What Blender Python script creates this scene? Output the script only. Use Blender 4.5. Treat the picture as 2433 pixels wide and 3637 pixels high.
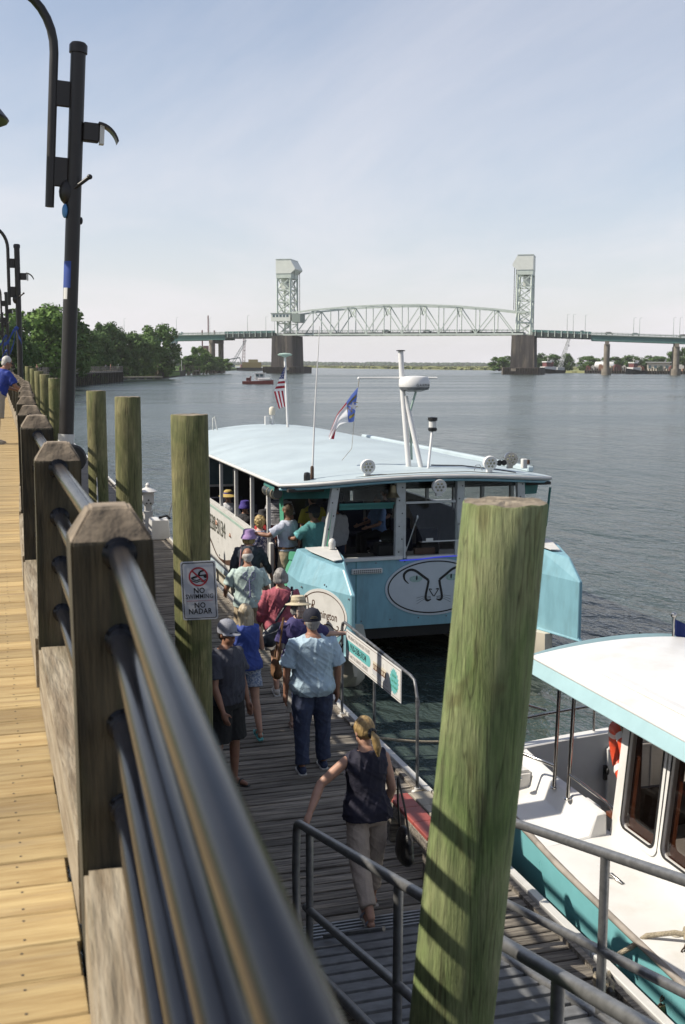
import bpy, bmesh, math, random
from mathutils import Vector, Matrix, noise
R = math.radians
random.seed(7)
scn = bpy.context.scene
for o in list(bpy.data.objects):
    bpy.data.objects.remove(o)
col = scn.collection

# ------------------------------------------------------------------ camera, sky, sun, exposure
YAW, PITCH, ROLL = 17.05, 7.41, 0.2
EYE = Vector((0.0, 0.0, 4.9))
cam_d = bpy.data.cameras.new('camera')
cam = bpy.data.objects.new('camera', cam_d)
col.objects.link(cam)
cam.location = EYE
cam.rotation_euler = (Matrix.Rotation(R(-YAW), 3, 'Z') @ Matrix.Rotation(R(90 - PITCH), 3, 'X') @ Matrix.Rotation(R(ROLL), 3, 'Z')).to_euler()
cam_d.sensor_fit = 'HORIZONTAL'
cam_d.sensor_width = 24.0
cam_d.lens = 39.8
cam_d.clip_start = 0.05
cam_d.clip_end = 20000
cam_d.dof.use_dof = True
cam_d.dof.focus_distance = 14.0
cam_d.dof.aperture_fstop = 5.6
scn.camera = cam

SUN_AZ, SUN_EL = -80.0, 43.5          # degrees from +Y towards +X
world = bpy.data.worlds.new('World')
scn.world = world
world.use_nodes = True
nt = world.node_tree
nt.nodes.clear()
def N(t, **k):
    n = nt.nodes.new(t)
    for a, b in k.items():
        setattr(n, a, b)
    return n
out = N('ShaderNodeOutputWorld'); bg = N('ShaderNodeBackground')
sky = N('ShaderNodeTexSky', sky_type='NISHITA', sun_disc=False)
sky.sun_elevation = R(SUN_EL); sky.sun_rotation = R(SUN_AZ)
sky.altitude = 0; sky.air_density = 1.0; sky.dust_density = 0.8; sky.ozone_density = 2.0
tc = N('ShaderNodeTexCoord'); sep = N('ShaderNodeSeparateXYZ')
nt.links.new(tc.outputs['Generated'], sep.inputs[0])
# thin high cloud: noise on the plane of a cloud layer above the place
ab = N('ShaderNodeMath', operation='ABSOLUTE'); nt.links.new(sep.outputs[2], ab.inputs[0])
mz = N('ShaderNodeMath', operation='ADD'); mz.inputs[1].default_value = 0.16
nt.links.new(ab.outputs[0], mz.inputs[0])
dv = N('ShaderNodeVectorMath', operation='DIVIDE')
nt.links.new(tc.outputs['Generated'], dv.inputs[0])
cmb = N('ShaderNodeCombineXYZ')
for i in range(3):
    nt.links.new(mz.outputs[0], cmb.inputs[i])
nt.links.new(cmb.outputs[0], dv.inputs[1])
mp = N('ShaderNodeMapping'); mp.inputs['Scale'].default_value = (0.85, 0.42, 0.0); mp.inputs['Rotation'].default_value = (0, 0, R(50))
mp.inputs['Location'].default_value = (3.3, 1.1, 0)
nt.links.new(dv.outputs[0], mp.inputs[0])
nz = N('ShaderNodeTexNoise'); nz.inputs['Scale'].default_value = 1.0; nz.inputs['Detail'].default_value = 7; nz.inputs['Roughness'].default_value = 0.62; nz.inputs['Distortion'].default_value = 0.4
nt.links.new(mp.outputs[0], nz.inputs[0])
rp = N('ShaderNodeValToRGB'); rp.color_ramp.elements[0].position = 0.42; rp.color_ramp.elements[1].position = 0.72
rp.color_ramp.elements[0].color = (0.13, 0.13, 0.13, 1); rp.color_ramp.elements[1].color = (0.47, 0.47, 0.47, 1)
nt.links.new(nz.outputs[0], rp.inputs[0])
# the layer is seen edge-on towards the horizon, so it closes up there
hz1 = N('ShaderNodeMath', operation='MULTIPLY'); hz1.inputs[1].default_value = -7.0; nt.links.new(ab.outputs[0], hz1.inputs[0])
hz2 = N('ShaderNodeMath', operation='EXPONENT'); nt.links.new(hz1.outputs[0], hz2.inputs[0])
hz3 = N('ShaderNodeMath', operation='MULTIPLY_ADD', use_clamp=True); hz3.inputs[1].default_value = 0.75; nt.links.new(hz2.outputs[0], hz3.inputs[0]); nt.links.new(rp.outputs[0], hz3.inputs[2])
mx = N('ShaderNodeMix', data_type='RGBA')
mx.inputs['B'].default_value = (6.85, 6.65, 6.95, 1)
nt.links.new(hz3.outputs[0], mx.inputs['Factor']); nt.links.new(sky.outputs[0], mx.inputs['A'])
nt.links.new(mx.outputs['Result'], bg.inputs[0])
bg.inputs[1].default_value = 0.100
nt.links.new(bg.outputs[0], out.inputs[0])

sun_d = bpy.data.lights.new('sun', 'SUN'); sun = bpy.data.objects.new('sun', sun_d); col.objects.link(sun)
sun_d.energy = 5.0; sun_d.angle = R(0.53); sun_d.color = (1.0, 0.925, 0.80)
sun_dir = Vector((math.sin(R(SUN_AZ)) * math.cos(R(SUN_EL)), math.cos(R(SUN_AZ)) * math.cos(R(SUN_EL)), math.sin(R(SUN_EL))))
sun.rotation_euler = sun_dir.to_track_quat('Z', 'Y').to_euler()
sun.location = (-30, 5, 40)
vs = scn.view_settings
vs.view_transform = 'Standard'; vs.look = 'None'; vs.exposure = 0.42; vs.gamma = 1.0; vs.use_curve_mapping = False

# ------------------------------------------------------------------ helpers
def V(*a):
    return Vector(a)
class MB:
    """collects shapes, then links them as ONE mesh object"""
    def __init__(s):
        s.v = []; s.f = []; s.m = []; s.cur = 0
    def add(s, vs, fs):
        b = len(s.v); s.v += [tuple(p) for p in vs]
        for f in fs:
            s.f.append([b + i for i in f]); s.m.append(s.cur)
        return s
    def box(s, c, d, rot=None):
        c = Vector(c); hx, hy, hz = d[0] / 2, d[1] / 2, d[2] / 2
        ps = [V(x, y, z) for z in (-hz, hz) for y in (-hy, hy) for x in (-hx, hx)]
        if rot is not None:
            ps = [rot @ p for p in ps]
        return s.add([p + c for p in ps], [(0, 2, 3, 1), (4, 5, 7, 6), (0, 1, 5, 4), (2, 6, 7, 3), (0, 4, 6, 2), (1, 3, 7, 5)])
    def beam(s, a, b, w, h, up=(0, 0, 1)):
        a, b = Vector(a), Vector(b); d = b - a; L = d.length
        if L < 1e-6: return s
        d.normalize(); u = Vector(up)
        if abs(d.dot(u)) > 0.98: u = V(0, 1, 0)
        x = d.cross(u).normalized(); z = x.cross(d).normalized()
        rot = Matrix((x, d, z)).transposed()
        return s.box((a + b) / 2, (w, L, h), rot)
    def prism(s, poly, z0, z1):
        n = len(poly)
        vs = [(p[0], p[1], z0) for p in poly] + [(p[0], p[1], z1) for p in poly]
        fs = [tuple(range(n - 1, -1, -1)), tuple(range(n, 2 * n))] + [(i, (i + 1) % n, n + (i + 1) % n, n + i) for i in range(n)]
        return s.add(vs, fs)
    def loft(s, rings, cap=True, closed=True):
        n = len(rings[0]); vs = [p for r in rings for p in r]; fs = []
        for k in range(len(rings) - 1):
            for i in range(n if closed else n - 1):
                j = (i + 1) % n
                fs.append((k * n + i, k * n + j, (k + 1) * n + j, (k + 1) * n + i))
        if cap:
            fs.append(tuple(range(n - 1, -1, -1))); b = (len(rings) - 1) * n; fs.append(tuple(range(b, b + n)))
        return s.add(vs, fs)
    def tube(s, pts, r, n=10, cap=True):
        pts = [Vector(p) for p in pts]; rs = r if isinstance(r, (list, tuple)) else [r] * len(pts)
        rings = []; prev = None
        for i, p in enumerate(pts):
            d = (pts[min(i + 1, len(pts) - 1)] - pts[max(i - 1, 0)])
            if d.length < 1e-9: d = V(0, 0, 1)
            d.normalize()
            if prev is None:
                u = V(0, 0, 1) if abs(d.z) < 0.9 else V(1, 0, 0)
                x = d.cross(u).normalized()
            else:
                x = (prev - d * prev.dot(d))
                x = x.normalized() if x.length > 1e-6 else d.orthogonal().normalized()
            prev = x; y = d.cross(x)
            rings.append([p + (x * math.cos(2 * math.pi * k / n) + y * math.sin(2 * math.pi * k / n)) * rs[i] for k in range(n)])
        return s.loft(rings, cap)
    def lathe(s, prof, c=(0, 0, 0), n=16, rot=None):
        c = Vector(c); rings = []
        for r, z in prof:
            ring = [V(r * math.cos(2 * math.pi * k / n), r * math.sin(2 * math.pi * k / n), z) for k in range(n)]
            if rot is not None: ring = [rot @ p for p in ring]
            rings.append([p + c for p in ring])
        return s.loft(rings, True)
    def ell(s, c, rad, n=14, m=8, rot=None):
        c = Vector(c); rings = []
        for i in range(m + 1):
            t = -math.pi / 2 + math.pi * i / m
            cr = max(math.cos(t), 0.02)
            ring = [V(rad[0] * cr * math.cos(2 * math.pi * k / n), rad[1] * cr * math.sin(2 * math.pi * k / n), rad[2] * math.sin(t)) for k in range(n)]
            if rot is not None: ring = [rot @ p for p in ring]
            rings.append([p + c for p in ring])
        return s.loft(rings, True)
    def grid(s, P, nu, nv):
        vs = [P(i / nu, j / nv) for j in range(nv + 1) for i in range(nu + 1)]
        fs = [(j * (nu + 1) + i, j * (nu + 1) + i + 1, (j + 1) * (nu + 1) + i + 1, (j + 1) * (nu + 1) + i) for j in range(nv) for i in range(nu)]
        return s.add(vs, fs)
    def mesh(s, name, smooth=0, bevel=0, seg=1, org=(0, 0, 0)):
        me = bpy.data.meshes.new(name)
        o = Vector(org)
        me.from_pydata([tuple(Vector(p) - o) for p in s.v], [], s.f)
        if any(s.m): me.polygons.foreach_set('material_index', s.m)
        if bevel:
            bm = bmesh.new(); bm.from_mesh(me)
            ed = [e for e in bm.edges if len(e.link_faces) == 2 and e.calc_face_angle(0) > 0.5]
            bmesh.ops.bevel(bm, geom=ed, offset=bevel, segments=seg, affect='EDGES', clamp_overlap=True)
            bm.to_mesh(me); bm.free()
        if smooth:
            me.polygons.foreach_set('use_smooth', [True] * len(me.polygons))
            me.set_sharp_from_angle(angle=R(smooth))
        me.update()
        return me
    def build(s, name, mat, parent=None, smooth=0, bevel=0, seg=1, org=None, loc=None):
        if org is None:
            org = parent_world(parent) if parent is not None else (0, 0, 0)
            if loc is not None: org = (0, 0, 0)
        return link(name, s.mesh(name, smooth, bevel, seg, org), mat, parent, loc)
def parent_world(p):
    # parts hold their coordinates in the frame of their thing, whose Empty sits unrotated at its base
    t = V(0, 0, 0)
    while p is not None:
        t += p.location; p = p.parent
    return t
def link(name, me, mat, parent=None, loc=None):
    o = bpy.data.objects.new(name, me)
    if mat is not None:
        if me.materials: pass
        else:
            for m in (mat if isinstance(mat, (list, tuple)) else [mat]): me.materials.append(m)
    col.objects.link(o)
    if parent is not None: o.parent = parent
    if loc is not None: o.location = loc
    return o
def tag(o, label=None, cat=None, group=None, kind=None):
    if label: o['label'] = label
    if cat: o['category'] = cat
    if group: o['group'] = group
    if kind: o['kind'] = kind
    return o
def thing(name, label, cat, loc=(0, 0, 0), rz=0, group=None):
    o = bpy.data.objects.new(name, None); o.empty_display_size = 0.1
    col.objects.link(o); o.location = loc; o.rotation_euler = (0, 0, rz)
    return tag(o, label, cat, group)
def dup(root, loc=None, rz=None, label=None, scale=None):
    def cp(o, par):
        c = o.copy(); col.objects.link(c); c.parent = par
        for ch in kids.get(o, ()): cp(ch, c)
        return c
    kids = {}
    for o in list(col.objects):
        if o.parent is not None: kids.setdefault(o.parent, []).append(o)
    r = cp(root, None)
    if loc is not None: r.location = loc
    if rz is not None: r.rotation_euler = (0, 0, rz)
    if scale is not None: r.scale = (scale,) * 3 if not isinstance(scale, tuple) else scale
    if label: r['label'] = label
    return r
def rotz(a): return Matrix.Rotation(a, 3, 'Z')

# ------------------------------------------------------------------ materials
ALB = 0.72                                                            # shared scale of all reflectances
def mat(name, c, rough=0.6, metal=0.0, var=0.12, scale=6.0, bump=0.0, bscale=60.0, stretch=(1, 1, 1), c2=None, lo=0.35, hi=0.65,
        rnd=0.0, spec=0.5, trans=0.0, alpha=1.0, coat=0.0, emit=None, detail=5, dirt=None, dirt_amt=0.0, dirt_scale=2.0, world_coords=False, rvar=0.1):
    m = bpy.data.materials.new(name); m.use_nodes = True
    t = m.node_tree; b = t.nodes['Principled BSDF']
    def n(ty, **k):
        x = t.nodes.new(ty)
        for a, v in k.items(): setattr(x, a, v)
        return x
    L = t.links.new
    co = n('ShaderNodeTexCoord'); mpn = n('ShaderNodeMapping'); mpn.inputs['Scale'].default_value = stretch
    if world_coords:
        g = n('ShaderNodeNewGeometry'); L(g.outputs['Position'], mpn.inputs[0])
    else:
        L(co.outputs['Object'], mpn.inputs[0])
    src = mpn.outputs[0]
    oi = n('ShaderNodeObjectInfo')
    if rnd:
        ad = n('ShaderNodeVectorMath', operation='ADD'); sc = n('ShaderNodeMath', operation='MULTIPLY'); sc.inputs[1].default_value = 37.0
        L(oi.outputs['Random'], sc.inputs[0]); cb = n('ShaderNodeCombineXYZ'); L(sc.outputs[0], cb.inputs[0]); L(sc.outputs[0], cb.inputs[1])
        L(src, ad.inputs[0]); L(cb.outputs[0], ad.inputs[1]); src = ad.outputs[0]
    z = n('ShaderNodeTexNoise'); z.inputs['Scale'].default_value = scale; z.inputs['Detail'].default_value = detail; z.inputs['Roughness'].default_value = 0.6
    L(src, z.inputs[0])
    r = n('ShaderNodeValToRGB'); r.color_ramp.elements[0].position = lo; r.color_ramp.elements[1].position = hi
    c = tuple(x * ALB for x in c)
    if c2 is not None: c2 = tuple(x * ALB for x in c2)
    if dirt is not None: dirt = tuple(x * ALB for x in dirt)
    if c2 is None:
        a_ = tuple(min(1, x * (1 - var)) for x in c); b_ = tuple(min(1, x * (1 + var)) for x in c)
    else: a_, b_ = c, tuple(c2)
    r.color_ramp.elements[0].color = (*a_, 1); r.color_ramp.elements[1].color = (*b_, 1)
    L(z.outputs[0], r.inputs[0]); colr = r.outputs[0]
    if dirt is not None:
        z2 = n('ShaderNodeTexNoise'); z2.inputs['Scale'].default_value = dirt_scale; z2.inputs['Detail'].default_value = 8; z2.inputs['Roughness'].default_value = 0.65
        L(src, z2.inputs[0])
        r2 = n('ShaderNodeValToRGB'); r2.color_ramp.elements[0].position = 0.52; r2.color_ramp.elements[1].position = 0.72
        r2.color_ramp.elements[0].color = (0, 0, 0, 1); r2.color_ramp.elements[1].color = (dirt_amt,) * 3 + (1,)
        L(z2.outputs[0], r2.inputs[0])
        mm = n('ShaderNodeMix', data_type='RGBA'); mm.inputs['B'].default_value = (*dirt, 1)
        L(r2.outputs[0], mm.inputs['Factor']); L(colr, mm.inputs['A']); colr = mm.outputs['Result']
    if rnd:
        hs = n('ShaderNodeHueSaturation'); mr = n('ShaderNodeMapRange')
        mr.inputs['To Min'].default_value = 1 - rnd; mr.inputs['To Max'].default_value = 1 + rnd
        L(oi.outputs['Random'], mr.inputs[0]); L(mr.outputs[0], hs.inputs['Value']); L(colr, hs.inputs['Color']); colr = hs.outputs[0]
    L(colr, b.inputs['Base Color'])
    b.inputs['Metallic'].default_value = metal; b.inputs['Specular IOR Level'].default_value = spec
    rr = n('ShaderNodeMapRange'); rr.inputs['To Min'].default_value = max(0.02, rough - rvar * rough); rr.inputs['To Max'].default_value = min(1, rough + rvar * rough)
    L(z.outputs[0], rr.inputs[0]); L(rr.outputs[0], b.inputs['Roughness'])
    b.inputs['Transmission Weight'].default_value = trans; b.inputs['Alpha'].default_value = alpha; b.inputs['Coat Weight'].default_value = coat
    if emit: b.inputs['Emission Color'].default_value = (*emit[:3], 1); b.inputs['Emission Strength'].default_value = emit[3]
    if bump:
        zb = n('ShaderNodeTexNoise'); zb.inputs['Scale'].default_value = bscale; zb.inputs['Detail'].default_value = 4
        L(src, zb.inputs[0]); bp = n('ShaderNodeBump'); bp.inputs['Strength'].default_value = min(1.0, bump); bp.inputs['Distance'].default_value = 0.02 * max(1, bump)
        L(zb.outputs[0], bp.inputs['Height']); L(bp.outputs[0], b.inputs['Normal'])
    return m
M = {}
M['deck'] = mat('warm_pine', (0.38, 0.255, 0.105), 0.72, c2=(0.55, 0.41, 0.195), scale=2.2, stretch=(1.2, 14, 14), rnd=0.22, bump=0.35, bscale=5, dirt=(0.30, 0.23, 0.15), dirt_amt=0.5, dirt_scale=0.8)
M['dock'] = mat('weathered_dock_wood', (0.11, 0.095, 0.080), 0.85, c2=(0.40, 0.355, 0.295), scale=2.0, stretch=(1.0, 16, 16), rnd=0.30, bump=0.9, bscale=5, dirt=(0.06, 0.055, 0.05), dirt_amt=0.8, dirt_scale=1.6)
M['joist'] = mat('dark_joist_wood', (0.05, 0.045, 0.04), 0.9, bump=0.3)
M['post'] = mat('mossy_rail_post_wood', (0.022, 0.019, 0.010), 0.85, c2=(0.100, 0.082, 0.048), scale=2.6, stretch=(9, 9, 1.0), rnd=0.15, bump=0.8, bscale=5, dirt=(0.040, 0.048, 0.014), dirt_amt=0.75, dirt_scale=1.2)
M['post_cap'] = mat('weathered_sunlit_post_top', (0.13, 0.10, 0.07), 0.9, c2=(0.34, 0.27, 0.195), scale=7, bump=.8, bscale=16, dirt=(0.07, 0.06, 0.04), dirt_amt=.7, dirt_scale=5)  # weathered end grain, with sunlight on the tops mixed into the paler colour
M['kerb'] = mat('pale_kerb_timber', (0.24, 0.18, 0.11), 0.8, c2=(0.46, 0.39, 0.28), scale=2.4, stretch=(10, 1.0, 10), rnd=0.12, bump=0.6, bscale=5, dirt=(0.22, 0.19, 0.12), dirt_amt=0.6)
def pile_mat(name, green, tan, dark):
    m = bpy.data.materials.new(name); m.use_nodes = True; t = m.node_tree; b = t.nodes['Principled BSDF']; L = t.links.new
    def n(ty, **k):
        x = t.nodes.new(ty)
        for a, v in k.items(): setattr(x, a, v)
        return x
    co = n('ShaderNodeTexCoord'); oi = n('ShaderNodeObjectInfo'); sc = n('ShaderNodeMath', operation='MULTIPLY'); sc.inputs[1].default_value = 23; L(oi.outputs['Random'], sc.inputs[0])
    ad = n('ShaderNodeVectorMath', operation='ADD'); L(co.outputs['Object'], ad.inputs[0]); L(sc.outputs[0], ad.inputs[1])
    def nz(scale, st, det=6, rough=.6, dist=0.0):
        mp_ = n('ShaderNodeMapping'); mp_.inputs['Scale'].default_value = st; L(ad.outputs[0], mp_.inputs[0])
        z = n('ShaderNodeTexNoise'); z.inputs['Scale'].default_value = scale; z.inputs['Detail'].default_value = det; z.inputs['Roughness'].default_value = rough; z.inputs['Distortion'].default_value = dist; L(mp_.outputs[0], z.inputs[0]); return z
    def ramp(src, p0, p1, c0, c1):
        r = n('ShaderNodeValToRGB'); r.color_ramp.elements[0].position = p0; r.color_ramp.elements[1].position = p1; r.color_ramp.elements[0].color = (*c0, 1); r.color_ramp.elements[1].color = (*c1, 1); L(src, r.inputs[0]); return r
    def mix(f, a, c, mode='MIX'):
        x = n('ShaderNodeMix', data_type='RGBA', blend_type=mode); L(f, x.inputs['Factor']) if not isinstance(f, float) else setattr(x.inputs['Factor'], 'default_value', f); L(a, x.inputs['A']); L(c, x.inputs['B']); return x
    patch = nz(2.0, (1.5, 1.5, .75), 8, .66, .7); fine = nz(2.2, (8, 8, 1.3), 7, .68, .5); grain = nz(3.0, (42, 42, 2.2), 4); knots = nz(2.2, (2.4, 2.4, 1.1), 3, .5, 1.6)
    green, tan = tuple(x * ALB for x in green), tuple(x * ALB for x in tan); base = ramp(patch.outputs[0], .38, .66, green, tan); streak = ramp(fine.outputs[0], .34, .62, (.66, .69, .63), (1.12, 1.12, 1.06)); g2 = ramp(grain.outputs[0], .3, .6, (.62, .62, .6), (1.1, 1.1, 1.08)); kn = ramp(knots.outputs[0], .60, .72, (1, 1, 1), (.66, .60, .52))
    a = mix(1.0, base.outputs[0], streak.outputs[0], 'MULTIPLY'); c = mix(1.0, a.outputs['Result'], g2.outputs[0], 'MULTIPLY'); crk = nz(1.3, (9, 9, .22), 3, .5, .8); ck = ramp(crk.outputs[0], .485, .515, (1, 1, 1), (1, 1, 1)); e_ = ck.color_ramp.elements.new(.5); e_.color = (.45, .42, .38, 1)
    d0 = mix(1.0, c.outputs['Result'], kn.outputs[0], 'MULTIPLY'); d = mix(1.0, d0.outputs['Result'], ck.outputs[0], 'MULTIPLY')
    L(d.outputs['Result'], b.inputs['Base Color']); b.inputs['Roughness'].default_value = .82
    bp = n('ShaderNodeBump'); bp.inputs['Strength'].default_value = .6; bp.inputs['Distance'].default_value = .02; L(fine.outputs[0], bp.inputs['Height'])
    bp2 = n('ShaderNodeBump'); bp2.inputs['Strength'].default_value = .6; bp2.inputs['Distance'].default_value = .012; L(grain.outputs[0], bp2.inputs['Height']); L(bp.outputs[0], bp2.inputs['Normal']); L(bp2.outputs[0], b.inputs['Normal'])
    return m
M['pile'] = pile_mat('olive_treated_pile', (0.135, 0.150, 0.048), (0.29, 0.255, 0.125), None)
M['pile_green'] = pile_mat('green_treated_pile', (0.165, 0.24, 0.075), (0.315, 0.335, 0.170), None)
M['pile_top'] = mat('cut_pile_end', (0.14, 0.11, 0.075), 0.9, c2=(0.36, 0.30, 0.22), scale=9, bump=0.8, bscale=30)
M['rail'] = mat('black_painted_pipe', (0.007, 0.008, 0.012), 0.20, var=0.3, scale=5, spec=0.22, rvar=.3)
M['lamp'] = mat('dark_bronze_lamp_paint', (0.016, 0.012, 0.010), 0.45, var=0.25)
M['galv'] = mat('galvanised_pipe', (0.20, 0.205, 0.215), 0.5, 0.55, var=0.35, scale=14)
M['alu'] = mat('aluminium_gangway', (0.36, 0.36, 0.36), 0.42, 0.75, var=0.15, scale=20)
M['alu_deck'] = mat('grey_gangway_tread', (0.20, 0.205, 0.21), 0.65, 0.2, var=0.25, scale=9, rnd=0.1)
M['steel'] = mat('polished_steel', (0.62, 0.60, 0.57), 0.16, 1.0, var=0.06)
M['white'] = mat('white_gelcoat', (0.84, 0.83, 0.81), 0.34, var=0.05, scale=2, dirt=(0.60, 0.56, 0.48), dirt_amt=0.5, dirt_scale=1.6, rvar=.4)
M['whitep'] = mat('white_paint', (0.74, 0.73, 0.70), 0.5, var=0.05, scale=5, dirt=(0.45, 0.42, 0.36), dirt_amt=0.35, dirt_scale=3)
M['cream'] = mat('cream_hull_paint', (0.76, 0.70, 0.57), 0.5, var=0.06, dirt=(0.42, 0.34, 0.2), dirt_amt=0.5, dirt_scale=1.5)
M['blue'] = mat('sky_blue_boat_paint', (0.235, 0.455, 0.54), 0.40, var=0.08, scale=3, stretch=(2.5, 2.5, .7), dirt=(0.17, 0.28, 0.30), dirt_amt=0.55, dirt_scale=2.0, bump=.12, bscale=2.2, rvar=.5)
M['roof'] = mat('pale_blue_roof_paint', (0.52, 0.61, 0.645), 0.5, var=0.06, scale=1.1, dirt=(0.40, 0.46, 0.47), dirt_amt=0.55, dirt_scale=1.0, rvar=.4, bump=.1, bscale=1.5)
M['teal'] = mat('teal_canvas', (0.045, 0.20, 0.18), 0.75, var=0.12, bump=0.2, bscale=60)
M['greenc'] = mat('green_canvas', (0.08, 0.36, 0.22), 0.8, var=0.1, bump=0.2, bscale=60)
M['hullteal'] = mat('turquoise_hull', (0.24, 0.59, 0.63), 0.28, var=0.05, scale=3, dirt=(0.15, 0.48, 0.50), dirt_amt=0.35)
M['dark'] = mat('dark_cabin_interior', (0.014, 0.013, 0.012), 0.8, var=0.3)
M['brown'] = mat('brown_print', (0.09, 0.045, 0.025), 0.6, var=0.05)
M['black'] = mat('black_plastic', (0.013, 0.013, 0.014), 0.45, var=0.2)
M['ink'] = mat('black_print', (0.012, 0.011, 0.011), 0.6, var=0.05)
M['red'] = mat('red_paint', (0.36, 0.085, 0.07), 0.5, var=0.15, dirt=(0.24, 0.07, 0.05), dirt_amt=0.5)
M['orange'] = mat('orange_life_ring', (0.75, 0.085, 0.03), 0.45, var=0.06)
M['rope'] = mat('manila_rope', (0.42, 0.36, 0.26), 0.9, var=0.25, scale=60, bump=0.8, bscale=90)
M['concrete'] = mat('stained_concrete', (0.032, 0.028, 0.027), 0.9, c2=(0.115, 0.10, 0.092), scale=0.35, stretch=(1, 1, 0.12), dirt=(0.36, 0.30, 0.22), dirt_amt=0.6, dirt_scale=0.4, bump=0.4, bscale=2)
M['girder'] = mat('green_bridge_paint', (0.10, 0.23, 0.21), 0.6, var=0.12, scale=0.3)
M['truss'] = mat('pale_green_steel', (0.72, 0.79, 0.71), 0.6, var=0.08, scale=0.5)
M['trussdark'] = mat('dark_green_steel_grating', (0.05, 0.07, 0.065), 0.8, var=0.2)  # dark steel of the span decks, plate girders and guide cables
M['asphalt'] = mat('asphalt', (0.05, 0.05, 0.05), 0.9)
M['skin'] = mat('skin', (0.52, 0.29, 0.20), 0.55, var=0.10, scale=12)
M['skin_tan'] = mat('tanned_skin', (0.36, 0.18, 0.115), 0.55, var=0.12, scale=12)
M['skin_pale'] = mat('pale_skin', (0.60, 0.38, 0.29), 0.55, var=0.10, scale=12)

def glass(name, tint=(0.9, 0.95, 0.95), a=0.12, rough=0.03):
    m = bpy.data.materials.new(name); m.use_nodes = True; t = m.node_tree; t.nodes.clear()
    o = t.nodes.new('ShaderNodeOutputMaterial'); mixn = t.nodes.new('ShaderNodeMixShader'); tr = t.nodes.new('ShaderNodeBsdfTransparent'); gl = t.nodes.new('ShaderNodeBsdfGlossy')
    lw = t.nodes.new('ShaderNodeLayerWeight'); pw = t.nodes.new('ShaderNodeMath'); pw.operation = 'POWER'; pw.inputs[1].default_value = 4.0; t.links.new(lw.outputs['Facing'], pw.inputs[0])
    fr = t.nodes.new('ShaderNodeMath'); fr.operation = 'MULTIPLY_ADD'; fr.inputs[1].default_value = 0.6; fr.inputs[2].default_value = 0.02; t.links.new(pw.outputs[0], fr.inputs[0])
    z = t.nodes.new('ShaderNodeTexNoise'); z.inputs['Scale'].default_value = 3
    ma = t.nodes.new('ShaderNodeMath'); ma.operation = 'MULTIPLY_ADD'; ma.inputs[1].default_value = a; ma.inputs[2].default_value = 0.0
    t.links.new(z.outputs[0], ma.inputs[0])
    ad = t.nodes.new('ShaderNodeMath'); ad.operation = 'ADD'
    t.links.new(fr.outputs[0], ad.inputs[0]); t.links.new(ma.outputs[0], ad.inputs[1])
    tr.inputs[0].default_value = (*tint, 1); gl.inputs['Roughness'].default_value = rough; gl.inputs[0].default_value = (0.9, 0.9, 0.9, 1)
    t.links.new(ad.outputs[0], mixn.inputs[0]); t.links.new(tr.outputs[0], mixn.inputs[1]); t.links.new(gl.outputs[0], mixn.inputs[2]); t.links.new(mixn.outputs[0], o.inputs[0])
    return m
M['glass'] = glass('window_glass', (0.70, 0.72, 0.70), 0.02)
M['tint'] = glass('interior_darkening_glass', (0.45, 0.42, 0.40), 0.02)  # tint added so the cabin behind the panes looks darker
M['vinyl'] = glass('clear_vinyl', (0.85, 0.88, 0.86), 0.16, 0.12)

work = bpy.data.scenes.new('work')                                     # empty side scene: modifiers are evaluated there, cheaply
def work_graph():
    with bpy.context.temp_override(scene=work, view_layer=work.view_layers[0]):
        return bpy.context.evaluated_depsgraph_get()
def text(body, size, mt, parent, mtx, name='lettering', ext=0.001, align='CENTER', sx=1.0, space=1.0, shear=0.0, bold=0.0):
    """flat lettering as a mesh; mtx places the text plane (x right, y up, z out) in the parent's frame"""
    cu = bpy.data.curves.new(name, 'FONT'); cu.body = body; cu.size = size; cu.extrude = ext; cu.align_x = align; cu.align_y = 'CENTER'
    cu.space_character = space; cu.shear = shear; cu.offset = bold; cu.resolution_u = 2
    ob = bpy.data.objects.new(name, cu); work.collection.objects.link(ob)
    dg = work_graph()
    me = bpy.data.meshes.new_from_object(ob.evaluated_get(dg))
    bpy.data.objects.remove(ob); bpy.data.curves.remove(cu)
    me.transform(Matrix.Diagonal((sx, 1, 1, 1))); me.transform(mtx)
    me.materials.clear()
    return link(name, me, mt, parent)
def frame(o, x, n):
    """matrix of a text plane with origin o, right direction x and outward normal n"""
    x = Vector(x).normalized(); n = Vector(n).normalized(); y = n.cross(x).normalized(); n = x.cross(y)
    m = Matrix((x, y, n)).transposed().to_4x4(); m.translation = Vector(o)
    return m
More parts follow.
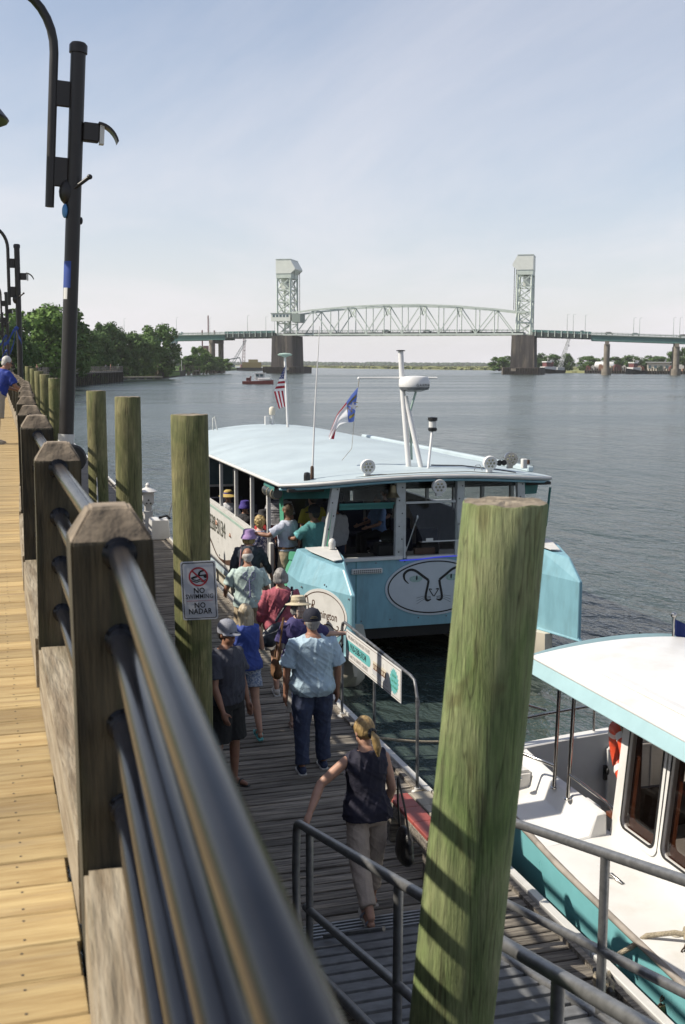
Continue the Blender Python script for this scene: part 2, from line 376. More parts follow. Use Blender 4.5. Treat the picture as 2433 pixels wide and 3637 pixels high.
# ------------------------------------------------------------------ water
def water_mat():
    m = bpy.data.materials.new('river_water'); m.use_nodes = True; t = m.node_tree; b = t.nodes['Principled BSDF']
    def n(ty, **k):
        x = t.nodes.new(ty)
        for a, v in k.items(): setattr(x, a, v)
        return x
    L = t.links.new
    b.inputs['Base Color'].default_value = (0.038, 0.054, 0.050, 1); b.inputs['IOR'].default_value = 1.333; b.inputs['Roughness'].default_value = 0.05
    g = n('ShaderNodeNewGeometry'); prev = None
    for i, (sc, st, dist, det) in enumerate(((1.7, (1.0, 0.5, 1), 0.24, 4), (5.0, (1.0, 0.6, 1), 0.085, 3), (0.45, (1, 0.4, 1), 0.45, 3))):
        mp_ = n('ShaderNodeMapping'); mp_.inputs['Scale'].default_value = st; mp_.inputs['Rotation'].default_value = (0, 0, R(-35 + 22 * i))
        L(g.outputs['Position'], mp_.inputs[0])
        z = n('ShaderNodeTexNoise'); z.inputs['Scale'].default_value = sc; z.inputs['Detail'].default_value = det; z.inputs['Roughness'].default_value = 0.55; z.inputs['Distortion'].default_value = 0.6
        L(mp_.outputs[0], z.inputs[0])
        bp = n('ShaderNodeBump'); bp.inputs['Distance'].default_value = dist; bp.inputs['Strength'].default_value = 0.75
        L(z.outputs[0], bp.inputs['Height'])
        if prev is not None: L(prev.outputs[0], bp.inputs['Normal'])
        prev = bp
    L(prev.outputs[0], b.inputs['Normal'])
    # broad wind lanes: smoother and rougher water
    mp_ = n('ShaderNodeMapping'); mp_.inputs['Scale'].default_value = (0.004, 0.03, 1); mp_.inputs['Rotation'].default_value = (0, 0, R(18))
    L(g.outputs['Position'], mp_.inputs[0]); z = n('ShaderNodeTexNoise'); z.inputs['Scale'].default_value = 1; z.inputs['Detail'].default_value = 5
    L(mp_.outputs[0], z.inputs[0]); mr = n('ShaderNodeMapRange'); mr.inputs['From Min'].default_value = 0.35; mr.inputs['From Max'].default_value = 0.65
    mr.inputs['To Min'].default_value = 0.10; mr.inputs['To Max'].default_value = 0.26
    L(z.outputs[0], mr.inputs[0]); L(mr.outputs[0], b.inputs['Roughness'])
    return m
mb = MB(); mb.add([(-1500, -60, 0), (4500, -60, 0), (4500, 4600, 0), (-1500, 4600, 0)], [(0, 1, 2, 3)])
tag(mb.build('water', water_mat()), 'grey blue rippled river water', kind='structure')

# ------------------------------------------------------------------ land
M['grass'] = mat('bank_grass', (0.05, 0.11, 0.022), 0.9, c2=(0.16, 0.26, 0.055), scale=0.25, bump=0.5, bscale=3)
M['marsh'] = mat('marsh_grass', (0.17, 0.21, 0.075), 0.95, c2=(0.36, 0.36, 0.16), scale=0.012, detail=8, bump=0.4, bscale=1)
M['bulk'] = mat('dark_bulkhead_timber', (0.022, 0.019, 0.016), 0.9, c2=(0.085, 0.07, 0.055), scale=1.2, stretch=(3, 3, 0.5), bump=0.5, bscale=4)
def land(name, pts, z, m, base=-2, lip=0.0, label=None, noise_amp=0.0):
    b = MB(); b.prism(pts, base, z); return tag(b.build(name, m), label, kind='structure')
left_shore = [(-0.9, -8), (-0.9, 120), (6, 190), (15.5, 249), (25, 285), (33.5, 318), (40, 372), (54, 383), (72, 480), (92, 575), (120, 640), (150, 760), (190, 905), (290, 1500), (-900, 1500), (-900, -8)]
land('left_bank', left_shore, 1.7, M['grass'], label='low grassy left bank of the river')
marsh_pts = [(560, 3100), (470, 2100), (395, 1240), (420, 1010), (452, 940), (480, 850), (500, 800), (2600, 700), (3200, 3600), (500, 3600)]
land('marsh', marsh_pts, 0.7, M['marsh'], label='flat green marsh across the river')
right_shore = [(500, 850), (380, 742), (336, 690), (340, 650), (362, 612), (398, 572), (425, 545), (1200, 500), (1500, 900)]
land('right_bank', right_shore, 1.2, M['marsh'], label='low right bank of the river')
# marsh reeds: uneven tufts along the edge and across the flat
def reeds():
    b = MB(); rr = random.Random(3)
    edge = [(1240, 395), (1010, 420), (940, 452), (850, 480), (800, 500)]
    def xe(y):
        for (y1, x1), (y2, x2) in zip([(2100, 470)] + edge, edge):
            if y2 <= y <= y1: return x1 + (x2 - x1) * (y1 - y) / (y1 - y2)
        return 500
    for i in range(5200):
        y = 800 + 1250 * rr.random() ** 1.8; x = xe(y) + 420 * rr.random() ** 2.2
        h = rr.uniform(0.6, 2.0); w = rr.uniform(1.5, 6); a = rr.uniform(0, 3.14)
        dx, dy = math.cos(a) * w, math.sin(a) * w
        b.add([(x - dx, y - dy, 0.6), (x + dx, y + dy, 0.6), (x + dx * 0.7, y + dy * 0.7, 0.7 + h * rr.uniform(.6, 1)), (x - dx * 0.6, y - dy * 0.6, 0.7 + h)], [(0, 1, 2, 3)])
    return tag(b.build('marsh_reeds', M['marsh']), 'tall green reeds on the marsh', 'reeds', kind='stuff')
reeds()
# far woods along the horizon, one mass
def far_woods():
    b = MB(); rr = random.Random(11)
    for i in range(2600):
        t = rr.random(); x = 600 + 2500 * t; y = 3450 - 600 * t + rr.uniform(-60, 60)
        h = rr.uniform(5, 13) * (0.6 + 0.6 * noise.noise(V(x * .004, y * .004, 0)) ** 2 + 0.3); w = rr.uniform(8, 20)
        b.ell((x, y, h * .5), (w * .5, w * .5, h * .55), 6, 4)
    for i in range(420):
        t = rr.random(); x = 130 + 180 * t; y = 1100 + 500 * t + rr.uniform(-40, 40); h = rr.uniform(5, 12); w = rr.uniform(8, 16)
        b.ell((x, y, h * .5), (w * .5, w * .5, h * .55), 6, 4)
    return tag(b.build('far_woods', M['leaf_far']), 'hazy line of woods on the far horizon', 'woods', kind='stuff')
M['leaf_far'] = mat('distant_foliage', (0.035, 0.07, 0.03), 0.95, var=0.3, scale=0.05)
far_woods()

# ------------------------------------------------------------------ boardwalk
DECK = 3.35
bw = MB()
for x in (-2.9, -1.9, -0.9, 0.02): bw.box((x, 55, DECK - 0.19), (0.09, 126, 0.28))
tag(bw.build('boardwalk', M['joist']), 'wooden riverside boardwalk', kind='structure'); boardwalk = bpy.data.objects['boardwalk']
PW = 0.184
def jog(y):
    # the boardwalk edge drifts towards the river farther on
    return 0 if y < 9 else (.024 * (y - 9) if y < 23 else .336 + .004 * (y - 23))
def plank_mesh(name, L, W, T, bev=0.006, seedv=0):
    b = MB(); b.box((0, 0, 0), (L, W, T)); return b.mesh(name, bevel=bev)
pm = [plank_mesh('boardwalk_plank', 3.5, PW - 0.005, 0.038), plank_mesh('boardwalk_plank', 3.5, PW - 0.007, 0.038), plank_mesh('boardwalk_plank', 3.5, PW - 0.004, 0.038)]
for m_ in pm: m_.materials.append(M['deck'])
b = MB()
for xx in (1.60, .62, -.38, -1.36):
    for yy in (-.055, .055): b.lathe([(.0045, 0), (.0045, .0012), (.001, .0015)], (xx, yy, .0185), 7)
nail_me = b.mesh('nail_heads'); nail_me.materials.append(M['joist'])
rr = random.Random(5)
y = -0.6; k = 0
while y < 15.0:
    o = bpy.data.objects.new('plank', pm[k % 3]); col.objects.link(o); o.parent = boardwalk
    step = 0.012 if (k // 9) % 2 else -0.012
    o.location = (-1.75 + 0.19 + jog(y) + step + rr.uniform(-.007, .007) , y, DECK - 0.019 + rr.uniform(-.002, .002)); o.rotation_euler = (0, 0, rr.uniform(-.0015, .0015))
    if 1.5 < y < 9:
        q = bpy.data.objects.new('nail_heads', nail_me); col.objects.link(q); q.parent = o; q['kind'] = 'stuff'
    y += PW; k += 1
b = MB()
while y < 118:
    b.box((-1.56 + jog(y) + rr.uniform(-.01, .01), y, DECK - 0.019 + rr.uniform(-.002, .002)), (3.5, PW - 0.008, 0.038)); y += PW
tag(b.build('far_planks', M['deck'], boardwalk), kind='stuff')
b = MB(); b.box((-0.8, 55, 1.4), (0.2, 126, 3.4))
for i in range(60): b.box((-0.66, -7.5 + i * 2.1, 1.3), (0.2, 0.2, 3.4))
tag(b.build('bulkhead', M['bulk']), 'dark timber bulkhead under the boardwalk', kind='structure')
b = MB()
for i in range(30):
    b.tube([(0.05, -3 + i * 3.4, -1.5), (0.05, -3 + i * 3.4, DECK - 0.33)], 0.13, 10)
tag(b.build('boardwalk_support', M['joist'], boardwalk), kind='stuff')
# rim board along the river side
b = MB(); b.box((0.262, 55, DECK - 0.19), (0.05, 126, 0.29))
b.build('rim_board', M['kerb'], boardwalk)

# railing: posts, pipe rails with collars, kerb timbers
railing = thing('boardwalk_railing', 'boardwalk railing of mossy square timber posts and black pipe rails', 'railing', (0.27, 0, DECK))
def post_mesh(seed):
    rr = random.Random(seed); w = 0.102; b = MB()
    j = lambda: rr.uniform(-.003, .003)
    def ring(z, s): return [V(-w * s + j(), -w * s + j(), z), V(w * s + j(), -w * s + j(), z), V(w * s + j(), w * s + j(), z), V(-w * s + j(), w * s + j(), z)]
    rings = [ring(-0.5, 1.0), ring(0.45, 1.0), ring(0.80, 1.0), ring(1.122, 1.0), ring(1.132, 0.985)]
    rings += [ring(1.205, 0.56), ring(1.211, 0.50)]
    b.loft(rings); m_ = b.mesh('rail_post', bevel=0.007, seg=2)
    m_.materials.append(M['post']); m_.materials.append(M['post_cap'])
    for p in m_.polygons: p.material_index = 1 if p.center.z > 1.135 else 0
    return m_
pms = [post_mesh(i) for i in range(4)]
PY = [0.30] + [2.93 + 2.415 * i for i in range(26)]
PX = [-0.09, 0.018] + [jog(y) for y in PY[2:]]
rail_z = [0.42, 0.64, 0.86, 1.08 - 0.01]
rail_z = [3.77 - DECK, 3.99 - DECK, 4.21 - DECK, 4.43 - DECK]
RR = 0.030
for i, py in enumerate(PY):
    o = bpy.data.objects.new('post', pms[i % 4]); col.objects.link(o); o.parent = railing; o.location = (PX[i] + random.uniform(-.008, .008), py, random.uniform(-.02, .015))
    o.rotation_euler = (random.uniform(-.01, .01), random.uniform(-.012, .012), random.uniform(-.03, .03))
bay = 2.415
b = MB(); b.tube([(0, 0, 0), (0, bay - .19, 0)], RR, 16); rail_me = b.mesh('rail', smooth=50); rail_me.materials.append(M['rail'])
b = MB()
b.lathe([(RR, 0), (0.044, 0), (0.044, 0.010), (0.037, 0.014), (0.037, 0.034), (RR, 0.038)], (0, 0, 0), 16, Matrix.Rotation(R(-90), 3, 'X'))
for a in range(4): b.ell((0.039 * math.cos(a * 1.57 + .6), 0.012, 0.039 * math.sin(a * 1.57 + .6)), (.006, .006, .006), 6, 4)
col_me = b.mesh('rail_collar', smooth=40); col_me.materials.append(M['rail'])
for i in range(len(PY) - 1):
    y0, y1 = PY[i] + .095, PY[i + 1] - .095
    for rz_ in rail_z:
        o = bpy.data.objects.new('rail', rail_me); col.objects.link(o); o.parent = railing; o.location = (PX[i], y0, rz_); o.scale = (1, (y1 - y0) / (bay - .19), 1)
        o.rotation_euler = (0, 0, -math.atan2(PX[i + 1] - PX[i], y1 - y0))
        if i < 7:
            c = bpy.data.objects.new('collar', col_me); col.objects.link(c); c.parent = o; c.location = (0, 0, 0); c.scale = (1, (bay - .19) / (y1 - y0), 1)
            c = bpy.data.objects.new('collar', col_me); col.objects.link(c); c.parent = o; c.location = (0, bay - .19, 0); c.rotation_euler = (0, 0, math.pi); c.scale = (1, (bay - .19) / (y1 - y0), 1)
kb = []
for s in range(3):
    b = MB(); rr = random.Random(s); n = 6; rings = []
    for q in range(n + 1):
        yy = q / n * (bay - .2); w = 0.100 + rr.uniform(-.002, .002); h = 0.265
        rings.append([V(-w, yy, 0), V(w, yy, 0), V(w, yy, h + rr.uniform(-.003, .003)), V(-w, yy, h + rr.uniform(-.003, .003))])
    b.loft(rings); m_ = b.mesh('kerb_timber', bevel=0.012, seg=2); m_.materials.append(M['kerb']); kb.append(m_)
for i in range(len(PY) - 1):
    o = bpy.data.objects.new('kerb_timber', kb[i % 3]); col.objects.link(o); o.parent = railing
    o.location = (PX[i] - .012 + random.uniform(-.006, .006), PY[i] + .1, 0.004); o.rotation_euler = (0, 0, -math.atan2(PX[i + 1] - PX[i], bay)); o.scale = (1, (PY[i + 1] - PY[i] - .2) / (bay - .2), 1)
b = MB(); b.lathe([(.012, 0), (.012, .004), (.004, .008)], (0, 0, 0), 8); bolt_me = b.mesh('bolt', smooth=40); bolt_me.materials.append(M['rail'])

# ------------------------------------------------------------------ piles
def pile(x, y, top, r, lean=(0, 0), seed=0, label='', bottom=-2.5, mt=None):
    rr = random.Random(seed); b = MB(); rings = []; n = 28; m_ = 26; H = top - bottom
    for q in range(m_ + 1):
        z = bottom + H * q / m_; ring = []
        for k in range(n):
            a = 2 * math.pi * k / n; nn = noise.noise(V(math.cos(a) * 1.6 + seed * 9, math.sin(a) * 1.6, z * 0.55)) * 0.055 + noise.noise(V(math.cos(a) * 5 + seed, math.sin(a) * 5, z * 1.2)) * 0.035
            rad = r * (1.06 - 0.06 * q / m_) * (1 + nn)
            ring.append(V(math.cos(a) * rad + lean[0] * (z - bottom), math.sin(a) * rad + lean[1] * (z - bottom), z))
        rings.append(ring)
    cx, cy = lean[0] * H, lean[1] * H
    rings.append([V(cx + (p.x - cx) * .965, cy + (p.y - cy) * .965, top + .008 + rr.uniform(-.004, .004)) for p in rings[-1]])
    b.loft(rings, False); ob = b.mesh('pile', smooth=50, org=(0, 0, bottom)); 
    o = link('mooring_pile', ob, mt or M['pile'], None, (x - lean[0] * H, y - lean[1] * H, bottom))
    t = MB(); last = rings[-1]; c = V(cx, cy, top + .01)
    mid = [c + (p - c) * .5 + V(0, 0, rr.uniform(-.006, .006)) for p in last]
    t.loft([last, mid], False); t.add([c] + mid, [(0, 1 + k, 1 + (k + 1) % n) for k in range(n)])
    link('end_grain', t.mesh('pile_end', org=(0, 0, bottom)), M['pile_top'], o)
    return tag(o, label, 'pile', 'treated timber mooring piles beside the dock')
rd = Vector((math.cos(R(YAW)), -math.sin(R(YAW)), 0)) * 0.082
near_pile = pile(1.765, 3.74, 4.40, 0.158, (rd.x, rd.y), 1, 'thick green timber pile leaning in the right foreground by the gangway', bottom=-1.5, mt=M['pile_green'])
sign_pile = pile(1.57, 9.5, 4.47, 0.156, (-0.004, 0), 2, 'green timber pile that carries the no swimming sign')
pile(1.57, 14.08, 4.49, 0.158, (0.006, 0), 3, 'green timber pile second from the sign pile, with a rusty scar near its top')
pile(1.57, 18.5, 4.46, 0.152, (-.003, 0), 4, 'green timber pile with a small white box and paper notice')
for i, (yy, tp, lab) in enumerate(((31.2, 4.5, 'pale green pile just left of the nearest lamp post'), (37.0, 4.55, 'second pale green pile in the far row left of the nearest lamp post'), (41.4, 4.62, 'third pale green pile in the far row left of the nearest lamp post'), (46.6, 4.68, 'fourth pale green pile in the far row left of the nearest lamp post'), (53.2, 4.75, 'farthest pale green pile, right beside the second lamp post'))):
    pile(1.57, yy, tp, 0.155, (0, 0), 10 + i, lab)
# ------------------------------------------------------------------ floating dock
DZ = 0.55; DX0, DX1 = 1.25, 4.13
b = MB(); b.box((2.7, 30, 0.12), (2.7, 76, 0.5))
dock = tag(b.build('floating_dock', M['joist']), 'weathered grey plank floating dock', kind='structure')
PD = 0.142
dm = []
for i in range(4):
    bb = MB(); rr = random.Random(40 + i); n = 5; rings = []
    for q in range(n + 1):
        xx = -1.41 + 2.82 * q / n; w = PD / 2 - 0.010 + rr.uniform(-.004, .001)
        rings.append([V(xx, -w, -.02), V(xx, w, -.02), V(xx, w, .018 + rr.uniform(-.002, .002)), V(xx, -w, .018 + rr.uniform(-.002, .002))])
    bb.loft(rings); m_ = bb.mesh('dock_plank', bevel=0.005); m_.materials.append(M['dock']); dm.append(m_)
rr = random.Random(9); y = 4.0; k = 0
while y < 27:
    o = bpy.data.objects.new('plank', dm[rr.randrange(4)]); col.objects.link(o); o.parent = dock
    o.location = (2.66 + rr.uniform(-.01, .01), y, DZ - .018 + rr.uniform(-.004, .004)); o.rotation_euler = (rr.uniform(-.02, .02), rr.uniform(-.002, .002), rr.uniform(-.004, .004) + (math.pi if rr.random() < .5 else 0))
    y += PD; k += 1
b = MB()
while y < 68: b.box((2.66, y, DZ - .02 + rr.uniform(-.003, .003)), (2.82, PD - .014, .038)); y += PD
tag(b.build('far_planks', M['dock'], dock), kind='stuff')
b = MB()
yy = -8
while yy < 68:
    b.box((4.105, yy + 1.5, DZ + .02), (0.075, 2.97, 0.09)); yy += 3
b.build('edge_board', M['whitep'], dock, bevel=.006)
b = MB(); b.box((4.03, 30, DZ + .012), (0.05, 76, 0.05)); b.build('inner_edge_board', M['dock'], dock)
b = MB()
for q in range(60): b.box((4.15, -7 + q * .28, DZ - .1), (0.03, 0.2, 0.16))
b.build('rub_strip', M['whitep'], dock, bevel=.01)
# ------------------------------------------------------------------ lamp posts
def lamp_post():
    t = thing('lamp_post', 'x', 'lamp post', (0, 0, 0), 0, 'dark lamp posts along the boardwalk railing')
    b = MB(); b.lathe([(0.0751, -.6), (0.075, 4.86)], n=20); b.build('pole', M['lamp'], t, smooth=40)
    b = MB(); b.lathe([(0.09, 4.85), (0.09, 4.93), (0.07, 4.955), (0.001, 4.96)], n=20); b.build('pole_cap', M['lamp'], t, smooth=40)
    b = MB(); b.lathe([(.16, -.02), (.16, .03), (.12, .06), (.1, .25), (.076, .3)], n=20); b.build('base_flange', M['lamp'], t, smooth=40)
    # side tube that sweeps into the lamp arm
    pts = [(-.235, 0, 3.25), (-.235, 0, 4.82)]
    for a in range(1, 17):
        an = math.pi * a / 16; pts.append((-.70 + .465 * math.cos(an), 0, 4.82 + .6 * math.sin(an)))
    pts += [(-1.165, 0, 4.5)]
    b = MB(); b.tube(pts, 0.045, 14); b.build('arm', M['lamp'], t, smooth=50)
    for z0, h in ((4.42, .26), (3.62, .30)):
        b = MB(); b.box((-.15, 0, z0), (.17, .05, h)); b.build('bracket', M['lamp'], t, bevel=.008)
    b = MB(); b.lathe([(.05, 4.62), (.07, 4.5), (.12, 4.42), (.40, 4.22), (.52, 4.08), (.51, 4.06), (.38, 4.2), (.05, 4.4)], (-1.165, 0, 0), 24); b.build('lamp_shade', M['lamp'], t, smooth=45)
    b = MB(); b.ell((-1.165, 0, 4.22), (.1, .1, .12)); b.build('bulb_globe', M['whitep'], t, smooth=60)
    # floodlight on the river side
    fl = MB(); fl.box((.15, 0, 4.06), (.16, .12, .19)); f = fl.build('floodlight', M['lamp'], t, bevel=.01)
    b = MB(); b.prism([(.235, -.055), (.28, -.05), (.28, .05), (.235, .055)], 3.95, 4.15); link('lens', b.mesh('lens'), M['whitep'], f)
    b = MB(); rings = []
    for q in range(9):
        a = R(88 - 72 * q / 8); x = .215 + .22 * (math.cos(a)) ; z = 3.93 + .24 * math.sin(a)
        rings.append([V(x, -.075, z), V(x, .075, z), V(x * 1.0 - .012, .075, z - .022), V(x - .012, -.075, z - .022)])
    b.loft(rings); link('visor', b.mesh('visor', smooth=50), M['lamp'], f)
    b = MB(); b.tube([(0, -.06, 3.46), (.14, -.13, 3.58)], .02, 10); b.ell((.142, -.131, 3.582), (.028, .028, .028)); b.build('banner_peg', M['lamp'], t, smooth=50)
    b = MB(); b.ell((-.07, 0, 3.42), (.08, .08, .13)); b.build('clamp', M['lamp'], t, smooth=60)
    return t
M['blueribbon'] = mat('blue_ribbon', (0.02, 0.06, 0.30), 0.6, var=0.15)
M['bluetag'] = mat('pale_blue_tape', (0.10, 0.30, 0.62), 0.5, var=0.1)
lp = lamp_post(); lp.location = (0.67, 12.15, DECK); lp.rotation_euler = (0, R(3.3), 0); lp.scale = (1, 1, .957)
lp['label'] = 'nearest tall dark lamp post, with blue stickers and a white band'
lamps = [lp]
for yy, lab in ((32.6, 'second dark lamp post from the camera, rising above the boardwalk rail'), (54.5, 'third dark lamp post from the camera, half hidden by the second'), (76.0, 'fourth and smallest dark lamp post at the left edge')):
    l = dup(lp, (0.74, yy, DECK), 0, lab); l.rotation_euler = (0, R(random.uniform(-.3, .4)), 0); lamps.append(l)
def on_pole(name, z0, z1, m, r=.0775, a0=0, a1=360):
    b = MB(); n = 18; rings = []
    for z in (z0, z1): rings.append([V(r * math.cos(R(a0 + (a1 - a0) * k / n)), r * math.sin(R(a0 + (a1 - a0) * k / n)), z) for k in range(n + 1)])
    b.loft(rings, False, False); return link(name, b.mesh(name, smooth=60), m, lp)
on_pole('blue_sticker', 2.42, 2.70, M['blueribbon'], .0772, 150, 262)
on_pole('white_band', .76, .86, M['whitep'], .083)
b = MB(); b.ell((-.085, -.03, 3.22), (.03, .04, .075)); link('blue_tape', b.mesh('tape', smooth=60), M['bluetag'], lp)
b = MB(); b.ell((.08, .02, 3.14), (.02, .04, .04)); link('tape_roll', b.mesh('tape_roll', smooth=60), M['black'], lp)
on_pole('small_plate', 2.30, 2.42, M['whitep'], .0774, 200, 240)
# blue ribbons fluttering on the farther posts
for li, zz in ((1, 2.6), (2, 2.9), (2, 2.2)):
    b = MB()
    for q, (dx, dz, L) in enumerate(((-.35, -.5, 1), (-.18, -.75, 1), (.12, -.45, .8))):
        rings = []
        for k in range(9):
            s = k / 8; x = -.07 + dx * s; z = zz + dz * s + .05 * math.sin(s * 7 + q); y = -.08 - .05 * s
            rings.append([V(x, y, z + .05), V(x, y - .004, z - .05)])
        vs = [p for r_ in rings for p in r_]; b.add(vs, [(2 * k, 2 * k + 1, 2 * k + 3, 2 * k + 2) for k in range(8)])
    b.ell((-.07, -.08, zz), (.06, .05, .06))
    link('blue_ribbon', b.mesh('ribbon', smooth=60), M['blueribbon'], lamps[li])

# round dark drum behind the nearest lamp post
dr = thing('hose_reel', 'dark round drum mounted beside the nearest lamp post', 'reel', (0.745, 11.75, DECK - .14))
b = MB(); b.lathe([(.02, -.07), (.12, -.07), (.14, -.05), (.14, .05), (.12, .07), (.02, .07)], (0.0, 0, .74), 26, Matrix.Rotation(R(90), 3, 'X') ); b.build('drum', M['black'], dr, smooth=40, org=(0, 0, 0))
b = MB(); b.box((-.06, .02, .3), (.08, .06, .7)); b.box((-.22, .02, -.02), (.5, .08, .1)); b.build('bracket', M['lamp'], dr, org=(0, 0, 0), bevel=.006)

# ------------------------------------------------------------------ no swimming sign on the pile
def swim_sign():
    t = thing('swimming_sign', 'white metal sign reading no swimming, no nadar, fixed to a pile', 'sign', (0, 0, 0))
    o = V(1.60, 9.315, 3.01); ang = R(-14)
    # board faces the camera: right direction and normal
    x = V(math.cos(ang), math.sin(ang), 0.04).normalized(); n = V(math.sin(ang), -math.cos(ang), 0.0)
    t.location = o - n * .012
    W, H = .295, .50
    mtx = frame((0, 0, 0), x, n)
    def poly(pts, name, m, z, th=.0012, par=t):
        b = MB(); b.prism(pts, z, z + th); me = b.mesh(name); me.transform(mtx); return link(name, me, m, par)
    def rr(w, h, r, k=5):
        ps = []
        for cx, cy, a0 in ((w / 2 - r, h / 2 - r, 0), (-w / 2 + r, h / 2 - r, 90), (-w / 2 + r, -h / 2 + r, 180), (w / 2 - r, -h / 2 + r, 270)):
            for q in range(k + 1): a = R(a0 + 90 * q / k); ps.append((cx + r * math.cos(a), cy + r * math.sin(a)))
        return ps
    def ringp(o_, i_, name, m, z):
        n_ = len(o_); b = MB(); b.add([(p[0], p[1], z) for p in o_] + [(p[0], p[1], z) for p in i_] + [(p[0], p[1], z + .001) for p in o_] + [(p[0], p[1], z + .001) for p in i_],
              [(2 * n_ + k, 2 * n_ + (k + 1) % n_, 3 * n_ + (k + 1) % n_, 3 * n_ + k) for k in range(n_)] + [(k, (k + 1) % n_, 2 * n_ + (k + 1) % n_, 2 * n_ + k) for k in range(n_)])
        me = b.mesh(name); me.transform(mtx); return link(name, me, m, t)
    M['signwhite'] = mat('sign_face', (0.62, 0.63, 0.66), 0.45, var=0.04, dirt=(0.5, 0.48, 0.42), dirt_amt=0.3)
    M['signred'] = mat('sign_red', (0.42, 0.035, 0.05), 0.5, var=0.05)
    poly(rr(W, H, .02), 'board', M['signwhite'], -.003, .006)
    ringp(rr(W - .022, H - .022, .018), rr(W - .034, H - .034, .014), 'border', M['ink'], .0045)
    cy = .118; k = 40
    cir = lambda r_: [(r_ * math.cos(2 * math.pi * q / k), cy + r_ * math.sin(2 * math.pi * q / k)) for q in range(k)]
    # swimmer
    g = MB()
    def strip(pts, w):
        for (a, b_) in zip(pts, pts[1:]):
            d = (V(*b_, 0) - V(*a, 0)).normalized(); nn = V(-d.y, d.x, 0) * w / 2
            g.add([V(*a, .0048) - nn, V(*b_, .0048) - nn, V(*b_, .0048) + nn, V(*a, .0048) + nn], [(0, 1, 2, 3)])
    strip([(-.062, cy - .012), (.0, cy + .005), (.012, cy + .042), (.046, cy + .052)], .016); strip([(.0, cy + .008), (.046, cy + .012)], .012)
    g.add([V(.058 + .017 * math.cos(q * .524), cy + .003 + .017 * math.sin(q * .524), .0049) for q in range(12)], [tuple(range(12))])
    for yy in (-.028, -.042): strip([(-.062 + q * .0155, cy + yy + .005 * math.sin(q * 1.6)) for q in range(9)], .009)
    me = g.mesh('swimmer'); me.transform(mtx); link('swimmer', me, M['ink'], t)
    ringp(cir(.082), cir(.068), 'red_ring', M['signred'], .0052)
    a = R(-45); d = V(math.cos(a), math.sin(a), 0); nn = V(-d.y, d.x, 0) * .007; c = V(0, cy, .0056)
    s = MB(); s.add([c - d * .07 - nn, c + d * .07 - nn, c + d * .07 + nn, c - d * .07 + nn], [(0, 1, 2, 3)]); me = s.mesh('slash'); me.transform(mtx); link('red_slash', me, M['signred'], t)
    for body, yy, sz, sx in (('NO', -.002, .066, .9), ('SWIMMING', -.052, .056, .80), ('NO', -.128, .066, .9), ('NADAR', -.180, .066, .84)):
        text(body, sz, M['ink'], t, mtx @ Matrix.Translation((0, yy, .0045)), sx=sx, bold=.0002 if len(body) > 6 else .001, space=1.04)
    poly([(-.11, -.0885), (.11, -.0885), (.11, -.0865), (-.11, -.0865)], 'red_line', M['signred'], .0045)
swim_sign()
# small electric box and paper notice on the third pile behind
t = thing('junction_box', 'small grey electric box with conduit on the third pile', 'electric box', (1.60, 18.33, 2.55))
b = MB(); b.box((0, 0, 0), (.16, .07, .24)); b.build('box', M['galv'], t, org=(0, 0, 0), bevel=.008)
b = MB(); b.box((.005, -.037, 0), (.07, .006, .14)); b.build('cover', M['black'], t, org=(0, 0, 0))
b = MB(); b.tube([(-.06, .02, .1), (-.06, .03, .55)], .012, 8); b.tube([(0.0, .0, -.1), (.0, .01, -.3)], .012, 8); b.build('conduit', M['whitep'], t, org=(0, 0, 0))
t = thing('paper_notice', 'white framed paper notice hanging on the third pile', 'notice', (1.62, 18.31, 1.86))
b = MB(); b.box((0, 0, .0), (.20, .012, .42)); b.build('sheet', M['whitep'], t, org=(0, 0, 0))
b = MB(); b.box((0, -.008, -.02), (.14, .003, .27)); b.build('print', M['black'], t, org=(0, 0, 0))
# ------------------------------------------------------------------ lift bridge
BL = V(154.9, 608.6, 0); BR = V(265.4, 543.7, 0)
BE = (BR - BL).normalized(); BN = V(-BE.y, BE.x, 0)          # along the bridge, away from the camera
if BN.y < 0: BN = -BN
SPAN = (BR - BL).length
bridge = thing('lift_bridge', 'pale green steel vertical lift bridge across the river', 'bridge', (BL + BR) / 2)
BC = (BL + BR) / 2
def bp(s, d, z): return BE * s + BN * d + V(0, 0, z)          # s from the middle, d away from the camera
HALF = SPAN / 2
WD = 9.0                                                       # half width of the bridge
def bbeam(b, a, c, w=0.55, h=None): b.beam(bp(*a), bp(*c), w, h or w)
beam_cache = {}
def bpart(name, a, c, w, m, par, h=None):
    b = MB(); bbeam(b, a, c, w, h); return link(name, b.mesh(name), m, par)
def deck_z(s):                                                  # road level, sagging away on both approaches
    a = abs(s) - HALF
    if a <= 0: return 21.6
    return 21.6 - (0.016 if s < 0 else 0.036) * a
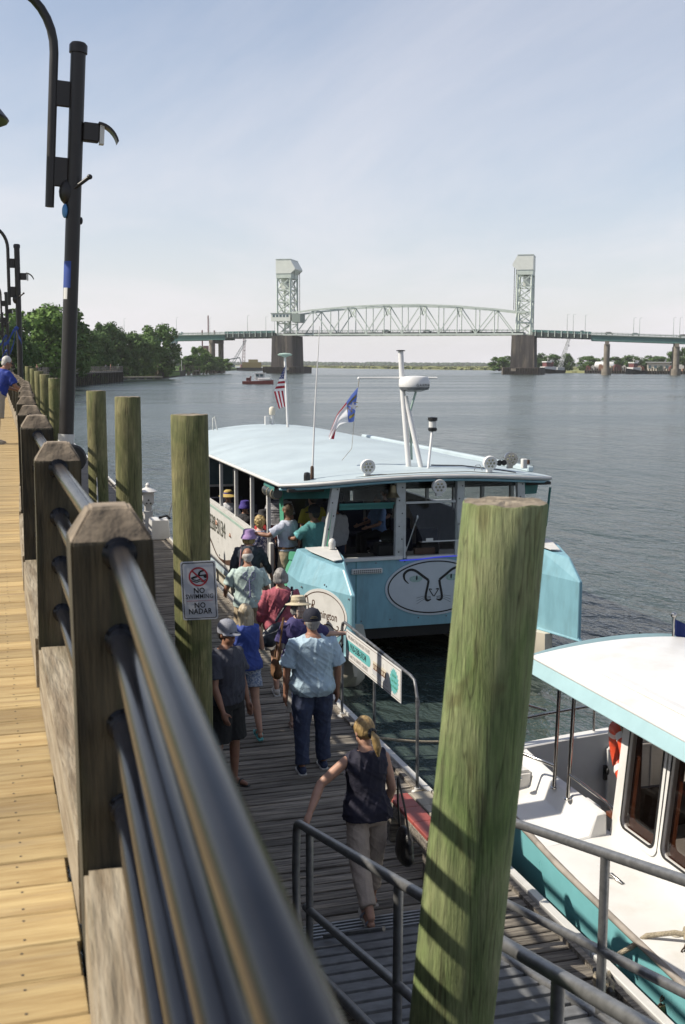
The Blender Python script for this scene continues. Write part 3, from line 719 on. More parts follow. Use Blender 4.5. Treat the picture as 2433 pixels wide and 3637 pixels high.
def tower(s0, inner):
    """inner: +1 when the lift span lies towards +s"""
    W2 = 3.6; TD = 7.0
    t = bpy.data.objects.new('lift_tower', None); col.objects.link(t); t.parent = bridge
    for ds in (-W2, W2):
        for d in (-TD, TD): bpart('tower_leg', (s0 + ds, d, 20.2), (s0 + ds, d, 51), .85, M['truss'], t)
    lv = [20.6, 26.5, 32.0, 38.0, 44.5, 51.0]
    for d in (-TD, TD):
        for z0, z1 in zip(lv, lv[1:]):
            bpart('brace', (s0 - W2, d, z0), (s0 + W2, d, z1), .42, M['truss'], t); bpart('brace', (s0 + W2, d, z0), (s0 - W2, d, z1), .42, M['truss'], t)
        for z in lv: bpart('strut', (s0 - W2, d, z), (s0 + W2, d, z), .5, M['truss'], t)
    for ds in (-W2, W2):
        for z0, z1 in zip(lv[2:], lv[3:]):
            bpart('brace', (s0 + ds, -TD, z0), (s0 + ds, TD, z1), .42, M['truss'], t); bpart('brace', (s0 + ds, TD, z0), (s0 + ds, -TD, z1), .42, M['truss'], t)
        for z in lv[2:]: bpart('strut', (s0 + ds, -TD, z), (s0 + ds, TD, z), .5, M['truss'], t)
    # portal band and machinery house with the overhang towards the span
    b = MB(); q = [bp(s0 - W2 - .5, -TD - .5, 0), bp(s0 + W2 + .5, -TD - .5, 0), bp(s0 + W2 + .5, TD + .5, 0), bp(s0 - W2 - .5, TD + .5, 0)]
    b.prism([(p.x, p.y) for p in q], 50.6, 53.0); link('portal_band', b.mesh('portal_band'), M['truss'], t)
    b = MB()
    prof = [(-4.2, 53.03), (4.0, 53.03), (6.4, 55.2), (6.4, 55.8), (3.8, 60.4), (-4.2, 60.4)]
    r0 = [bp(s0 + inner * a, -TD - .7, z) for a, z in prof]; r1 = [bp(s0 + inner * a, TD + .7, z) for a, z in prof]
    b.loft([r0, r1]); link('machinery_house', b.mesh('machinery_house'), M['bhouse'], t)
    q = [bp(s0 + inner * 3.9, -TD - .9, 0), bp(s0 - inner * 4.3, -TD - .9, 0), bp(s0 - inner * 4.3, TD + .9, 0), bp(s0 + inner * 3.9, TD + .9, 0)]
    b = MB(); b.prism([(p.x, p.y) for p in q], 60.45, 60.7); link('roof_edge', b.mesh('roof_edge'), M['truss'], t)
    # counterweight, cables and stair tower inside
    b = MB(); b.box(bp(s0 - inner * .5, 0, 47.5), (3, 10, 5), rotz(math.atan2(BE.y, BE.x))); link('counterweight', b.mesh('counterweight'), M['bhouse'], t)
    for d in (-5.5, 5.5):
        bpart('guide_cable', (s0 + inner * 5.4, d, 33), (s0 + inner * 5.4, d, 54.5), .25, M['trussdark'], t)
    b = MB()
    for q in range(9): b.beam(bp(s0 - 2.5 * (-1) ** q, -TD + 2.5, 22 + q * 3), bp(s0 + 2.5 * (-1) ** q, -TD + 2.5, 25 + q * 3), .6, .5)
    link('stair', b.mesh('stair'), M['trussgrey'], t)
    return t
M['bhouse'] = mat('pale_grey_house_panel', (0.92, 0.94, 0.87), 0.6, var=0.04, scale=0.4)
M['trussgrey'] = mat('grey_green_steel', (0.32, 0.38, 0.34), 0.7, var=0.15)
tl = tower(-HALF, 1); tr_ = tower(HALF, -1)
# operator house on the left tower
b = MB(); rt = rotz(math.atan2(BE.y, BE.x)); b.box(bp(-HALF - .6, -WD - .5, 29.7), (10.6, 3.4, 4.0), rt); oh = link('operator_house', b.mesh('operator_house'), M['bhouse'], tl)
for q in range(5):
    b = MB(); b.box(bp(-HALF - 4.4 + q * 1.9, -WD - 2.23, 30.5), (1.25, .06, 1.3), rt); link('window', b.mesh('window'), M['winblue'] if 'winblue' in M else M.setdefault('winblue', mat('dim_window', (0.10, 0.16, 0.18), 0.2)), tl)
b = MB(); b.box(bp(-HALF + 8.2, -WD + 2.0, 29.3), (4.5, 10, 4.6), rt); link('machine_box', b.mesh('machine_box'), M['trussgrey'], tl)
b = MB(); b.box(bp(-HALF - .6, -WD - .5, 31.85), (11.2, 4.0, .3), rt); link('house_roof', b.mesh('house_roof'), M['trussgrey'], tl)
# lift span: warren truss with curved top chord
b = MB(); L0, L1 = -HALF + 7.2, HALF - 5.2
nodes = [L0 + (L1 - L0) * i / 6 for i in range(7)]
b.beam(bp(-HALF, 0, 21.2), bp(HALF, 0, 21.2), 2 * WD - 2, 1.0)
ls = link('lift_span', b.mesh('lift_span'), M['trussdark'], bridge)
def top(s):
    u = s / HALF; return 35.9 - 4.4 * u * u
upper = [(nodes[i] + nodes[i + 1]) / 2 for i in range(6)]
for d in (-WD, WD):
    bpart('bottom_chord', (-HALF, d, 20.6), (HALF, d, 20.6), .9, M['truss'], ls)
    us = [-HALF] + upper + [HALF]
    mid = []
    for a, c in zip(us, us[1:]):
        bpart('top_chord', (a, d, top(a)), (c, d, top(c)), .85, M['truss'], ls)
    for i, u in enumerate(upper):
        bpart('diagonal', (nodes[i], d, 20.9), (u, d, top(u)), .5, M['truss'], ls); bpart('diagonal', (u, d, top(u)), (nodes[i + 1], d, 20.9), .5, M['truss'], ls)
        bpart('vertical', (u, d, 20.9), (u, d, top(u)), .42, M['truss'], ls)
    for i in range(1, 6): bpart('vertical', (nodes[i], d, 20.9), (nodes[i], d, top(nodes[i])), .42, M['truss'], ls)
for u in upper: bpart('sway_brace', (u, -WD, top(u)), (u, WD, top(u)), .5, M['truss'], ls); 
for u, w in zip(upper, upper[1:]): bpart('lateral_brace', (u, -WD, top(u)), (w, WD, top(w)), .35, M['truss'], ls)
for u in upper[1:5]: bpart('sway_brace', (u, -WD, top(u) - .4), (u, 0, top(u) - 5), .45, M['truss'], ls); bpart('sway_brace', (u, WD, top(u) - .4), (u, 0, top(u) - 5), .45, M['truss'], ls)
# handrail of the span
b = MB()
for d in (-WD + .6,): 
    b.beam(bp(-HALF, d, 22.9), bp(HALF, d, 22.9), .16, .16); b.beam(bp(-HALF, d, 22.4), bp(HALF, d, 22.4), .14, .3)
    for q in range(48): b.beam(bp(-HALF + SPAN * q / 47, d, 21.6), bp(-HALF + SPAN * q / 47, d, 22.95), .2, .2)
link('span_railing', b.mesh('span_railing'), M['trussgrey'], ls)
# approaches
def approach(s0, s1, name):
    b = MB(); n = 8; rings = []
    for q in range(n + 1):
        s = s0 + (s1 - s0) * q / n; z = deck_z(s); rings.append([bp(s, -WD, z - .5), bp(s, WD, z - .5), bp(s, WD, z), bp(s, -WD, z)])
    b.loft(rings); ap = link('approach_road', b.mesh('approach_road'), M['trussgrey'], bridge)
    for d in (-WD + 1.0, WD - 1.0):
        b = MB(); rings = []
        for q in range(n + 1):
            s = s0 + (s1 - s0) * q / n; z = deck_z(s); rings.append([bp(s, d - .25, z - 3.1), bp(s, d + .25, z - 3.1), bp(s, d + .25, z - .5), bp(s, d - .25, z - .5)])
        b.loft(rings); link('girder', b.mesh('girder'), M['girder'], ap)
    b = MB(); m_ = int(abs(s1 - s0) / 2.6)
    for q in range(m_ + 1):
        s = s0 + (s1 - s0) * q / m_; b.beam(bp(s, -WD + .1, deck_z(s)), bp(s, -WD + .1, deck_z(s) + 1.15), .14, .14)
    b.beam(bp(s0, -WD + .1, deck_z(s0) + .55), bp(s1, -WD + .1, deck_z(s1) + .55), .1, .5); b.beam(bp(s0, -WD + .1, deck_z(s0) + 1.1), bp(s1, -WD + .1, deck_z(s1) + 1.1), .12, .12)
    link('approach_railing', b.mesh('approach_railing'), M['trussgrey'], ap)
    return ap
al = approach(-HALF - 33, -HALF - 170, 'left'); ar = approach(HALF + 34, HALF + 190, 'right')
def flank(s0, s1):
    b = MB(); b.beam(bp(s0, 0, 21.2), bp(s1, 0, deck_z(s1) - .4), 2 * WD - 1, .8); f = link('flanking_span', b.mesh('flanking_span'), M['trussdark'], bridge)
    for d in (-WD + .6, WD - .6):
        b = MB(); b.beam(bp(s0, d, 20.2), bp(s1, d, deck_z(s1) - 1.2), .5, 2.2); link('plate_girder', b.mesh('plate_girder'), M['trussdark'], f)
    for q in range(9):
        s = s0 + (s1 - s0) * (q + .5) / 9; bpart('stiffener', (s, -WD + .2, deck_z(s) - 1.9), (s, -WD + .2, deck_z(s) + 1.1), .35, M['truss'], f)
    b = MB(); b.beam(bp(s0, -WD + .5, 22.2), bp(s1, -WD + .5, deck_z(s1) + .7), .2, 1.2); link('parapet', b.mesh('parapet'), M['girder'], f)
flank(-HALF - 4.5, -HALF - 33); flank(HALF + 4.5, HALF + 34)
# tower piers
def pier(s0, sgn):
    b = MB(); rings = []
    for z, a, d in ((3.6, 6.1, 10.8), (20.0, 5.7, 10.6)): rings.append([bp(s0 - a, -d, z), bp(s0 + a, -d, z), bp(s0 + a, d, z), bp(s0 - a, d, z)])
    b.loft(rings); p = link('tower_pier', b.mesh('tower_pier'), M['concrete'], bridge)
    b = MB(); q = [bp(s0 - 9.2, -15.5, 0), bp(s0 + 9.0, -15.5, 0), bp(s0 + 10.2, -10, 0), bp(s0 + 10.2, 13, 0), bp(s0 - 10.2, 13, 0), bp(s0 - 10.2, -13, 0)]
    b.prism([(v.x, v.y) for v in q], -2, 3.6); link('fender_base', b.mesh('fender_base'), M['concrete'], p)
    for k in range(22):
        s = s0 - 9 + k * .83; b = MB(); b.beam(bp(s, -15.75, -1), bp(s, -15.75, 3.3), .5, .4); link('fender_timber', b.mesh('fender_timber'), M['bulk'], p)
    b = MB(); b.box(bp(s0 - sgn * 4, -16.05, 2.4), (2.6, .1, 1.4), rt); link('pale_plate', b.mesh('pale_plate'), M['concpale'], p)
M['concpale'] = mat('pale_concrete', (0.19, 0.165, 0.13), 0.9, c2=(0.30, 0.26, 0.21), scale=0.4)
pier(-HALF, -1); pier(HALF, 1)
def bent(s0, lab=None):
    z = deck_z(s0) - 3.1
    b = MB(); b.beam(bp(s0, -WD - .4, z - .9), bp(s0, WD + .4, z - .9), 2.0, 1.8); p = link('pier_cap', b.mesh('pier_cap'), M['concpale'], bridge)
    for d, w in ((-WD + 1.6, 1.5), (WD - 1.6, 1.5)):
        b = MB(); b.tube([bp(s0, d, -1), bp(s0, d, z - 1.5)], w, 14); link('pier_column', b.mesh('pier_column', smooth=40), M['concpale'], p)
        b = MB(); b.tube([bp(s0, d, -1), bp(s0, d, 3.2)], 2.4, 14); link('column_footing', b.mesh('column_footing', smooth=40), M['concpale'], p)
for s in (-HALF - 41, HALF + 42, HALF + 76, HALF + 112): bent(s)
# thin light poles along the road
rr = random.Random(4)
for s in (-HALF - 61, -HALF - 48, -HALF - 20, -HALF - 15, -HALF - 10, -HALF - 92, HALF + 22, HALF + 25, HALF + 31, HALF + 55, HALF + 58, HALF + 74, HALF + 77):
    b = MB(); d = rr.choice((-WD + .3, WD - .3)); z = deck_z(s) + .02; b.tube([bp(s, d, z), bp(s, d, z + 9.5)], [.14, .07], 6); b.tube([bp(s, d, z + 9.4), bp(s + 1.2, d, z + 9.7)], .06, 5); link('light_pole', b.mesh('light_pole'), M['trussgrey'], bridge)

# ------------------------------------------------------------------ cars on the bridge
M['car_dark'] = mat('dark_car_paint', (0.03, 0.03, 0.035), 0.3, coat=0.5); M['car_white'] = mat('white_car_paint', (0.7, 0.7, 0.7), 0.3, coat=0.5); M['car_red'] = mat('maroon_car_paint', (0.12, 0.03, 0.03), 0.3, coat=0.5); M['car_silver'] = mat('silver_car_paint', (0.4, 0.42, 0.44), 0.3, 0.5)
def car(s, d, m, lab, truck=False):
    t = thing('car', lab, 'car', BC + bp(s, d, deck_z(s) + .02), math.atan2(BE.y, BE.x), 'vehicles crossing the bridge')
    L, W, H = (5.6, 2.0, 1.9) if truck else (4.7, 1.85, 1.55)
    hood = .95
    prof = [(-L / 2, .35), (L / 2, .35), (L / 2, .8), (L / 2 - .9, hood), (L / 2 - 1.7, H), (-L / 2 + (2.4 if truck else .9), H), (-L / 2 + (2.3 if truck else .25), hood + .08), (-L / 2, hood)]
    b = MB(); b.loft([[V(x, -W / 2, z) for x, z in prof], [V(x, W / 2, z) for x, z in prof]]); b.build('body', m, t, org=(0, 0, 0), bevel=.08)
    for sy in (-1, 1):
        b = MB(); x1, x0 = L / 2 - 1.75, -L / 2 + (2.5 if truck else 1.0); b.add([V(x0, sy * (W / 2 + .012), H - .12), V(x1, sy * (W / 2 + .012), H - .12), V(x1 + .5, sy * (W / 2 + .012), 1.0), V(x0 - .3, sy * (W / 2 + .012), 1.0)], [(0, 1, 2, 3)]); b.build('window', M['winblue'], t, org=(0, 0, 0))
        for x in (-L / 2 + .95, L / 2 - .95):
            b = MB(); b.lathe([(.05, -.1), (.34, -.1), (.34, .1), (.05, .1)], (x, sy * (W / 2 - .08), .34), 14, Matrix.Rotation(R(90), 3, 'X')); b.build('wheel', M['black'], t, org=(0, 0, 0), smooth=40)
for s, d, m, lab, tr in ((-8, -5, 'car_dark', 'dark car left of the middle of the lift span', False), (14, -5, 'car_white', 'white car near the middle of the lift span', False), (HALF - 25, -5, 'car_dark', 'dark car under the right end of the lift span', False),
        (HALF + 29, -5, 'car_white', 'white pickup truck just right of the right bridge tower', True), (HALF + 43, -5, 'car_red', 'maroon car right of the white pickup on the bridge', False), (HALF + 56, -5, 'car_silver', 'silver car near the bridge pier on the right', False), (HALF + 79, -5, 'car_red', 'small dark red car second from the right edge', False), (HALF + 88, -5, 'car_dark', 'dark van at the far right of the bridge', True)):
    car(s, d, M[m], lab, tr)
# ------------------------------------------------------------------ tour boat (catamaran, bow towards the camera)
tb = thing('tour_boat', 'large pale blue tour catamaran with a long roof moored at the dock', 'boat', (6.65, 17.0, 0))
CXB = 6.65
def mir(pts): return [(2 * CXB - x, y) for x, y in pts][::-1]
# two hulls
for side in (0, 1):
    b = MB(); rings = []
    for y, w, zt, zb in ((15.8, .05, .70, .25), (16.2, .30, .70, -.05), (16.9, .48, .76, -.3), (20, .55, .76, -.35), (28.1, .55, .76, -.3)):
        cx = 5.06 if side == 0 else 2 * CXB - 5.06
        rings.append([V(cx - w, y, zt), V(cx - w * .92, y, zb + .15), V(cx - w * .4, y, zb), V(cx + w * .4, y, zb), V(cx + w * .92, y, zb + .15), V(cx + w, y, zt)])
    b.loft(rings); b.build('hull', M['cream'], tb, smooth=35)
# deck between the hulls
b = MB(); b.prism([(4.42, 17.22), (8.88, 17.22), (8.88, 28.1), (4.42, 28.1)], .765, .90); b.build('main_deck', M['joist'], tb)
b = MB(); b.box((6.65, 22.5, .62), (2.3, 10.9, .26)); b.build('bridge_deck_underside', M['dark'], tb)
# sponson boxes left and right of the bow
def sponson(side):
    f = (lambda p: p) if side == 0 else (lambda p: V(2 * CXB - p.x, p.y, p.z))
    lo = [V(4.36, 17.2, 0), V(4.34, 16.4, 0), V(4.80, 15.22, 0), V(4.86, 15.20, 0), V(5.08, 16.1, 0), V(5.22, 17.2, 0)]
    top = [V(4.52, 17.2, 2.0), V(4.52, 16.6, 2.0), V(4.80, 15.62, 1.93), V(4.84, 15.60, 1.93), V(5.02, 16.3, 2.0), V(5.14, 17.2, 2.02)]
    r0 = [f(V(p.x, p.y, .74)) for p in lo]; r1 = [f(V(p.x, p.y, 1.62)) for p in lo]; r2 = [f(p) for p in top]
    rl = [f(V(p.x + (p.x - 4.85) * .12, p.y - (.06 if p.y < 16 else 0), .70)) for p in lo]
    b = MB(); b.loft([rl, r0, r1, r2]); s = b.build('bow_box', M['blue'] if side == 0 else M['blue_right'], tb, bevel=.012)
    b = MB(); q = [f(V(4.60, 17.0, 2.035)), f(V(4.60, 16.65, 2.032)), f(V(4.78, 16.0, 1.985)), f(V(4.92, 16.05, 1.99)), f(V(5.04, 16.7, 2.03)), f(V(5.08, 17.0, 2.04))]
    b.loft([q, [p + V(0, 0, .012) for p in q]]); b.build('non_slip_pad', M['whitep'], s)
    return s
M['blue_right'] = M['blue']  # right bow box wears the same blue paint as the left
sL = sponson(0); sR = sponson(1)
# front bulkhead with cat face oval
b = MB(); b.box((CXB, 17.10, 1.225), (3.44, .16, 1.11)); fb = b.build('front_bulkhead', M['blue'], tb)
def oval(cx, cz, rx, rz, k=48): return [V(cx + rx * math.cos(2 * math.pi * q / k), 0, cz + rz * math.sin(2 * math.pi * q / k)) for q in range(k)]
M['panelgrey'] = mat('pale_oval_board', (0.60, 0.64, 0.68), 0.5, var=0.03)
OX, OZ = 6.78, 1.30
def flatpoly(pts, y, name, m, par, th=.012):
    b = MB(); b.loft([[V(p.x, y, p.z) for p in pts], [V(p.x, y - th, p.z) for p in pts]]); return b.build(name, m, par)
ov = flatpoly(oval(OX, OZ, .84, .47), 17.018, 'cat_oval_board', M['panelgrey'], tb)
def ribbon(pts, ws, y, name, m, par):
    b = MB(); vs = []
    for i, p in enumerate(pts):
        a = Vector(pts[max(0, i - 1)]); c = Vector(pts[min(len(pts) - 1, i + 1)]); d = (c - a).normalized(); n = Vector((-d.y, d.x))
        w = ws[i] if isinstance(ws, (list, tuple)) else ws
        for s in (1, -1): q = Vector(p) + n * w / 2 * s; vs.append(V(OX + q.x, y, OZ + q.y))
    b.add(vs, [(2 * i, 2 * i + 2, 2 * i + 3, 2 * i + 1) for i in range(len(pts) - 1)]); return b.build(name, m, par)
k = 60
ribbon([(.79 * math.cos(2 * math.pi * q / k), .425 * math.sin(2 * math.pi * q / k)) for q in range(k + 1)], .022, 17.003, 'oval_outline', M['ink'], ov)
def cr(pts, n=6):
    """smooth curve through points"""
    P = [Vector(p) for p in pts]; outp = []
    for i in range(len(P) - 1):
        p0, p1, p2, p3 = P[max(i - 1, 0)], P[i], P[i + 1], P[min(i + 2, len(P) - 1)]
        for q in range(n):
            t = q / n; outp.append(.5 * ((2 * p1) + (p2 - p0) * t + (2 * p0 - 5 * p1 + 4 * p2 - p3) * t * t + (3 * p1 - p0 - 3 * p2 + p3) * t ** 3))
    return [tuple(p) for p in outp] + [tuple(P[-1])]
for s in (-1, 1):
    brow = [(s * x, z) for x, z in ((.44, .075), (.51, .15), (.515, .24), (.43, .30), (.33, .285), (.21, .20), (.095, .115))]
    c = cr(brow); ribbon(c, [.012 + .030 * min(1, i / 10) for i in range(len(c))], 17.003, 'brow', M['ink'], ov)
    nose = [(s * x, z) for x, z in ((.095, .115), (.105, .04), (.135, -.10), (.14, -.19), (.10, -.22), (.045, -.20))]
    c = cr(nose); ribbon(c, [.040 if i < len(c) - 8 else .04 - .004 * (i - len(c) + 8) for i in range(len(c))], 17.002, 'nose_line', M['ink'], ov)
    c = cr([(s * .035, -.04), (s * .075, -.03), (s * .07, -.055), (s * .005, -.155)]); ribbon(c, .016, 17.001, 'nostril', M['ink'], ov)
    eye = [V(OX + s * (.315 + .115 * math.cos(q * .4488)), 0, OZ + .155 + .058 * math.sin(q * .4488) * (1.1 if q > 7 else .8)) for q in range(14)]
    e = flatpoly(eye, 17.0045, 'eye', M['eyegreen'] if 'eyegreen' in M else M.setdefault('eyegreen', mat('pale_green_eye', (0.36, 0.50, 0.46), 0.5, var=0.2, scale=30)), ov, .0015)
    b = MB(); b.ell((OX + s * .30, 17.001, OZ + .165), (.014, .0015, .042), 10, 6); b.build('pupil', M['ink'], ov)
    for q in range(3):
        c = cr([(s * .05, -.16 - .01 * q), (s * .16, -.145 - .025 * q), (s * .30, -.17 - .05 * q)]); ribbon(c, .005, 17.0035, 'whisker', M['ink'], ov)
# brow mirrored: keep both strokes facing the camera
# "Wilmington" oval on the port box
n_ = V(-.926, -.377, 0).normalized(); xdir = V(.377, -.926, 0).normalized()
pm_ = V(4.575, 15.82, 1.25); mtx = frame(pm_ + n_ * .004, xdir, n_)
def onbox(pts, name, m, z, th, par):
    b = MB(); b.prism(pts, z, z + th); me = b.mesh(name); me.transform(Matrix.Translation(-Vector(parent_world(par))) @ mtx); return link(name, me, m, par)
el = lambda a, c, k=44: [(a * math.cos(2 * math.pi * q / k), c * math.sin(2 * math.pi * q / k)) for q in range(k)]
wb = onbox(el(.56, .36), 'name_oval_board', M['whitep'], 0, .018, sL)
def ring_on(a, c, w, z, m, par, name):
    k = 44; o_ = el(a, c); i_ = el(a - w, c - w); b = MB(); b.add([(x, y, z) for x, y in o_] + [(x, y, z) for x, y in i_], [(q, (q + 1) % k, k + (q + 1) % k, k + q) for q in range(k)])
    me = b.mesh(name); me.transform(Matrix.Translation(-Vector(parent_world(par))) @ mtx); return link(name, me, m, par)
ring_on(.515, .32, .015, .0195, M['brown'], wb, 'oval_line')
W4 = Matrix.Translation(-Vector(parent_world(wb))) @ mtx
text('ilmington', .17, M['brown'], wb, W4 @ Matrix.Translation((.08, -.02, .019)), sx=.80, bold=.002)
def stroke_on(pts, w, name, par, z=.0195, m=None):
    pts = cr(pts); vs = []
    for i, p in enumerate(pts):
        a = Vector(pts[max(0, i - 1)]); c = Vector(pts[min(len(pts) - 1, i + 1)]); d = (c - a).normalized(); n = Vector((-d.y, d.x)) * w / 2
        for s in (1, -1): q = Vector(p) + n * s; vs.append((q.x, q.y, z))
    b = MB(); b.add(vs, [(2 * i + 1, 2 * i + 3, 2 * i + 2, 2 * i) for i in range(len(pts) - 1)]); me = b.mesh(name); me.transform(Matrix.Translation(-Vector(parent_world(par))) @ mtx); return link(name, me, m or M['brown'], par)
stroke_on([(-.42, .10), (-.44, .17), (-.40, .20), (-.37, .14), (-.35, -.04), (-.33, -.08), (-.29, .0), (-.26, .10), (-.23, .02), (-.225, -.07)], .026, 'letter_w', wb)
stroke_on([(-.26, .10), (-.25, .155), (-.21, .15), (-.215, .10), (-.25, .08)], .018, 'letter_w_eye', wb)
stroke_on([(.02, -.17), (.14, -.15), (.26, -.19), (.34, -.20), (.36, -.15), (.32, -.14)], .02, 'flourish', wb)
# small dome light and light bar
b = MB(); b.lathe([(.05, 0), (.055, .05), (.06, .10), (.04, .15), (.005, .165)], (4.97, 16.75, 2.05), 14); b.build('dome_light', M['whitep'], sL, smooth=50)
b = MB(); b.box((5.62, 16.985, 1.62), (.52, .05, .085)); lb = b.build('light_bar', M['whitep'], tb, bevel=.012)
for i in range(14):
    for j in range(2):
        b = MB(); b.box((5.40 + i * .034, 16.957, 1.605 + j * .032), (.018, .006, .018)); b.build('diode', M['black'], lb)
# windscreen: sill, posts, header
M['frame'] = mat('white_window_frame', (0.60, 0.62, 0.61), 0.5, var=0.06, dirt=(0.35, 0.33, 0.28), dirt_amt=0.4, dirt_scale=5)
b = MB(); b.box((5.6, 17.03, 1.81), (1.25, .12, .05)); b.box((7.45, 17.05, 1.80), (2.3, .1, .045)); b.build('sill', M['whitep'], tb, bevel=.006)
def wpost(x0, x1, w, name='window_post', y0=17.06, y1=16.98, z0=1.80, z1=3.06):
    b = MB(); b.loft([[V(x0 - w / 2, y0 - .05, z0), V(x0 + w / 2, y0 - .05, z0), V(x0 + w / 2, y0 + .05, z0), V(x0 - w / 2, y0 + .05, z0)], [V(x1 - w / 2, y1 - .05, z1), V(x1 + w / 2, y1 - .05, z1), V(x1 + w / 2, y1 + .05, z1), V(x1 - w / 2, y1 + .05, z1)]])
    p = b.build(name, M['frame'], tb, bevel=.006)
    for q in range(6):
        t = (q + .5) / 6; bb = MB(); bb.ell((x0 + (x1 - x0) * t + (.025 if q % 2 else -.025), y0 + (y1 - y0) * t - .055, z0 + (z1 - z0) * t), (.012, .006, .012), 8, 4); bb.build('screw', M['black'], p)
    return p
wpost(4.93, 5.10, .13); wpost(6.19, 6.17, .16); wpost(7.23, 7.20, .13); wpost(8.40, 8.26, .13)
for xa, xb in ((5.16, 6.08), (6.27, 7.14), (7.29, 8.20)):
    b = MB(); b.box(((xa + xb) / 2, 17.0, 2.70), (xb - xa, .04, .035)); b.build('transom_bar', M['frame'] if xa > 6.2 else M['teal'], tb)
b = MB(); b.box((5.62, 17.03, 2.66), (.9, .03, .09)); b.build('rolled_teal_flap', M['teal'], tb)
for xa, xb, z0, z1 in ((5.17, 6.07, 2.74, 3.06), (6.28, 7.13, 2.74, 3.06), (7.29, 8.19, 2.74, 3.06), (7.29, 8.19, 1.85, 2.66)):
    b = MB(); b.box(((xa + xb) / 2, 17.02, (z0 + z1) / 2), (xb - xa, .008, z1 - z0)); b.build('window_pane', M['glass'], tb)
# hinged middle pane, swung outwards at the bottom
b = MB(); b.loft([[V(6.30, 16.99, 2.68), V(7.12, 16.99, 2.68), V(7.12, 17.0, 2.68), V(6.30, 17.0, 2.68)], [V(6.48, 16.72, 2.10), V(7.10, 16.72, 2.10), V(7.10, 16.73, 2.10), V(6.48, 16.73, 2.10)]]); hp = b.build('hinged_pane', M['glass'], tb)
b = MB(); b.beam((6.46, 16.725, 2.10), (7.11, 16.725, 2.10), .015, .02); b.build('pane_edge', M['frame'], hp)
b = MB(); b.box((6.58, 16.715, 2.13), (.12, .006, .05)); b.build('white_sticker', M['whitep'], hp)
b = MB(); b.tube([(6.42, 16.85, 2.48), (6.30, 17.0, 1.95)], .008, 6); b.ell((6.42, 16.85, 2.48), (.018, .018, .035), 8, 5); b.build('gas_strut', M['frame'], hp)
for x_ in (6.26, 7.15):
    b = MB(); b.box((x_, 17.0, 2.25), (.03, .04, .9)); b.build('inner_frame', M['frame'], tb)
# interior console and dark stuff behind the glass
b = MB(); b.box((6.6, 17.6, 1.62), (2.6, .5, .30)); b.box((6.2, 17.55, 1.87), (.5, .3, .22)); b.box((6.9, 17.6, 1.85), (.35, .2, .2)); b.build('helm_console', M['black'], tb, bevel=.03)
b = MB(); b.lathe([(.17, -.015), (.19, 0), (.17, .015)], (6.35, 17.95, 1.95), 20, Matrix.Rotation(R(60), 3, 'X')); b.build('helm_wheel', M['steel'], tb)
b = MB(); b.ell((6.36, 17.28, 1.90), (.05, .04, .06)); b.build('gauge', M['whitep'], tb, smooth=60)
b = MB(); b.box((6.68, 17.2, 1.87), (.35, .06, .10)); b.build('wood_panel', M['brown'], tb)
# roof
def roof_pt(u, v, dz=0):
    """u -1..1 across, v 0..1 from front to back; superellipse corners"""
    a = u; yb, yf = 28.4, 16.72
    w = 2.36
    # front corners pulled back
    y = yf + (yb - yf) * v
    cornf = (abs(a) ** 5) * .62 * max(0, 1 - v * 8); cornb = (abs(a) ** 6) * .8 * max(0, 1 - (1 - v) * 8)
    z = 3.03 + (.15 + .20 * min(1, v * 2.2)) * (1 - a * a)
    return V(CXB + a * w, y + cornf - cornb, z + dz)
b = MB(); nu, nv = 24, 40
def RU(i): 
    t = -1 + 2 * i; return math.copysign(abs(t) ** .8, t)
def RV(j): return j * j * (3 - 2 * j) * .5 + j * .5
b.grid(lambda i, j: roof_pt(RU(i), RV(j)), nu, nv); b.grid(lambda i, j: roof_pt(RU(1 - i), RV(j), -.07), nu, nv)
edge = [roof_pt(RU(i / nu), 0) for i in range(nu + 1)] + [roof_pt(1, RV(j / nv)) for j in range(1, nv + 1)] + [roof_pt(RU(1 - i / nu), 1) for i in range(1, nu + 1)] + [roof_pt(-1, RV(1 - j / nv)) for j in range(1, nv)]
n = len(edge); b.add(edge + [p - V(0, 0, .07) for p in edge], [(q, n + q, n + (q + 1) % n, (q + 1) % n) for q in range(n)])
rf = b.build('roof', M['roof'], tb, smooth=40)
b = MB(); b.tube([p + V((p.x - CXB) * .004, 0, -.035) for p in edge] + [edge[0] + V(0, 0, -.035)], .028, 8); b.build('roof_edge_trim', M['whitep'], rf, smooth=60)
b = MB(); b.tube([roof_pt(RU(i / 20), 0, -.10) + V(0, .05, 0) for i in range(21)], .022, 8); b.build('header_trim', M['blue'], rf, smooth=60)
b = MB(); b.box((8.92, 22.6, 3.10), (.12, 9.4, .10)); b.build('gutter_rail', M['roof'], rf, bevel=.02)
b = MB(); b.tube([(5.25, 28.2, 3.2), (5.25, 28.2, 3.55), (5.28, 28.1, 3.6), (5.32, 28.0, 3.2)], .018, 8); b.build('grab_rail', M['frame'], rf, smooth=60)
b = MB(); b.box((CXB, 22.6, 2.93), (4.55, 10.9, .05)); b.build('ceiling_panel', M['joist'], rf)
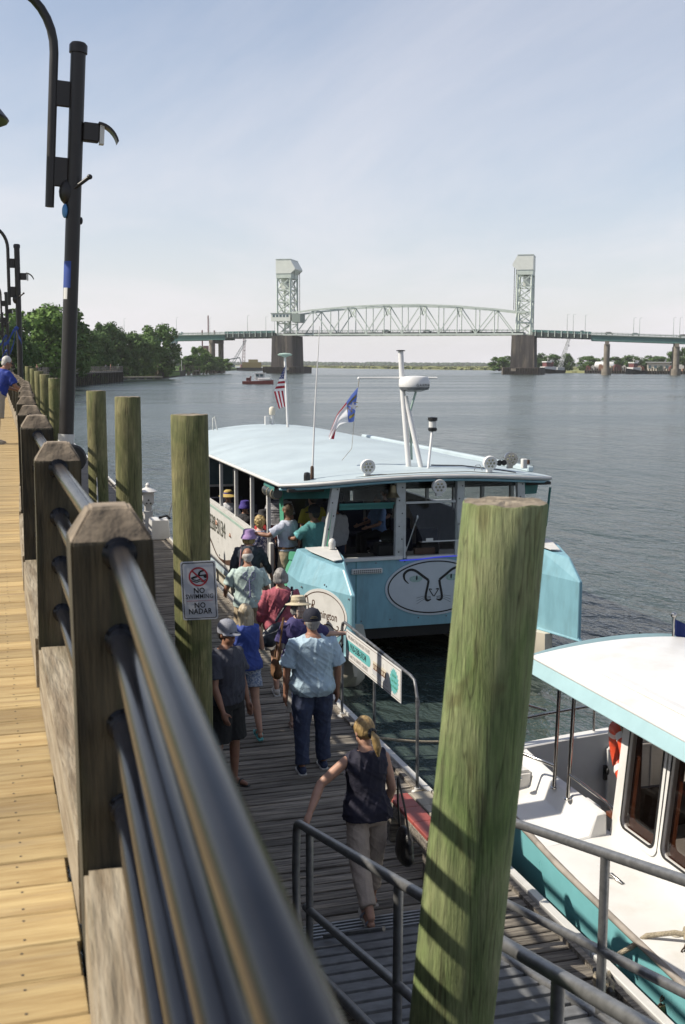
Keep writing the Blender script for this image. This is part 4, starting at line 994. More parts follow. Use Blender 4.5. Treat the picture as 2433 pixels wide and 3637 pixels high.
# side posts and bulwarks
for side in (0, 1):
    X = lambda x: x if side == 0 else 2 * CXB - x
    for i, yy in enumerate((18.62, 19.9, 21.3, 22.8, 24.3, 25.9, 27.6)):
        b = MB(); b.box((X(4.40), yy, 2.45 if i else 1.95), (.06, .08, 1.05 if i else 2.05)); b.build('roof_post', M['whitep'], tb)
    b = MB(); rings = []; y0 = 18.62 if side == 0 else 17.3
    for q in range(13):
        yy = y0 + (28.1 - y0) * q / 12; zt = 1.90 + .10 * math.sin(math.pi * q / 16); xo = 4.36
        rings.append([V(X(xo), yy, .80), V(X(xo - .015), yy, zt), V(X(xo + .045), yy, zt), V(X(xo + .06), yy, .80)])
    b.loft(rings if side == 0 else [r_[::-1] for r_ in rings]); bw_ = b.build('bulwark', M['whitep'], tb, smooth=30)
    b = MB(); b.loft([[r_[1] + V(-.02 if side == 0 else .02, 0, -.012), r_[1] + V(-.02 if side == 0 else .02, 0, .035), r_[2] + V(0, 0, .035), r_[2] + V(0, 0, -.012)] for r_ in rings]); b.build('gunwale_rail', M['whitep'], bw_)
    b = MB(); b.loft([[r_[1] + V(-.004 if side == 0 else .004, 0, -.10), r_[1] + V(-.006 if side == 0 else .006, 0, -.05), r_[1] + V(.01, 0, -.05), r_[1] + V(.01, 0, -.10)] for r_ in rings]); b.build('green_stripe', M['greenpale'] if 'greenpale' in M else M.setdefault('greenpale', mat('pale_green_stripe', (0.42, 0.56, 0.49), 0.5)), bw_)
    b = MB(); b.box((X(4.44), (y0 + 28) / 2, .70), (.16, 28 - y0, .16)); b.build('blue_rub_rail', M['roof'], tb, bevel=.03)
    if side == 0:
        fr = Matrix.Translation(-V(*parent_world(bw_))) @ frame((4.335, 23.4, 1.57), (0, -1, 0), (-1, 0, 0))
        fabk = mat('faded_olive_lettering', (.13, .13, .10), .6)
        text('910-338-3134', .46, fabk, bw_, fr, sx=.98, bold=.0, ext=.002)
        pts = cr([(26.0, 1.15), (25.0, 1.28), (24.0, 1.22), (23.1, .96), (22.3, .94), (21.4, 1.05), (20.6, .97)], 8)
        b = MB(); vs = []
        for i, p in enumerate(pts):
            w = .035 + .02 * math.sin(i * .2); vs += [V(4.345, p[0], p[1] + w), V(4.345, p[0], p[1] - w)]
        b.add(vs, [(2 * i, 2 * i + 1, 2 * i + 3, 2 * i + 2) for i in range(len(pts) - 1)]); b.build('brown_flourish', M['brown'], bw_)
# seats inside, dark
for r_ in range(5):
    for x in (5.0, 5.55, 7.6, 8.15):
        b = MB(); b.box((x, 20.6 + r_ * 1.6, 1.15), (.46, .42, .08)); b.box((x, 20.83 + r_ * 1.6, 1.42), (.46, .06, .52)); b.box((x, 20.6 + r_ * 1.6, .98), (.3, .3, .3)); b.build('seat', M['seatblue'] if 'seatblue' in M else M.setdefault('seatblue', mat('dark_blue_seat', (0.025, 0.028, 0.05), 0.6)), tb, bevel=.02)
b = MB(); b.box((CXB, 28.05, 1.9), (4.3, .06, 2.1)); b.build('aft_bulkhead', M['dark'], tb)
for x in (5.3, 7.6):
    b = MB(); b.box((x, 28.0, 2.3), (.9, .04, .9)); b.build('aft_window', M['whitep'], tb)
    b = MB(); b.box((x, 27.97, 2.3), (.78, .04, .78)); b.build('aft_window_pane', M['winblue'], tb)
# clear curtain with green border at the port bow, and the rolled one over the entry
def cur(y, z, bulge=0): return V(4.42 + bulge, y, z)
b = MB(); b.box((4.42, 17.95, 1.78), (.03, .02, .02))
p00, p01, p10, p11 = V(4.46, 17.95, 1.72), V(4.93, 16.98, 1.80), V(4.44, 18.05, 2.86), V(5.08, 16.95, 2.98)
def lerp(a, c, t): return a + (c - a) * t
def cq(u, v): 
    p = lerp(lerp(p00, p01, u), lerp(p10, p11, u), v); return p + V(-.03, -.03, 0) * math.sin(math.pi * u) * (1 - v)
b = MB(); b.grid(lambda u, v: cq(.08 + .84 * u, .12 + .74 * v), 8, 8); ct = b.build('clear_curtain', M['vinyl'], tb, smooth=60)
for (u0, u1, v0, v1, nm) in ((0, .08, 0, 1, 'edge'), (.92, 1, 0, 1, 'edge'), (0.08, .92, .86, 1, 'top'), (.08, .92, 0, .12, 'bottom')):
    b = MB(); b.grid(lambda u, v: cq(u0 + (u1 - u0) * u, v0 + (v1 - v0) * v) + V(-.004, -.004, 0), 6, 6); b.build('curtain_border', M['greenc'] if nm != 'top' else M['teal'], ct)
q0, q1 = V(4.46, 17.95, 1.745), V(4.93, 16.98, 1.82)
b = MB(); b.grid(lambda u, v: lerp(lerp(V(4.40, 17.75, 1.25), V(4.72, 17.02, 1.62), u), lerp(q0, q1, u), v) + V(-.03 * math.sin(u * 9) * (1 - v), 0, 0), 14, 6); b.build('curtain_skirt', M['greenc'], tb, smooth=60)
b = MB(); b.tube([(4.36, 18.6, 2.80), (4.37, 18.2, 2.79), (4.40, 17.95, 2.80)], .085, 12); rc = b.build('rolled_curtain', M['vinylroll'] if 'vinylroll' in M else M.setdefault('vinylroll', mat('rolled_vinyl', (0.06, 0.07, 0.07), 0.3)), tb, smooth=40)
for yy in (18.55, 18.28, 18.0):
    b = MB(); b.lathe([(.09, -.012), (.095, 0), (.09, .012)], (4.37, yy, 2.795), 14, Matrix.Rotation(R(90), 3, 'X')); b.build('tie_strap', M['rope'], rc)
b = MB(); b.grid(lambda u, v: V(4.34 - .02 * v, 18.65 - .75 * u, 2.97 - .12 * v), 4, 3); b.build('curtain_head', M['teal'], rc)
b = MB(); b.grid(lambda u, v: lerp(lerp(V(8.32, 16.98, 1.80), V(8.86, 17.9, 1.72), u), lerp(V(8.24, 16.95, 2.98), V(8.92, 17.6, 2.9), u), .2 + .65 * v), 4, 4); ct2 = b.build('clear_curtain', M['vinyl'], tb)
for v0, v1 in ((0, .25), (.83, 1)):
    b = MB(); b.grid(lambda u, v: lerp(lerp(V(8.32, 16.97, 1.80), V(8.86, 17.89, 1.72), u), lerp(V(8.24, 16.94, 2.98), V(8.92, 17.59, 2.9), u), v0 + (v1 - v0) * v), 4, 4); b.build('curtain_border', M['teal'], ct2)
b = MB(); b.tube([(8.90, 17.6, 1.75), (8.93, 17.3, 2.2), (8.94, 17.2, 2.85)], .02, 8); b.build('curtain_pole', M['teal'], ct2)
# open dutch door post by the entry
b = MB(); b.box((4.42, 18.52, 1.35), (.07, .12, 1.1)); b.build('entry_gate', M['whitep'], tb, bevel=.01)
# ---- roof gear
def part_tube(name, pts, r, m, par, n=10): bb = MB(); bb.tube(pts, r, n); return bb.build(name, m, par, smooth=50)
mast = part_tube('mast', [(6.590, 17.730, 3.200), (6.540, 17.930, 4.470), (6.525, 18.000, 5.120)], .045, M['white'], tb)
part_tube('mast_leg', [(6.760, 17.600, 3.200), (6.580, 17.900, 4.370)], .042, M['white'], mast)
b = MB(); b.lathe([(.075, 0), (.075, .015), (.03, .02)], (6.525, 18.000, 5.120), 12); b.build('mast_cap', M['black'], mast)
b = MB(); b.lathe([(.14, 0), (.235, .03), (.255, .07), (.26, .11), (.255, .19), (.225, .235), (.12, .25), (.01, .255)], (6.710, 17.830, 4.460), 28); rad = b.build('radar_dome', M['white'], mast, smooth=45)
b = MB(); b.lathe([(.12, -.005), (.236, .028), (.258, .07), (.2585, .072), (.237, .031), (.12, -.006)], (6.710, 17.830, 4.458), 28); b.build('radar_base', M['galv'], rad, smooth=45)
def wrap_text(body, size, m, par, c, r, a0, z):
    # letters bent round a vertical cylinder
    w = 0
    for i, ch in enumerate(body):
        a = a0 + i * size * .80 / r
        n = V(math.sin(a), -math.cos(a), 0); x = V(math.cos(a), math.sin(a), 0)
        text(ch, size, m, par, Matrix.Translation(-V(*parent_world(par))) @ frame(Vector(c) + n * (r + .003) + V(0, 0, z), x, n), ext=.001)
wrap_text('GARMIN', .062, M['ink'], rad, (6.710, 17.830, 4.460), .258, R(-8), .10)
part_tube('flag_yard', [(5.840, 18.130, 4.675), (6.540, 17.960, 4.680), (7.090, 17.760, 4.680)], .018, M['white'], mast)
b = MB(); b.ell((5.840, 18.130, 4.665), (.03, .03, .03)); b.build('yard_end', M['white'], mast)
b = MB(); b.tube([(6.720, 17.780, 4.450), (6.680, 17.780, 4.320), (6.640, 17.830, 4.120), (6.660, 17.780, 3.320)], .02, 8); b.build('radar_cable', M['greenpale'], mast, smooth=60)
al_ = part_tube('anchor_light_pole', [(6.820, 17.430, 3.200), (6.960, 17.630, 3.800)], .022, M['white'], tb)
b = MB(); b.lathe([(.06, 0), (.075, .02), (.075, .05), (.06, .06), (.06, .17), (.08, .18), (.08, .23), (.01, .24)], (6.970, 17.640, 3.800), 16); b.build('anchor_light', M['black'], al_, smooth=40)
b = MB(); b.lathe([(.0625, 0), (.0625, .10)], (6.970, 17.640, 3.865), 16); b.build('anchor_lens', M['whitep'], al_, smooth=40)
ant = part_tube('whip_antenna', [(4.80, 17.3, 3.08), (4.88, 17.42, 4.2), (5.0, 17.58, 5.5)], [.018, .012, .006], M['white'], tb, 8)
b = MB(); b.lathe([(.03, 0), (.03, .22), (.02, .25)], (4.80, 17.3, 3.05), 10); b.build('antenna_base', M['brown'], ant, smooth=40)
b = MB(); b.lathe([(.05, 0), (.055, .01), (.055, .10), (.045, .14), (.01, .15)], (4.70, 17.24, 3.06), 12); b.build('camera_pod', M['black'], tb, smooth=40)
def spot(x, y, z, aim, name='spotlight', m=None):
    d = Vector(aim).normalized(); rot = d.to_track_quat('Z', 'Y').to_matrix(); b = MB()
    b.lathe([(.03, -.10), (.08, -.085), (.115, -.03), (.12, .03), (.115, .045), (.095, .045)], (x, y, z), 20, rot); s = b.build(name, m or M['white'], tb, smooth=45)
    b = MB(); b.lathe([(.098, .040), (.001, .041)], (x, y, z), 20, rot); l = b.build('lens', M['lensgrey'] if 'lensgrey' in M else M.setdefault('lensgrey', mat('spot_lens', (0.22, 0.22, 0.19), 0.2, var=0.5, scale=60)), s)
    for q in range(7):
        a = q * 1.047; rr_ = .06 if q < 6 else 0; p = V(x, y, z) + rot @ V(rr_ * math.cos(a), rr_ * math.sin(a), .044); bb = MB(); bb.ell(p, (.02, .02, .02), 8, 5); bb.build('reflector', M['refl'] if 'refl' in M else M.setdefault('refl', mat('dull_reflector', (.34, .33, .24), .25)), s)
    b = MB(); b.box((x, y + .02, z - .13), (.09, .06, .05)); b.build('bracket', m or M['white'], s)
    return s
spot(5.62, 16.98, 3.30, (-.05, -1, -.1)); spot(6.73, 16.72, 2.98, (-.05, -1, -.1), 'floodlight'); spot(7.73, 17.0, 3.31, (-.05, -1, -.1))
spot(8.12, 17.05, 3.36, (-.05, -1, .0), 'chrome_searchlight', M['steel'])
b = MB()
for dx in (0, .08): b.lathe([(.03, -.09), (.035, -.03), (.05, 0)], (7.88 + dx, 16.95, 3.31), 12, Matrix.Rotation(R(90), 3, 'X'))
b.build('twin_horn', M['black'], tb, smooth=40)
b = MB(); b.box((8.42, 17.15, 3.27), (.09, .09, .16)); b.build('nav_light', M['whitep'], tb, bevel=.01)
b = MB(); b.box((8.47, 17.10, 3.30), (.03, .06, .07)); b.build('nav_light_lens', M['brown'], tb)
M['brass'] = mat('dull_brass', (0.22, 0.18, 0.10), 0.4, 0.7, var=0.2)
b = MB(); b.lathe([(.01, .20), (.045, .19), (.055, .15), (.065, .06), (.10, .005), (.115, 0), (.1, .01), (.05, .1)], (6.02, 16.90, 2.81), 20); bell = b.build('bell', M['brass'], tb, smooth=45)
b = MB(); b.tube([(6.02, 16.90, 3.0), (6.02, 16.95, 3.06)], .012, 6); b.build('bell_hook', M['black'], bell)
rw = part_tube('roof_wire', [(5.4, 16.9, 3.14), (5.8, 16.85, 3.18), (6.5, 16.8, 3.20), (7.3, 16.8, 3.195), (8.0, 16.9, 3.13)], .006, M['brass'], tb, 6)
part_tube('roof_cable', [(6.9, 17.5, 3.25), (7.4, 17.4, 3.24), (8.0, 17.3, 3.17), (8.3, 17.2, 3.12)], .01, M['black'], tb, 6)
b = MB(); b.tube([(7.5, 17.1, 3.18), (7.53, 17.1, 3.27), (7.6, 17.1, 3.27), (7.64, 17.1, 3.18)], .008, 6); b.build('tie_ring', M['steel'], tb)
sl = part_tube('stern_light_pole', [(6.77, 28.2, 3.3), (6.77, 28.2, 3.62)], .035, M['white'], tb)
b = MB(); b.lathe([(.07, 0), (.08, .05), (.08, .16), (.05, .2), (.01, .21)], (6.77, 28.2, 3.62), 14); b.build('stern_light', M['cream'], sl, smooth=40)
b = MB(); b.box((6.63, 28.2, 3.46), (.10, .1, .26)); b.build('vent_box', M['white'], sl)
up = part_tube('flag_staff', [(6.85, 26.9, 3.34), (6.83, 27.1, 5.06)], .03, M['white'], tb)
b = MB(); b.lathe([(.03, 0), (.06, .02), (.17, .05), (.18, .075), (.12, .10), (.01, .11)], (6.83, 27.1, 5.06), 22); b.build('gps_dome', M['greenpale'], up, smooth=45)
# blue LED strip above the oval
M['led'] = mat('blue_led_strip', (0.03, 0.05, 0.5), 0.4, emit=(0.08, 0.10, 1.0, 0.35))
part_tube('led_strip', [(6.18, 16.99, 1.765), (6.5, 16.985, 1.77), (6.8, 16.99, 1.79), (7.2, 16.985, 1.80), (7.6, 16.99, 1.77)], .009, M['led'], tb, 6)
# boarding sill and fender rope at the side
b = MB(); b.tube([(4.30, 21.2, 1.0), (4.24, 20.9, .85), (4.22, 20.7, .95), (4.25, 20.9, 1.05), (4.2, 20.8, .8)], .03, 8); b.build('coiled_mooring_rope', M['rope'], tb, smooth=50)

# seams and bolt heads on the blue front and boxes
for x in (5.45, 7.85): b = MB(); b.box((x, 17.0185, 1.27), (.012, .006, 1.0)); b.build('panel_seam', M['teal'], fb)
for q in range(14): b = MB(); b.ell((5.05 + q * .245, 17.016, 1.74 if q % 2 else .80), (.013, .006, .013), 8, 4); b.build('bolt_head', M['galv'], fb)
for (x, y, z) in ((4.36, 16.32, 1.56), (4.36, 16.32, 1.1), (4.36, 16.32, .82), (4.78, 15.26, 1.56), (4.78, 15.26, 1.1), (4.78, 15.26, .82), (4.57, 15.79, 1.68)): b = MB(); b.ell((x, y, z), (.014, .014, .014), 8, 5); b.build('bolt_head', M['galv'], sL)
# ------------------------------------------------------------------ flags (things of their own, hung from staff and yard)
def cloth(name, rows, regions, parent, wave=.02):
    pass
M['f_red'] = mat('flag_red', (0.42, 0.03, 0.05), 0.8, var=0.08); M['f_white'] = mat('flag_white', (0.95, 0.95, 0.97), 0.8, var=0.04); M['f_blue'] = mat('flag_navy', (0.03, 0.05, 0.20), 0.8, var=0.08)
M['f_royal'] = mat('flag_royal_blue', (0.16, 0.24, 0.66), 0.8, var=0.08); M['f_yel'] = mat('flag_yellow', (0.55, 0.42, 0.10), 0.8, var=0.05)
for k_ in ('f_red', 'f_white', 'f_blue', 'f_royal', 'f_yel'):
    t_ = M[k_].node_tree; pb_ = t_.nodes['Principled BSDF']; tl_ = t_.nodes.new('ShaderNodeBsdfTranslucent'); ms_ = t_.nodes.new('ShaderNodeMixShader'); ms_.inputs[0].default_value = .5
    t_.links.new(pb_.inputs['Base Color'].links[0].from_socket, tl_.inputs[0]); t_.links.new(pb_.outputs[0], ms_.inputs[1]); t_.links.new(tl_.outputs[0], ms_.inputs[2]); t_.links.new(ms_.outputs[0], t_.nodes['Material Output'].inputs[0])
Rv = V(math.cos(R(YAW)), -math.sin(R(YAW)), 0)
# national flag hanging folded against the staff
uf = thing('striped_flag', 'red and white striped flag with starred navy corner, hanging on the boat roof staff', 'flag', (6.84, 27.0, 4.2))
o = V(6.825, 27.02, .04); fwd = V(math.sin(R(YAW)), math.cos(R(YAW)), 0)
def fp(x, z, d=0): return o + Rv * x + V(0, 0, z) + fwd * d           # metres right of the staff, height
def strip(pts0, pts1, m, name, par, n=8, amp=.02, ph=0.0):
    b = MB()
    def P(u, v):
        a = lerp(Vector(pts0[0]), Vector(pts0[1]), u); c = lerp(Vector(pts1[0]), Vector(pts1[1]), u); q = lerp(a, c, v)
        return fp(q.x, q.y, amp * math.sin(9 * q.x + 4 * q.y + ph))
    b.grid(P, n, 3); return b.build(name, m, par, smooth=60)
# upper part: canton then five level stripes; lower part: seven hanging stripes
cn = strip([(-.005, 4.82), (-.02, 4.80)], [(-.03, 4.50), (-.155, 4.50)], M['f_blue'], 'canton', uf)
hd = strip([(.0, 4.83), (-.006, 4.83)], [(.055, 4.20), (-.005, 4.48)], M['f_white'], 'heading', uf)
L = [(-.155, 4.50), (-.17, 4.44), (-.20, 4.385), (-.225, 4.32), (-.255, 4.26), (-.285, 4.20)]; Rr_ = [(-.02, 4.51), (.0, 4.455), (.01, 4.40), (.018, 4.345), (.025, 4.285), (.03, 4.225)]
for i in range(5): strip([L[i], Rr_[i]], [L[i + 1], Rr_[i + 1]], M['f_white'] if i % 2 == 0 else M['f_red'], 'stripe', uf, ph=i)
for i in range(7):
    u0, u1 = i / 7, (i + 1) / 7
    t0 = lerp(V(-.285, 4.20, 0), V(.03, 4.225, 0), u0); t1 = lerp(V(-.285, 4.20, 0), V(.03, 4.225, 0), u1); b0 = lerp(V(-.165, 3.78, 0), V(.06, 3.85, 0), u0); b1 = lerp(V(-.165, 3.78, 0), V(.06, 3.85, 0), u1)
    strip([t0[:2], t1[:2]], [b0[:2], b1[:2]], M['f_red'] if i % 2 == 0 else M['f_white'], 'stripe', uf, ph=2.0)
def star(c, r, x, z, m, name, par, nrm):
    b = MB(); pts = []
    for k in range(10):
        a = math.pi / 2 + k * math.pi / 5; rr_ = r if k % 2 == 0 else r * .42; pts.append(c + x * rr_ * math.cos(a) + z * rr_ * math.sin(a))
    b.add([c] + pts, [(0, 1 + k, 1 + (k + 1) % 10) for k in range(10)]); return b.build(name, m, par)
for i, (x, z) in enumerate(((-.03, 4.72), (-.05, 4.64), (-.07, 4.56), (-.10, 4.53), (-.06, 4.60), (-.04, 4.68), (-.12, 4.56), (-.09, 4.60), (-.05, 4.55))):
    star(fp(x, z, -.025), .016, Rv, V(0, 0, 1), M['f_white'], 'star', cn, None)
# state flag drooping from the yard
sf = thing('state_flag', 'blue, white and red flag with a star, drooping from the boat mast yard', 'flag', (5.85, 18.12, 4.2))
o2 = V(5.84, 18.13, .0)
def fq(x, z, d=0): return o2 + Rv * x + V(0, 0, z) + fwd * d
px = .00722                                                         # metres per photo step at this distance
def S(x, y): return ((x - 824) * px, 4.675 - (y - 867) * px)
top = [S(822, 888), S(808, 904), S(792, 927), S(774, 950), S(762, 980), S(754, 1004)]
bot = [S(813, 967), S(806, 969), S(798, 969), S(780, 975), S(768, 990), S(757, 1011)]
def crv(P, t):
    k = t * (len(P) - 1); i = min(int(k), len(P) - 2); return lerp(V(*P[i], 0), V(*P[i + 1], 0), k - i)
def FL(u, v, dd=0):
    q = lerp(crv(top, u), crv(bot, u), v); return fq(q.x, q.y, dd + .05 * math.sin(u * 8 + v * 3) * (.3 + v) + .04 * math.sin(v * 7))
def flp(u0, u1, v0, v1, m, name, par, dd=0):
    b = MB(); b.grid(lambda a, c: FL(u0 + (u1 - u0) * a, v0 + (v1 - v0) * c, dd), 10, 8); return b.build(name, m, par, smooth=60)
fblue = flp(0, .36, 0, 1, M['f_royal'], 'blue_field', sf); flp(.36, 1, .10, 1, M['f_white'], 'white_bar', sf); flp(.36, 1, 0, .10, M['f_red'], 'red_bar', sf)
flp(.03, .33, .18, .26, M['f_yel'], 'scroll', fblue, -.012); flp(.03, .30, .74, .84, M['f_yel'], 'scroll', fblue, -.012)
star(FL(.14, .48, -.03), .085, Rv, V(0, 0, 1), M['f_white'], 'star', fblue, None)
for u, ch in ((.27, 'N'), (.03, 'C')):
    text(ch, .13, M['f_yel'], fblue, Matrix.Translation(-V(*parent_world(fblue))) @ frame(FL(u, .50, -.03), Rv, -fwd))
b = MB(); b.grid(lambda a, c: fq(*[(S(764, 985)[0] + .05 * a - .03 * c), S(764, 985)[1] - .17 * c], .04), 3, 4); b.build('red_fold', M['f_red'], sf)
b = MB(); b.tube([fq(*S(825, 868)), fq(*S(822, 888))], .006, 6); b.tube([fq(*S(813, 967)), fq(*S(808, 1030)), fq(*S(785, 1058))], .004, 6); b.build('halyard', M['rope'], sf)
# ------------------------------------------------------------------ water taxi at the right
wt = thing('water_taxi', 'small white and turquoise passenger boat moored at the right of the dock', 'boat', (5.75, 6.0, 0))
def sheer(y): return .74 + .12 * max(0, (y - 6.2) / 3.4)
def hw(y):
    if y > 3.5: return 1.42 - .05 * max(0, (y - 8)) 
    t = max(0, (3.5 - y) / 5.0); return 1.42 * (1 - t ** 2.2)
HC = 5.77
ys = [10.0, 9.4, 8.8, 8, 7, 6, 5, 4, 3, 2, 1, 0, -.8, -1.3]
b = MB(); rings = []
for y in ys:
    w = max(hw(y), .03); z = sheer(y); wb_ = w * .93
    rings.append([V(HC - w, y, z), V(HC - w * .99, y, z - .22), V(HC - wb_, y, .0), V(HC - wb_ * .8, y, -.3), V(HC + wb_ * .8, y, -.3), V(HC + wb_, y, .0), V(HC + w * .99, y, z - .22), V(HC + w, y, z)])
b.loft(rings, False, False); n8 = 8; b.add(rings[0], [tuple(range(8))]); b.build('hull', M['hullteal'], wt, smooth=35)
b = MB(); b.loft([[p * 1.0 + V((.03 if p.x < HC else -.03), -.02, 0) for p in r_] for r_ in rings[:5]], False, False); b.build('hull_liner', M['white'], wt)
for s in (-1, 1):
    b = MB(); b.tube([(HC + s * (max(hw(y), .03) + .012), y, sheer(y) - .01) for y in ys], .028, 8); b.build('rub_rail', M['rubgrey'] if 'rubgrey' in M else M.setdefault('rubgrey', mat('grey_rub_rail', (0.34, 0.30, 0.26), 0.6, var=0.2)), wt, smooth=50)
# side decks with raised coaming
def deckside(s, y0, y1, n=14):
    b = MB(); rings = []
    for q in range(n + 1):
        y = y0 + (y1 - y0) * q / n; w = hw(y); z = sheer(y) + .012; t = max(0, min(1, (y - 8.0) / 1.2)); ci = .50 - .10 * t
        rings.append([V(HC + s * w, y, z), V(HC + s * (w - ci + .06), y, z + .05), V(HC + s * (w - ci), y, z + .24), V(HC + s * (w - ci - .10), y, z + .25), V(HC + s * (w - ci - .13), y, z - .3), V(HC + s * w * .9, y, z - .2)])
    b.loft(rings); return b.build('side_deck', M['white'], wt, smooth=35, bevel=.012)
deckside(-1, 9.85, 8.3); deckside(1, 9.85, 8.3)
# foredeck/trunk: white deck from cabin to bow
def deckring(y, zadd=0.0):
    w = max(hw(y), .04); z = sheer(y) + .012
    return [V(HC - w, y, z), V(HC - w * .55, y, z + .05), V(HC, y, z + .08), V(HC + w * .55, y, z + .05), V(HC + w, y, z), V(HC + w * .9, y, z - .1), V(HC - w * .9, y, z - .1)]
b = MB(); b.loft([deckring(y) for y in (8.32, 7.6, 7, 6, 5, 4, 3, 2, 1, 0, -.8, -1.25)]); b.build('deck', M['white'], wt, smooth=35)
# cockpit steps and seat locker
for i in range(3):
    b = MB(); b.box((HC - .72, 9.05 - i * .27, .82 - i * .17), (.42, .25, .06)); b.build('step', M['white'], wt, bevel=.015)
b = MB(); b.box((HC - 1.18, 9.62, .86), (.42, .40, .42)); b.build('corner_locker', M['white'], wt, bevel=.03, seg=2)
b = MB(); b.box((HC, 9.2, .12), (2.0, 1.5, .06)); b.build('cockpit_sole', M['galv'], wt)
# stern bulwark with a hatch
b = MB(); rings = []
for q in range(13):
    u = q / 12; x = HC - 1.40 + 2.80 * u; y = 9.98 - .10 * (2 * u - 1) ** 2; zt = 1.10 + .16 * u
    rings.append([V(x, y - .07, .1), V(x, y - .07, zt), V(x, y + .05, zt + .01), V(x, y + .07, .1)])
b.loft(rings); sb = b.build('stern_bulwark', M['white'], wt, smooth=35, bevel=.01)
for (x, w, z, h, nm) in ((6.12, .50, .72, .62, 'hatch_door'),):
    b = MB(); b.box((x, 9.885, z), (w, .03, h)); hd_ = b.build(nm, M['white'], wt, bevel=.01)
    for dx, dz, ww, hh in ((-w / 2, 0, .03, h), (w / 2, 0, .03, h), (0, h / 2, w, .03), (0, -h / 2, w, .03)):
        b = MB(); b.box((x + dx, 9.872, z + dz), (ww, .03, hh)); b.build('hatch_frame', M['white'], hd_, bevel=.006)
    b = MB(); b.box((x - w / 2 - .03, 9.87, z + .06), (.035, .03, .15)); b.ell((x - w / 2 - .02, 9.84, z + .08), (.018, .018, .035)); b.build('latch', M['black'], hd_)
# steel rails
def srail(name, pts, r=.016): bb = MB(); bb.tube(pts, r, 10); return bb.build(name, M['steel'], wt, smooth=50)
srail('stern_rail', [(4.45, 9.95, 1.36), (5.2, 9.98, 1.42), (6.0, 9.98, 1.48), (6.9, 9.95, 1.55)])
for x in (4.95, 5.75, 6.5): srail('stanchion', [(x, 9.97, 1.12 + .06 * (x - 4.45)), (x, 9.98, 1.40 + .075 * (x - 4.45))], .013)
srail('stern_hoop', [(4.85, 10.0, 1.12), (4.86, 10.02, 1.50), (4.92, 10.0, 1.56), (5.2, 9.97, 1.46)], .013)
p1 = srail('roof_pole', [(4.80, 9.00, 1.06), (4.84, 9.02, 2.10)], .018); p2 = srail('roof_pole', [(4.79, 8.72, 1.06), (4.85, 8.76, 2.10)], .018)
srail('grab_rail', [(4.58, 9.30, 1.06), (4.58, 9.30, 1.28), (4.60, 9.27, 1.31), (4.80, 9.01, 1.26)]); srail('hand_rail', [(4.80, 8.72, 1.28), (5.02, 8.46, 1.10), (5.08, 8.40, 1.02)])
for x, y in ((4.80, 9.0), (4.79, 8.72), (4.58, 9.30)):
    b = MB(); b.lathe([(.04, 0), (.04, .008), (.02, .012)], (x, y, 1.055), 12); b.build('pole_foot', M['steel'], wt, smooth=40)
M['woodred'] = mat('varnished_wood', (0.16, 0.055, 0.025), 0.35, var=0.2, scale=6, stretch=(6, 6, 1))
# cabin side wall with two rounded windows
def rrect(cx, cz, w, h, r, skew=0, k=5):
    ps = []
    for sx, sz, a0 in ((1, 1, 0), (-1, 1, 90), (-1, -1, 180), (1, -1, 270)):
        for q in range(k + 1):
            a = R(a0 + 90 * q / k); x = cx + sx * (w / 2 - r) + r * math.cos(a); z = cz + sz * (h / 2 - r) + r * math.sin(a); ps.append((x + skew * (z - cz), z))
    return ps
CXs = HC - .80                                                       # cabin wall plane at the sill
def wallpt(y, z): return V(CXs + .10 * (z - .8), y, z)
wins = [(7.90, 1.46, .54, .92, .02), (7.24, 1.46, .62, .92, 0), (6.40, 1.46, .78, .92, 0), (5.6, 1.46, .78, .92, 0)]
# wall as strips around the windows
b = MB(); y0, y1 = 4.2, 8.30
def wq(ya, yb, za, zb):
    p = [wallpt(ya, za), wallpt(yb, za), wallpt(yb, zb), wallpt(ya, zb)]; q = [v + V(.05, 0, 0) for v in p]
    b.loft([[p[0], p[1], p[2], p[3]], [q[0], q[1], q[2], q[3]]])
wq(y0, y1, .70, .98); wq(y0, y1, 1.94, 2.10)
edges = [y1] + [e for w in wins for e in (w[0] + w[2] / 2, w[0] - w[2] / 2)] + [y0]
for a, c in zip(edges[::2], edges[1::2]): wq(c, a, .98, 1.94)
cw = b.build('cabin_wall', M['white'], wt)
for (cy, cz, w, h, sk) in wins:
    o_ = rrect(cy, cz, w + .06, h + .10, .09, sk); i_ = rrect(cy, cz, w - .03, h - .03, .075, sk); n = len(o_)
    b = MB(); A = [wallpt(y, z) + V(-.012, 0, 0) for y, z in o_]; B_ = [wallpt(y, z) + V(-.012, 0, 0) for y, z in i_]; Cc = [p + V(.07, 0, 0) for p in B_]
    b.add(A + B_ + Cc, [(q, (q + 1) % n, n + (q + 1) % n, n + q) for q in range(n)] + [(n + q, n + (q + 1) % n, 2 * n + (q + 1) % n, 2 * n + q) for q in range(n)])
    # white surround filling the corners and a black gasket line
    fr = b.build('window_surround', M['white'], wt)
    b = MB(); ii = rrect(cy, cz, w - .01, h - .01, .08, sk); jj = rrect(cy, cz, w - .055, h - .055, .065, sk)
    b.add([wallpt(y, z) + V(-.016, 0, 0) for y, z in ii] + [wallpt(y, z) + V(-.016, 0, 0) for y, z in jj], [(q, (q + 1) % n, n + (q + 1) % n, n + q) for q in range(n)]); b.build('gasket', M['black'], fr)
    b = MB(); b.add([wallpt(y, z) + V(.01, 0, 0) for y, z in jj], [tuple(range(n))]); b.build('window_pane', M['tint'], fr)
    kk = rrect(cy, cz, w - .15, h - .15, .06, sk); b = MB(); b.add([wallpt(y, z) + V(.055, 0, 0) for y, z in ii] + [wallpt(y, z) + V(.075, 0, 0) for y, z in kk], [(q, (q + 1) % n, n + (q + 1) % n, n + q) for q in range(n)]); b.build('wood_lining', M['woodred'], fr)
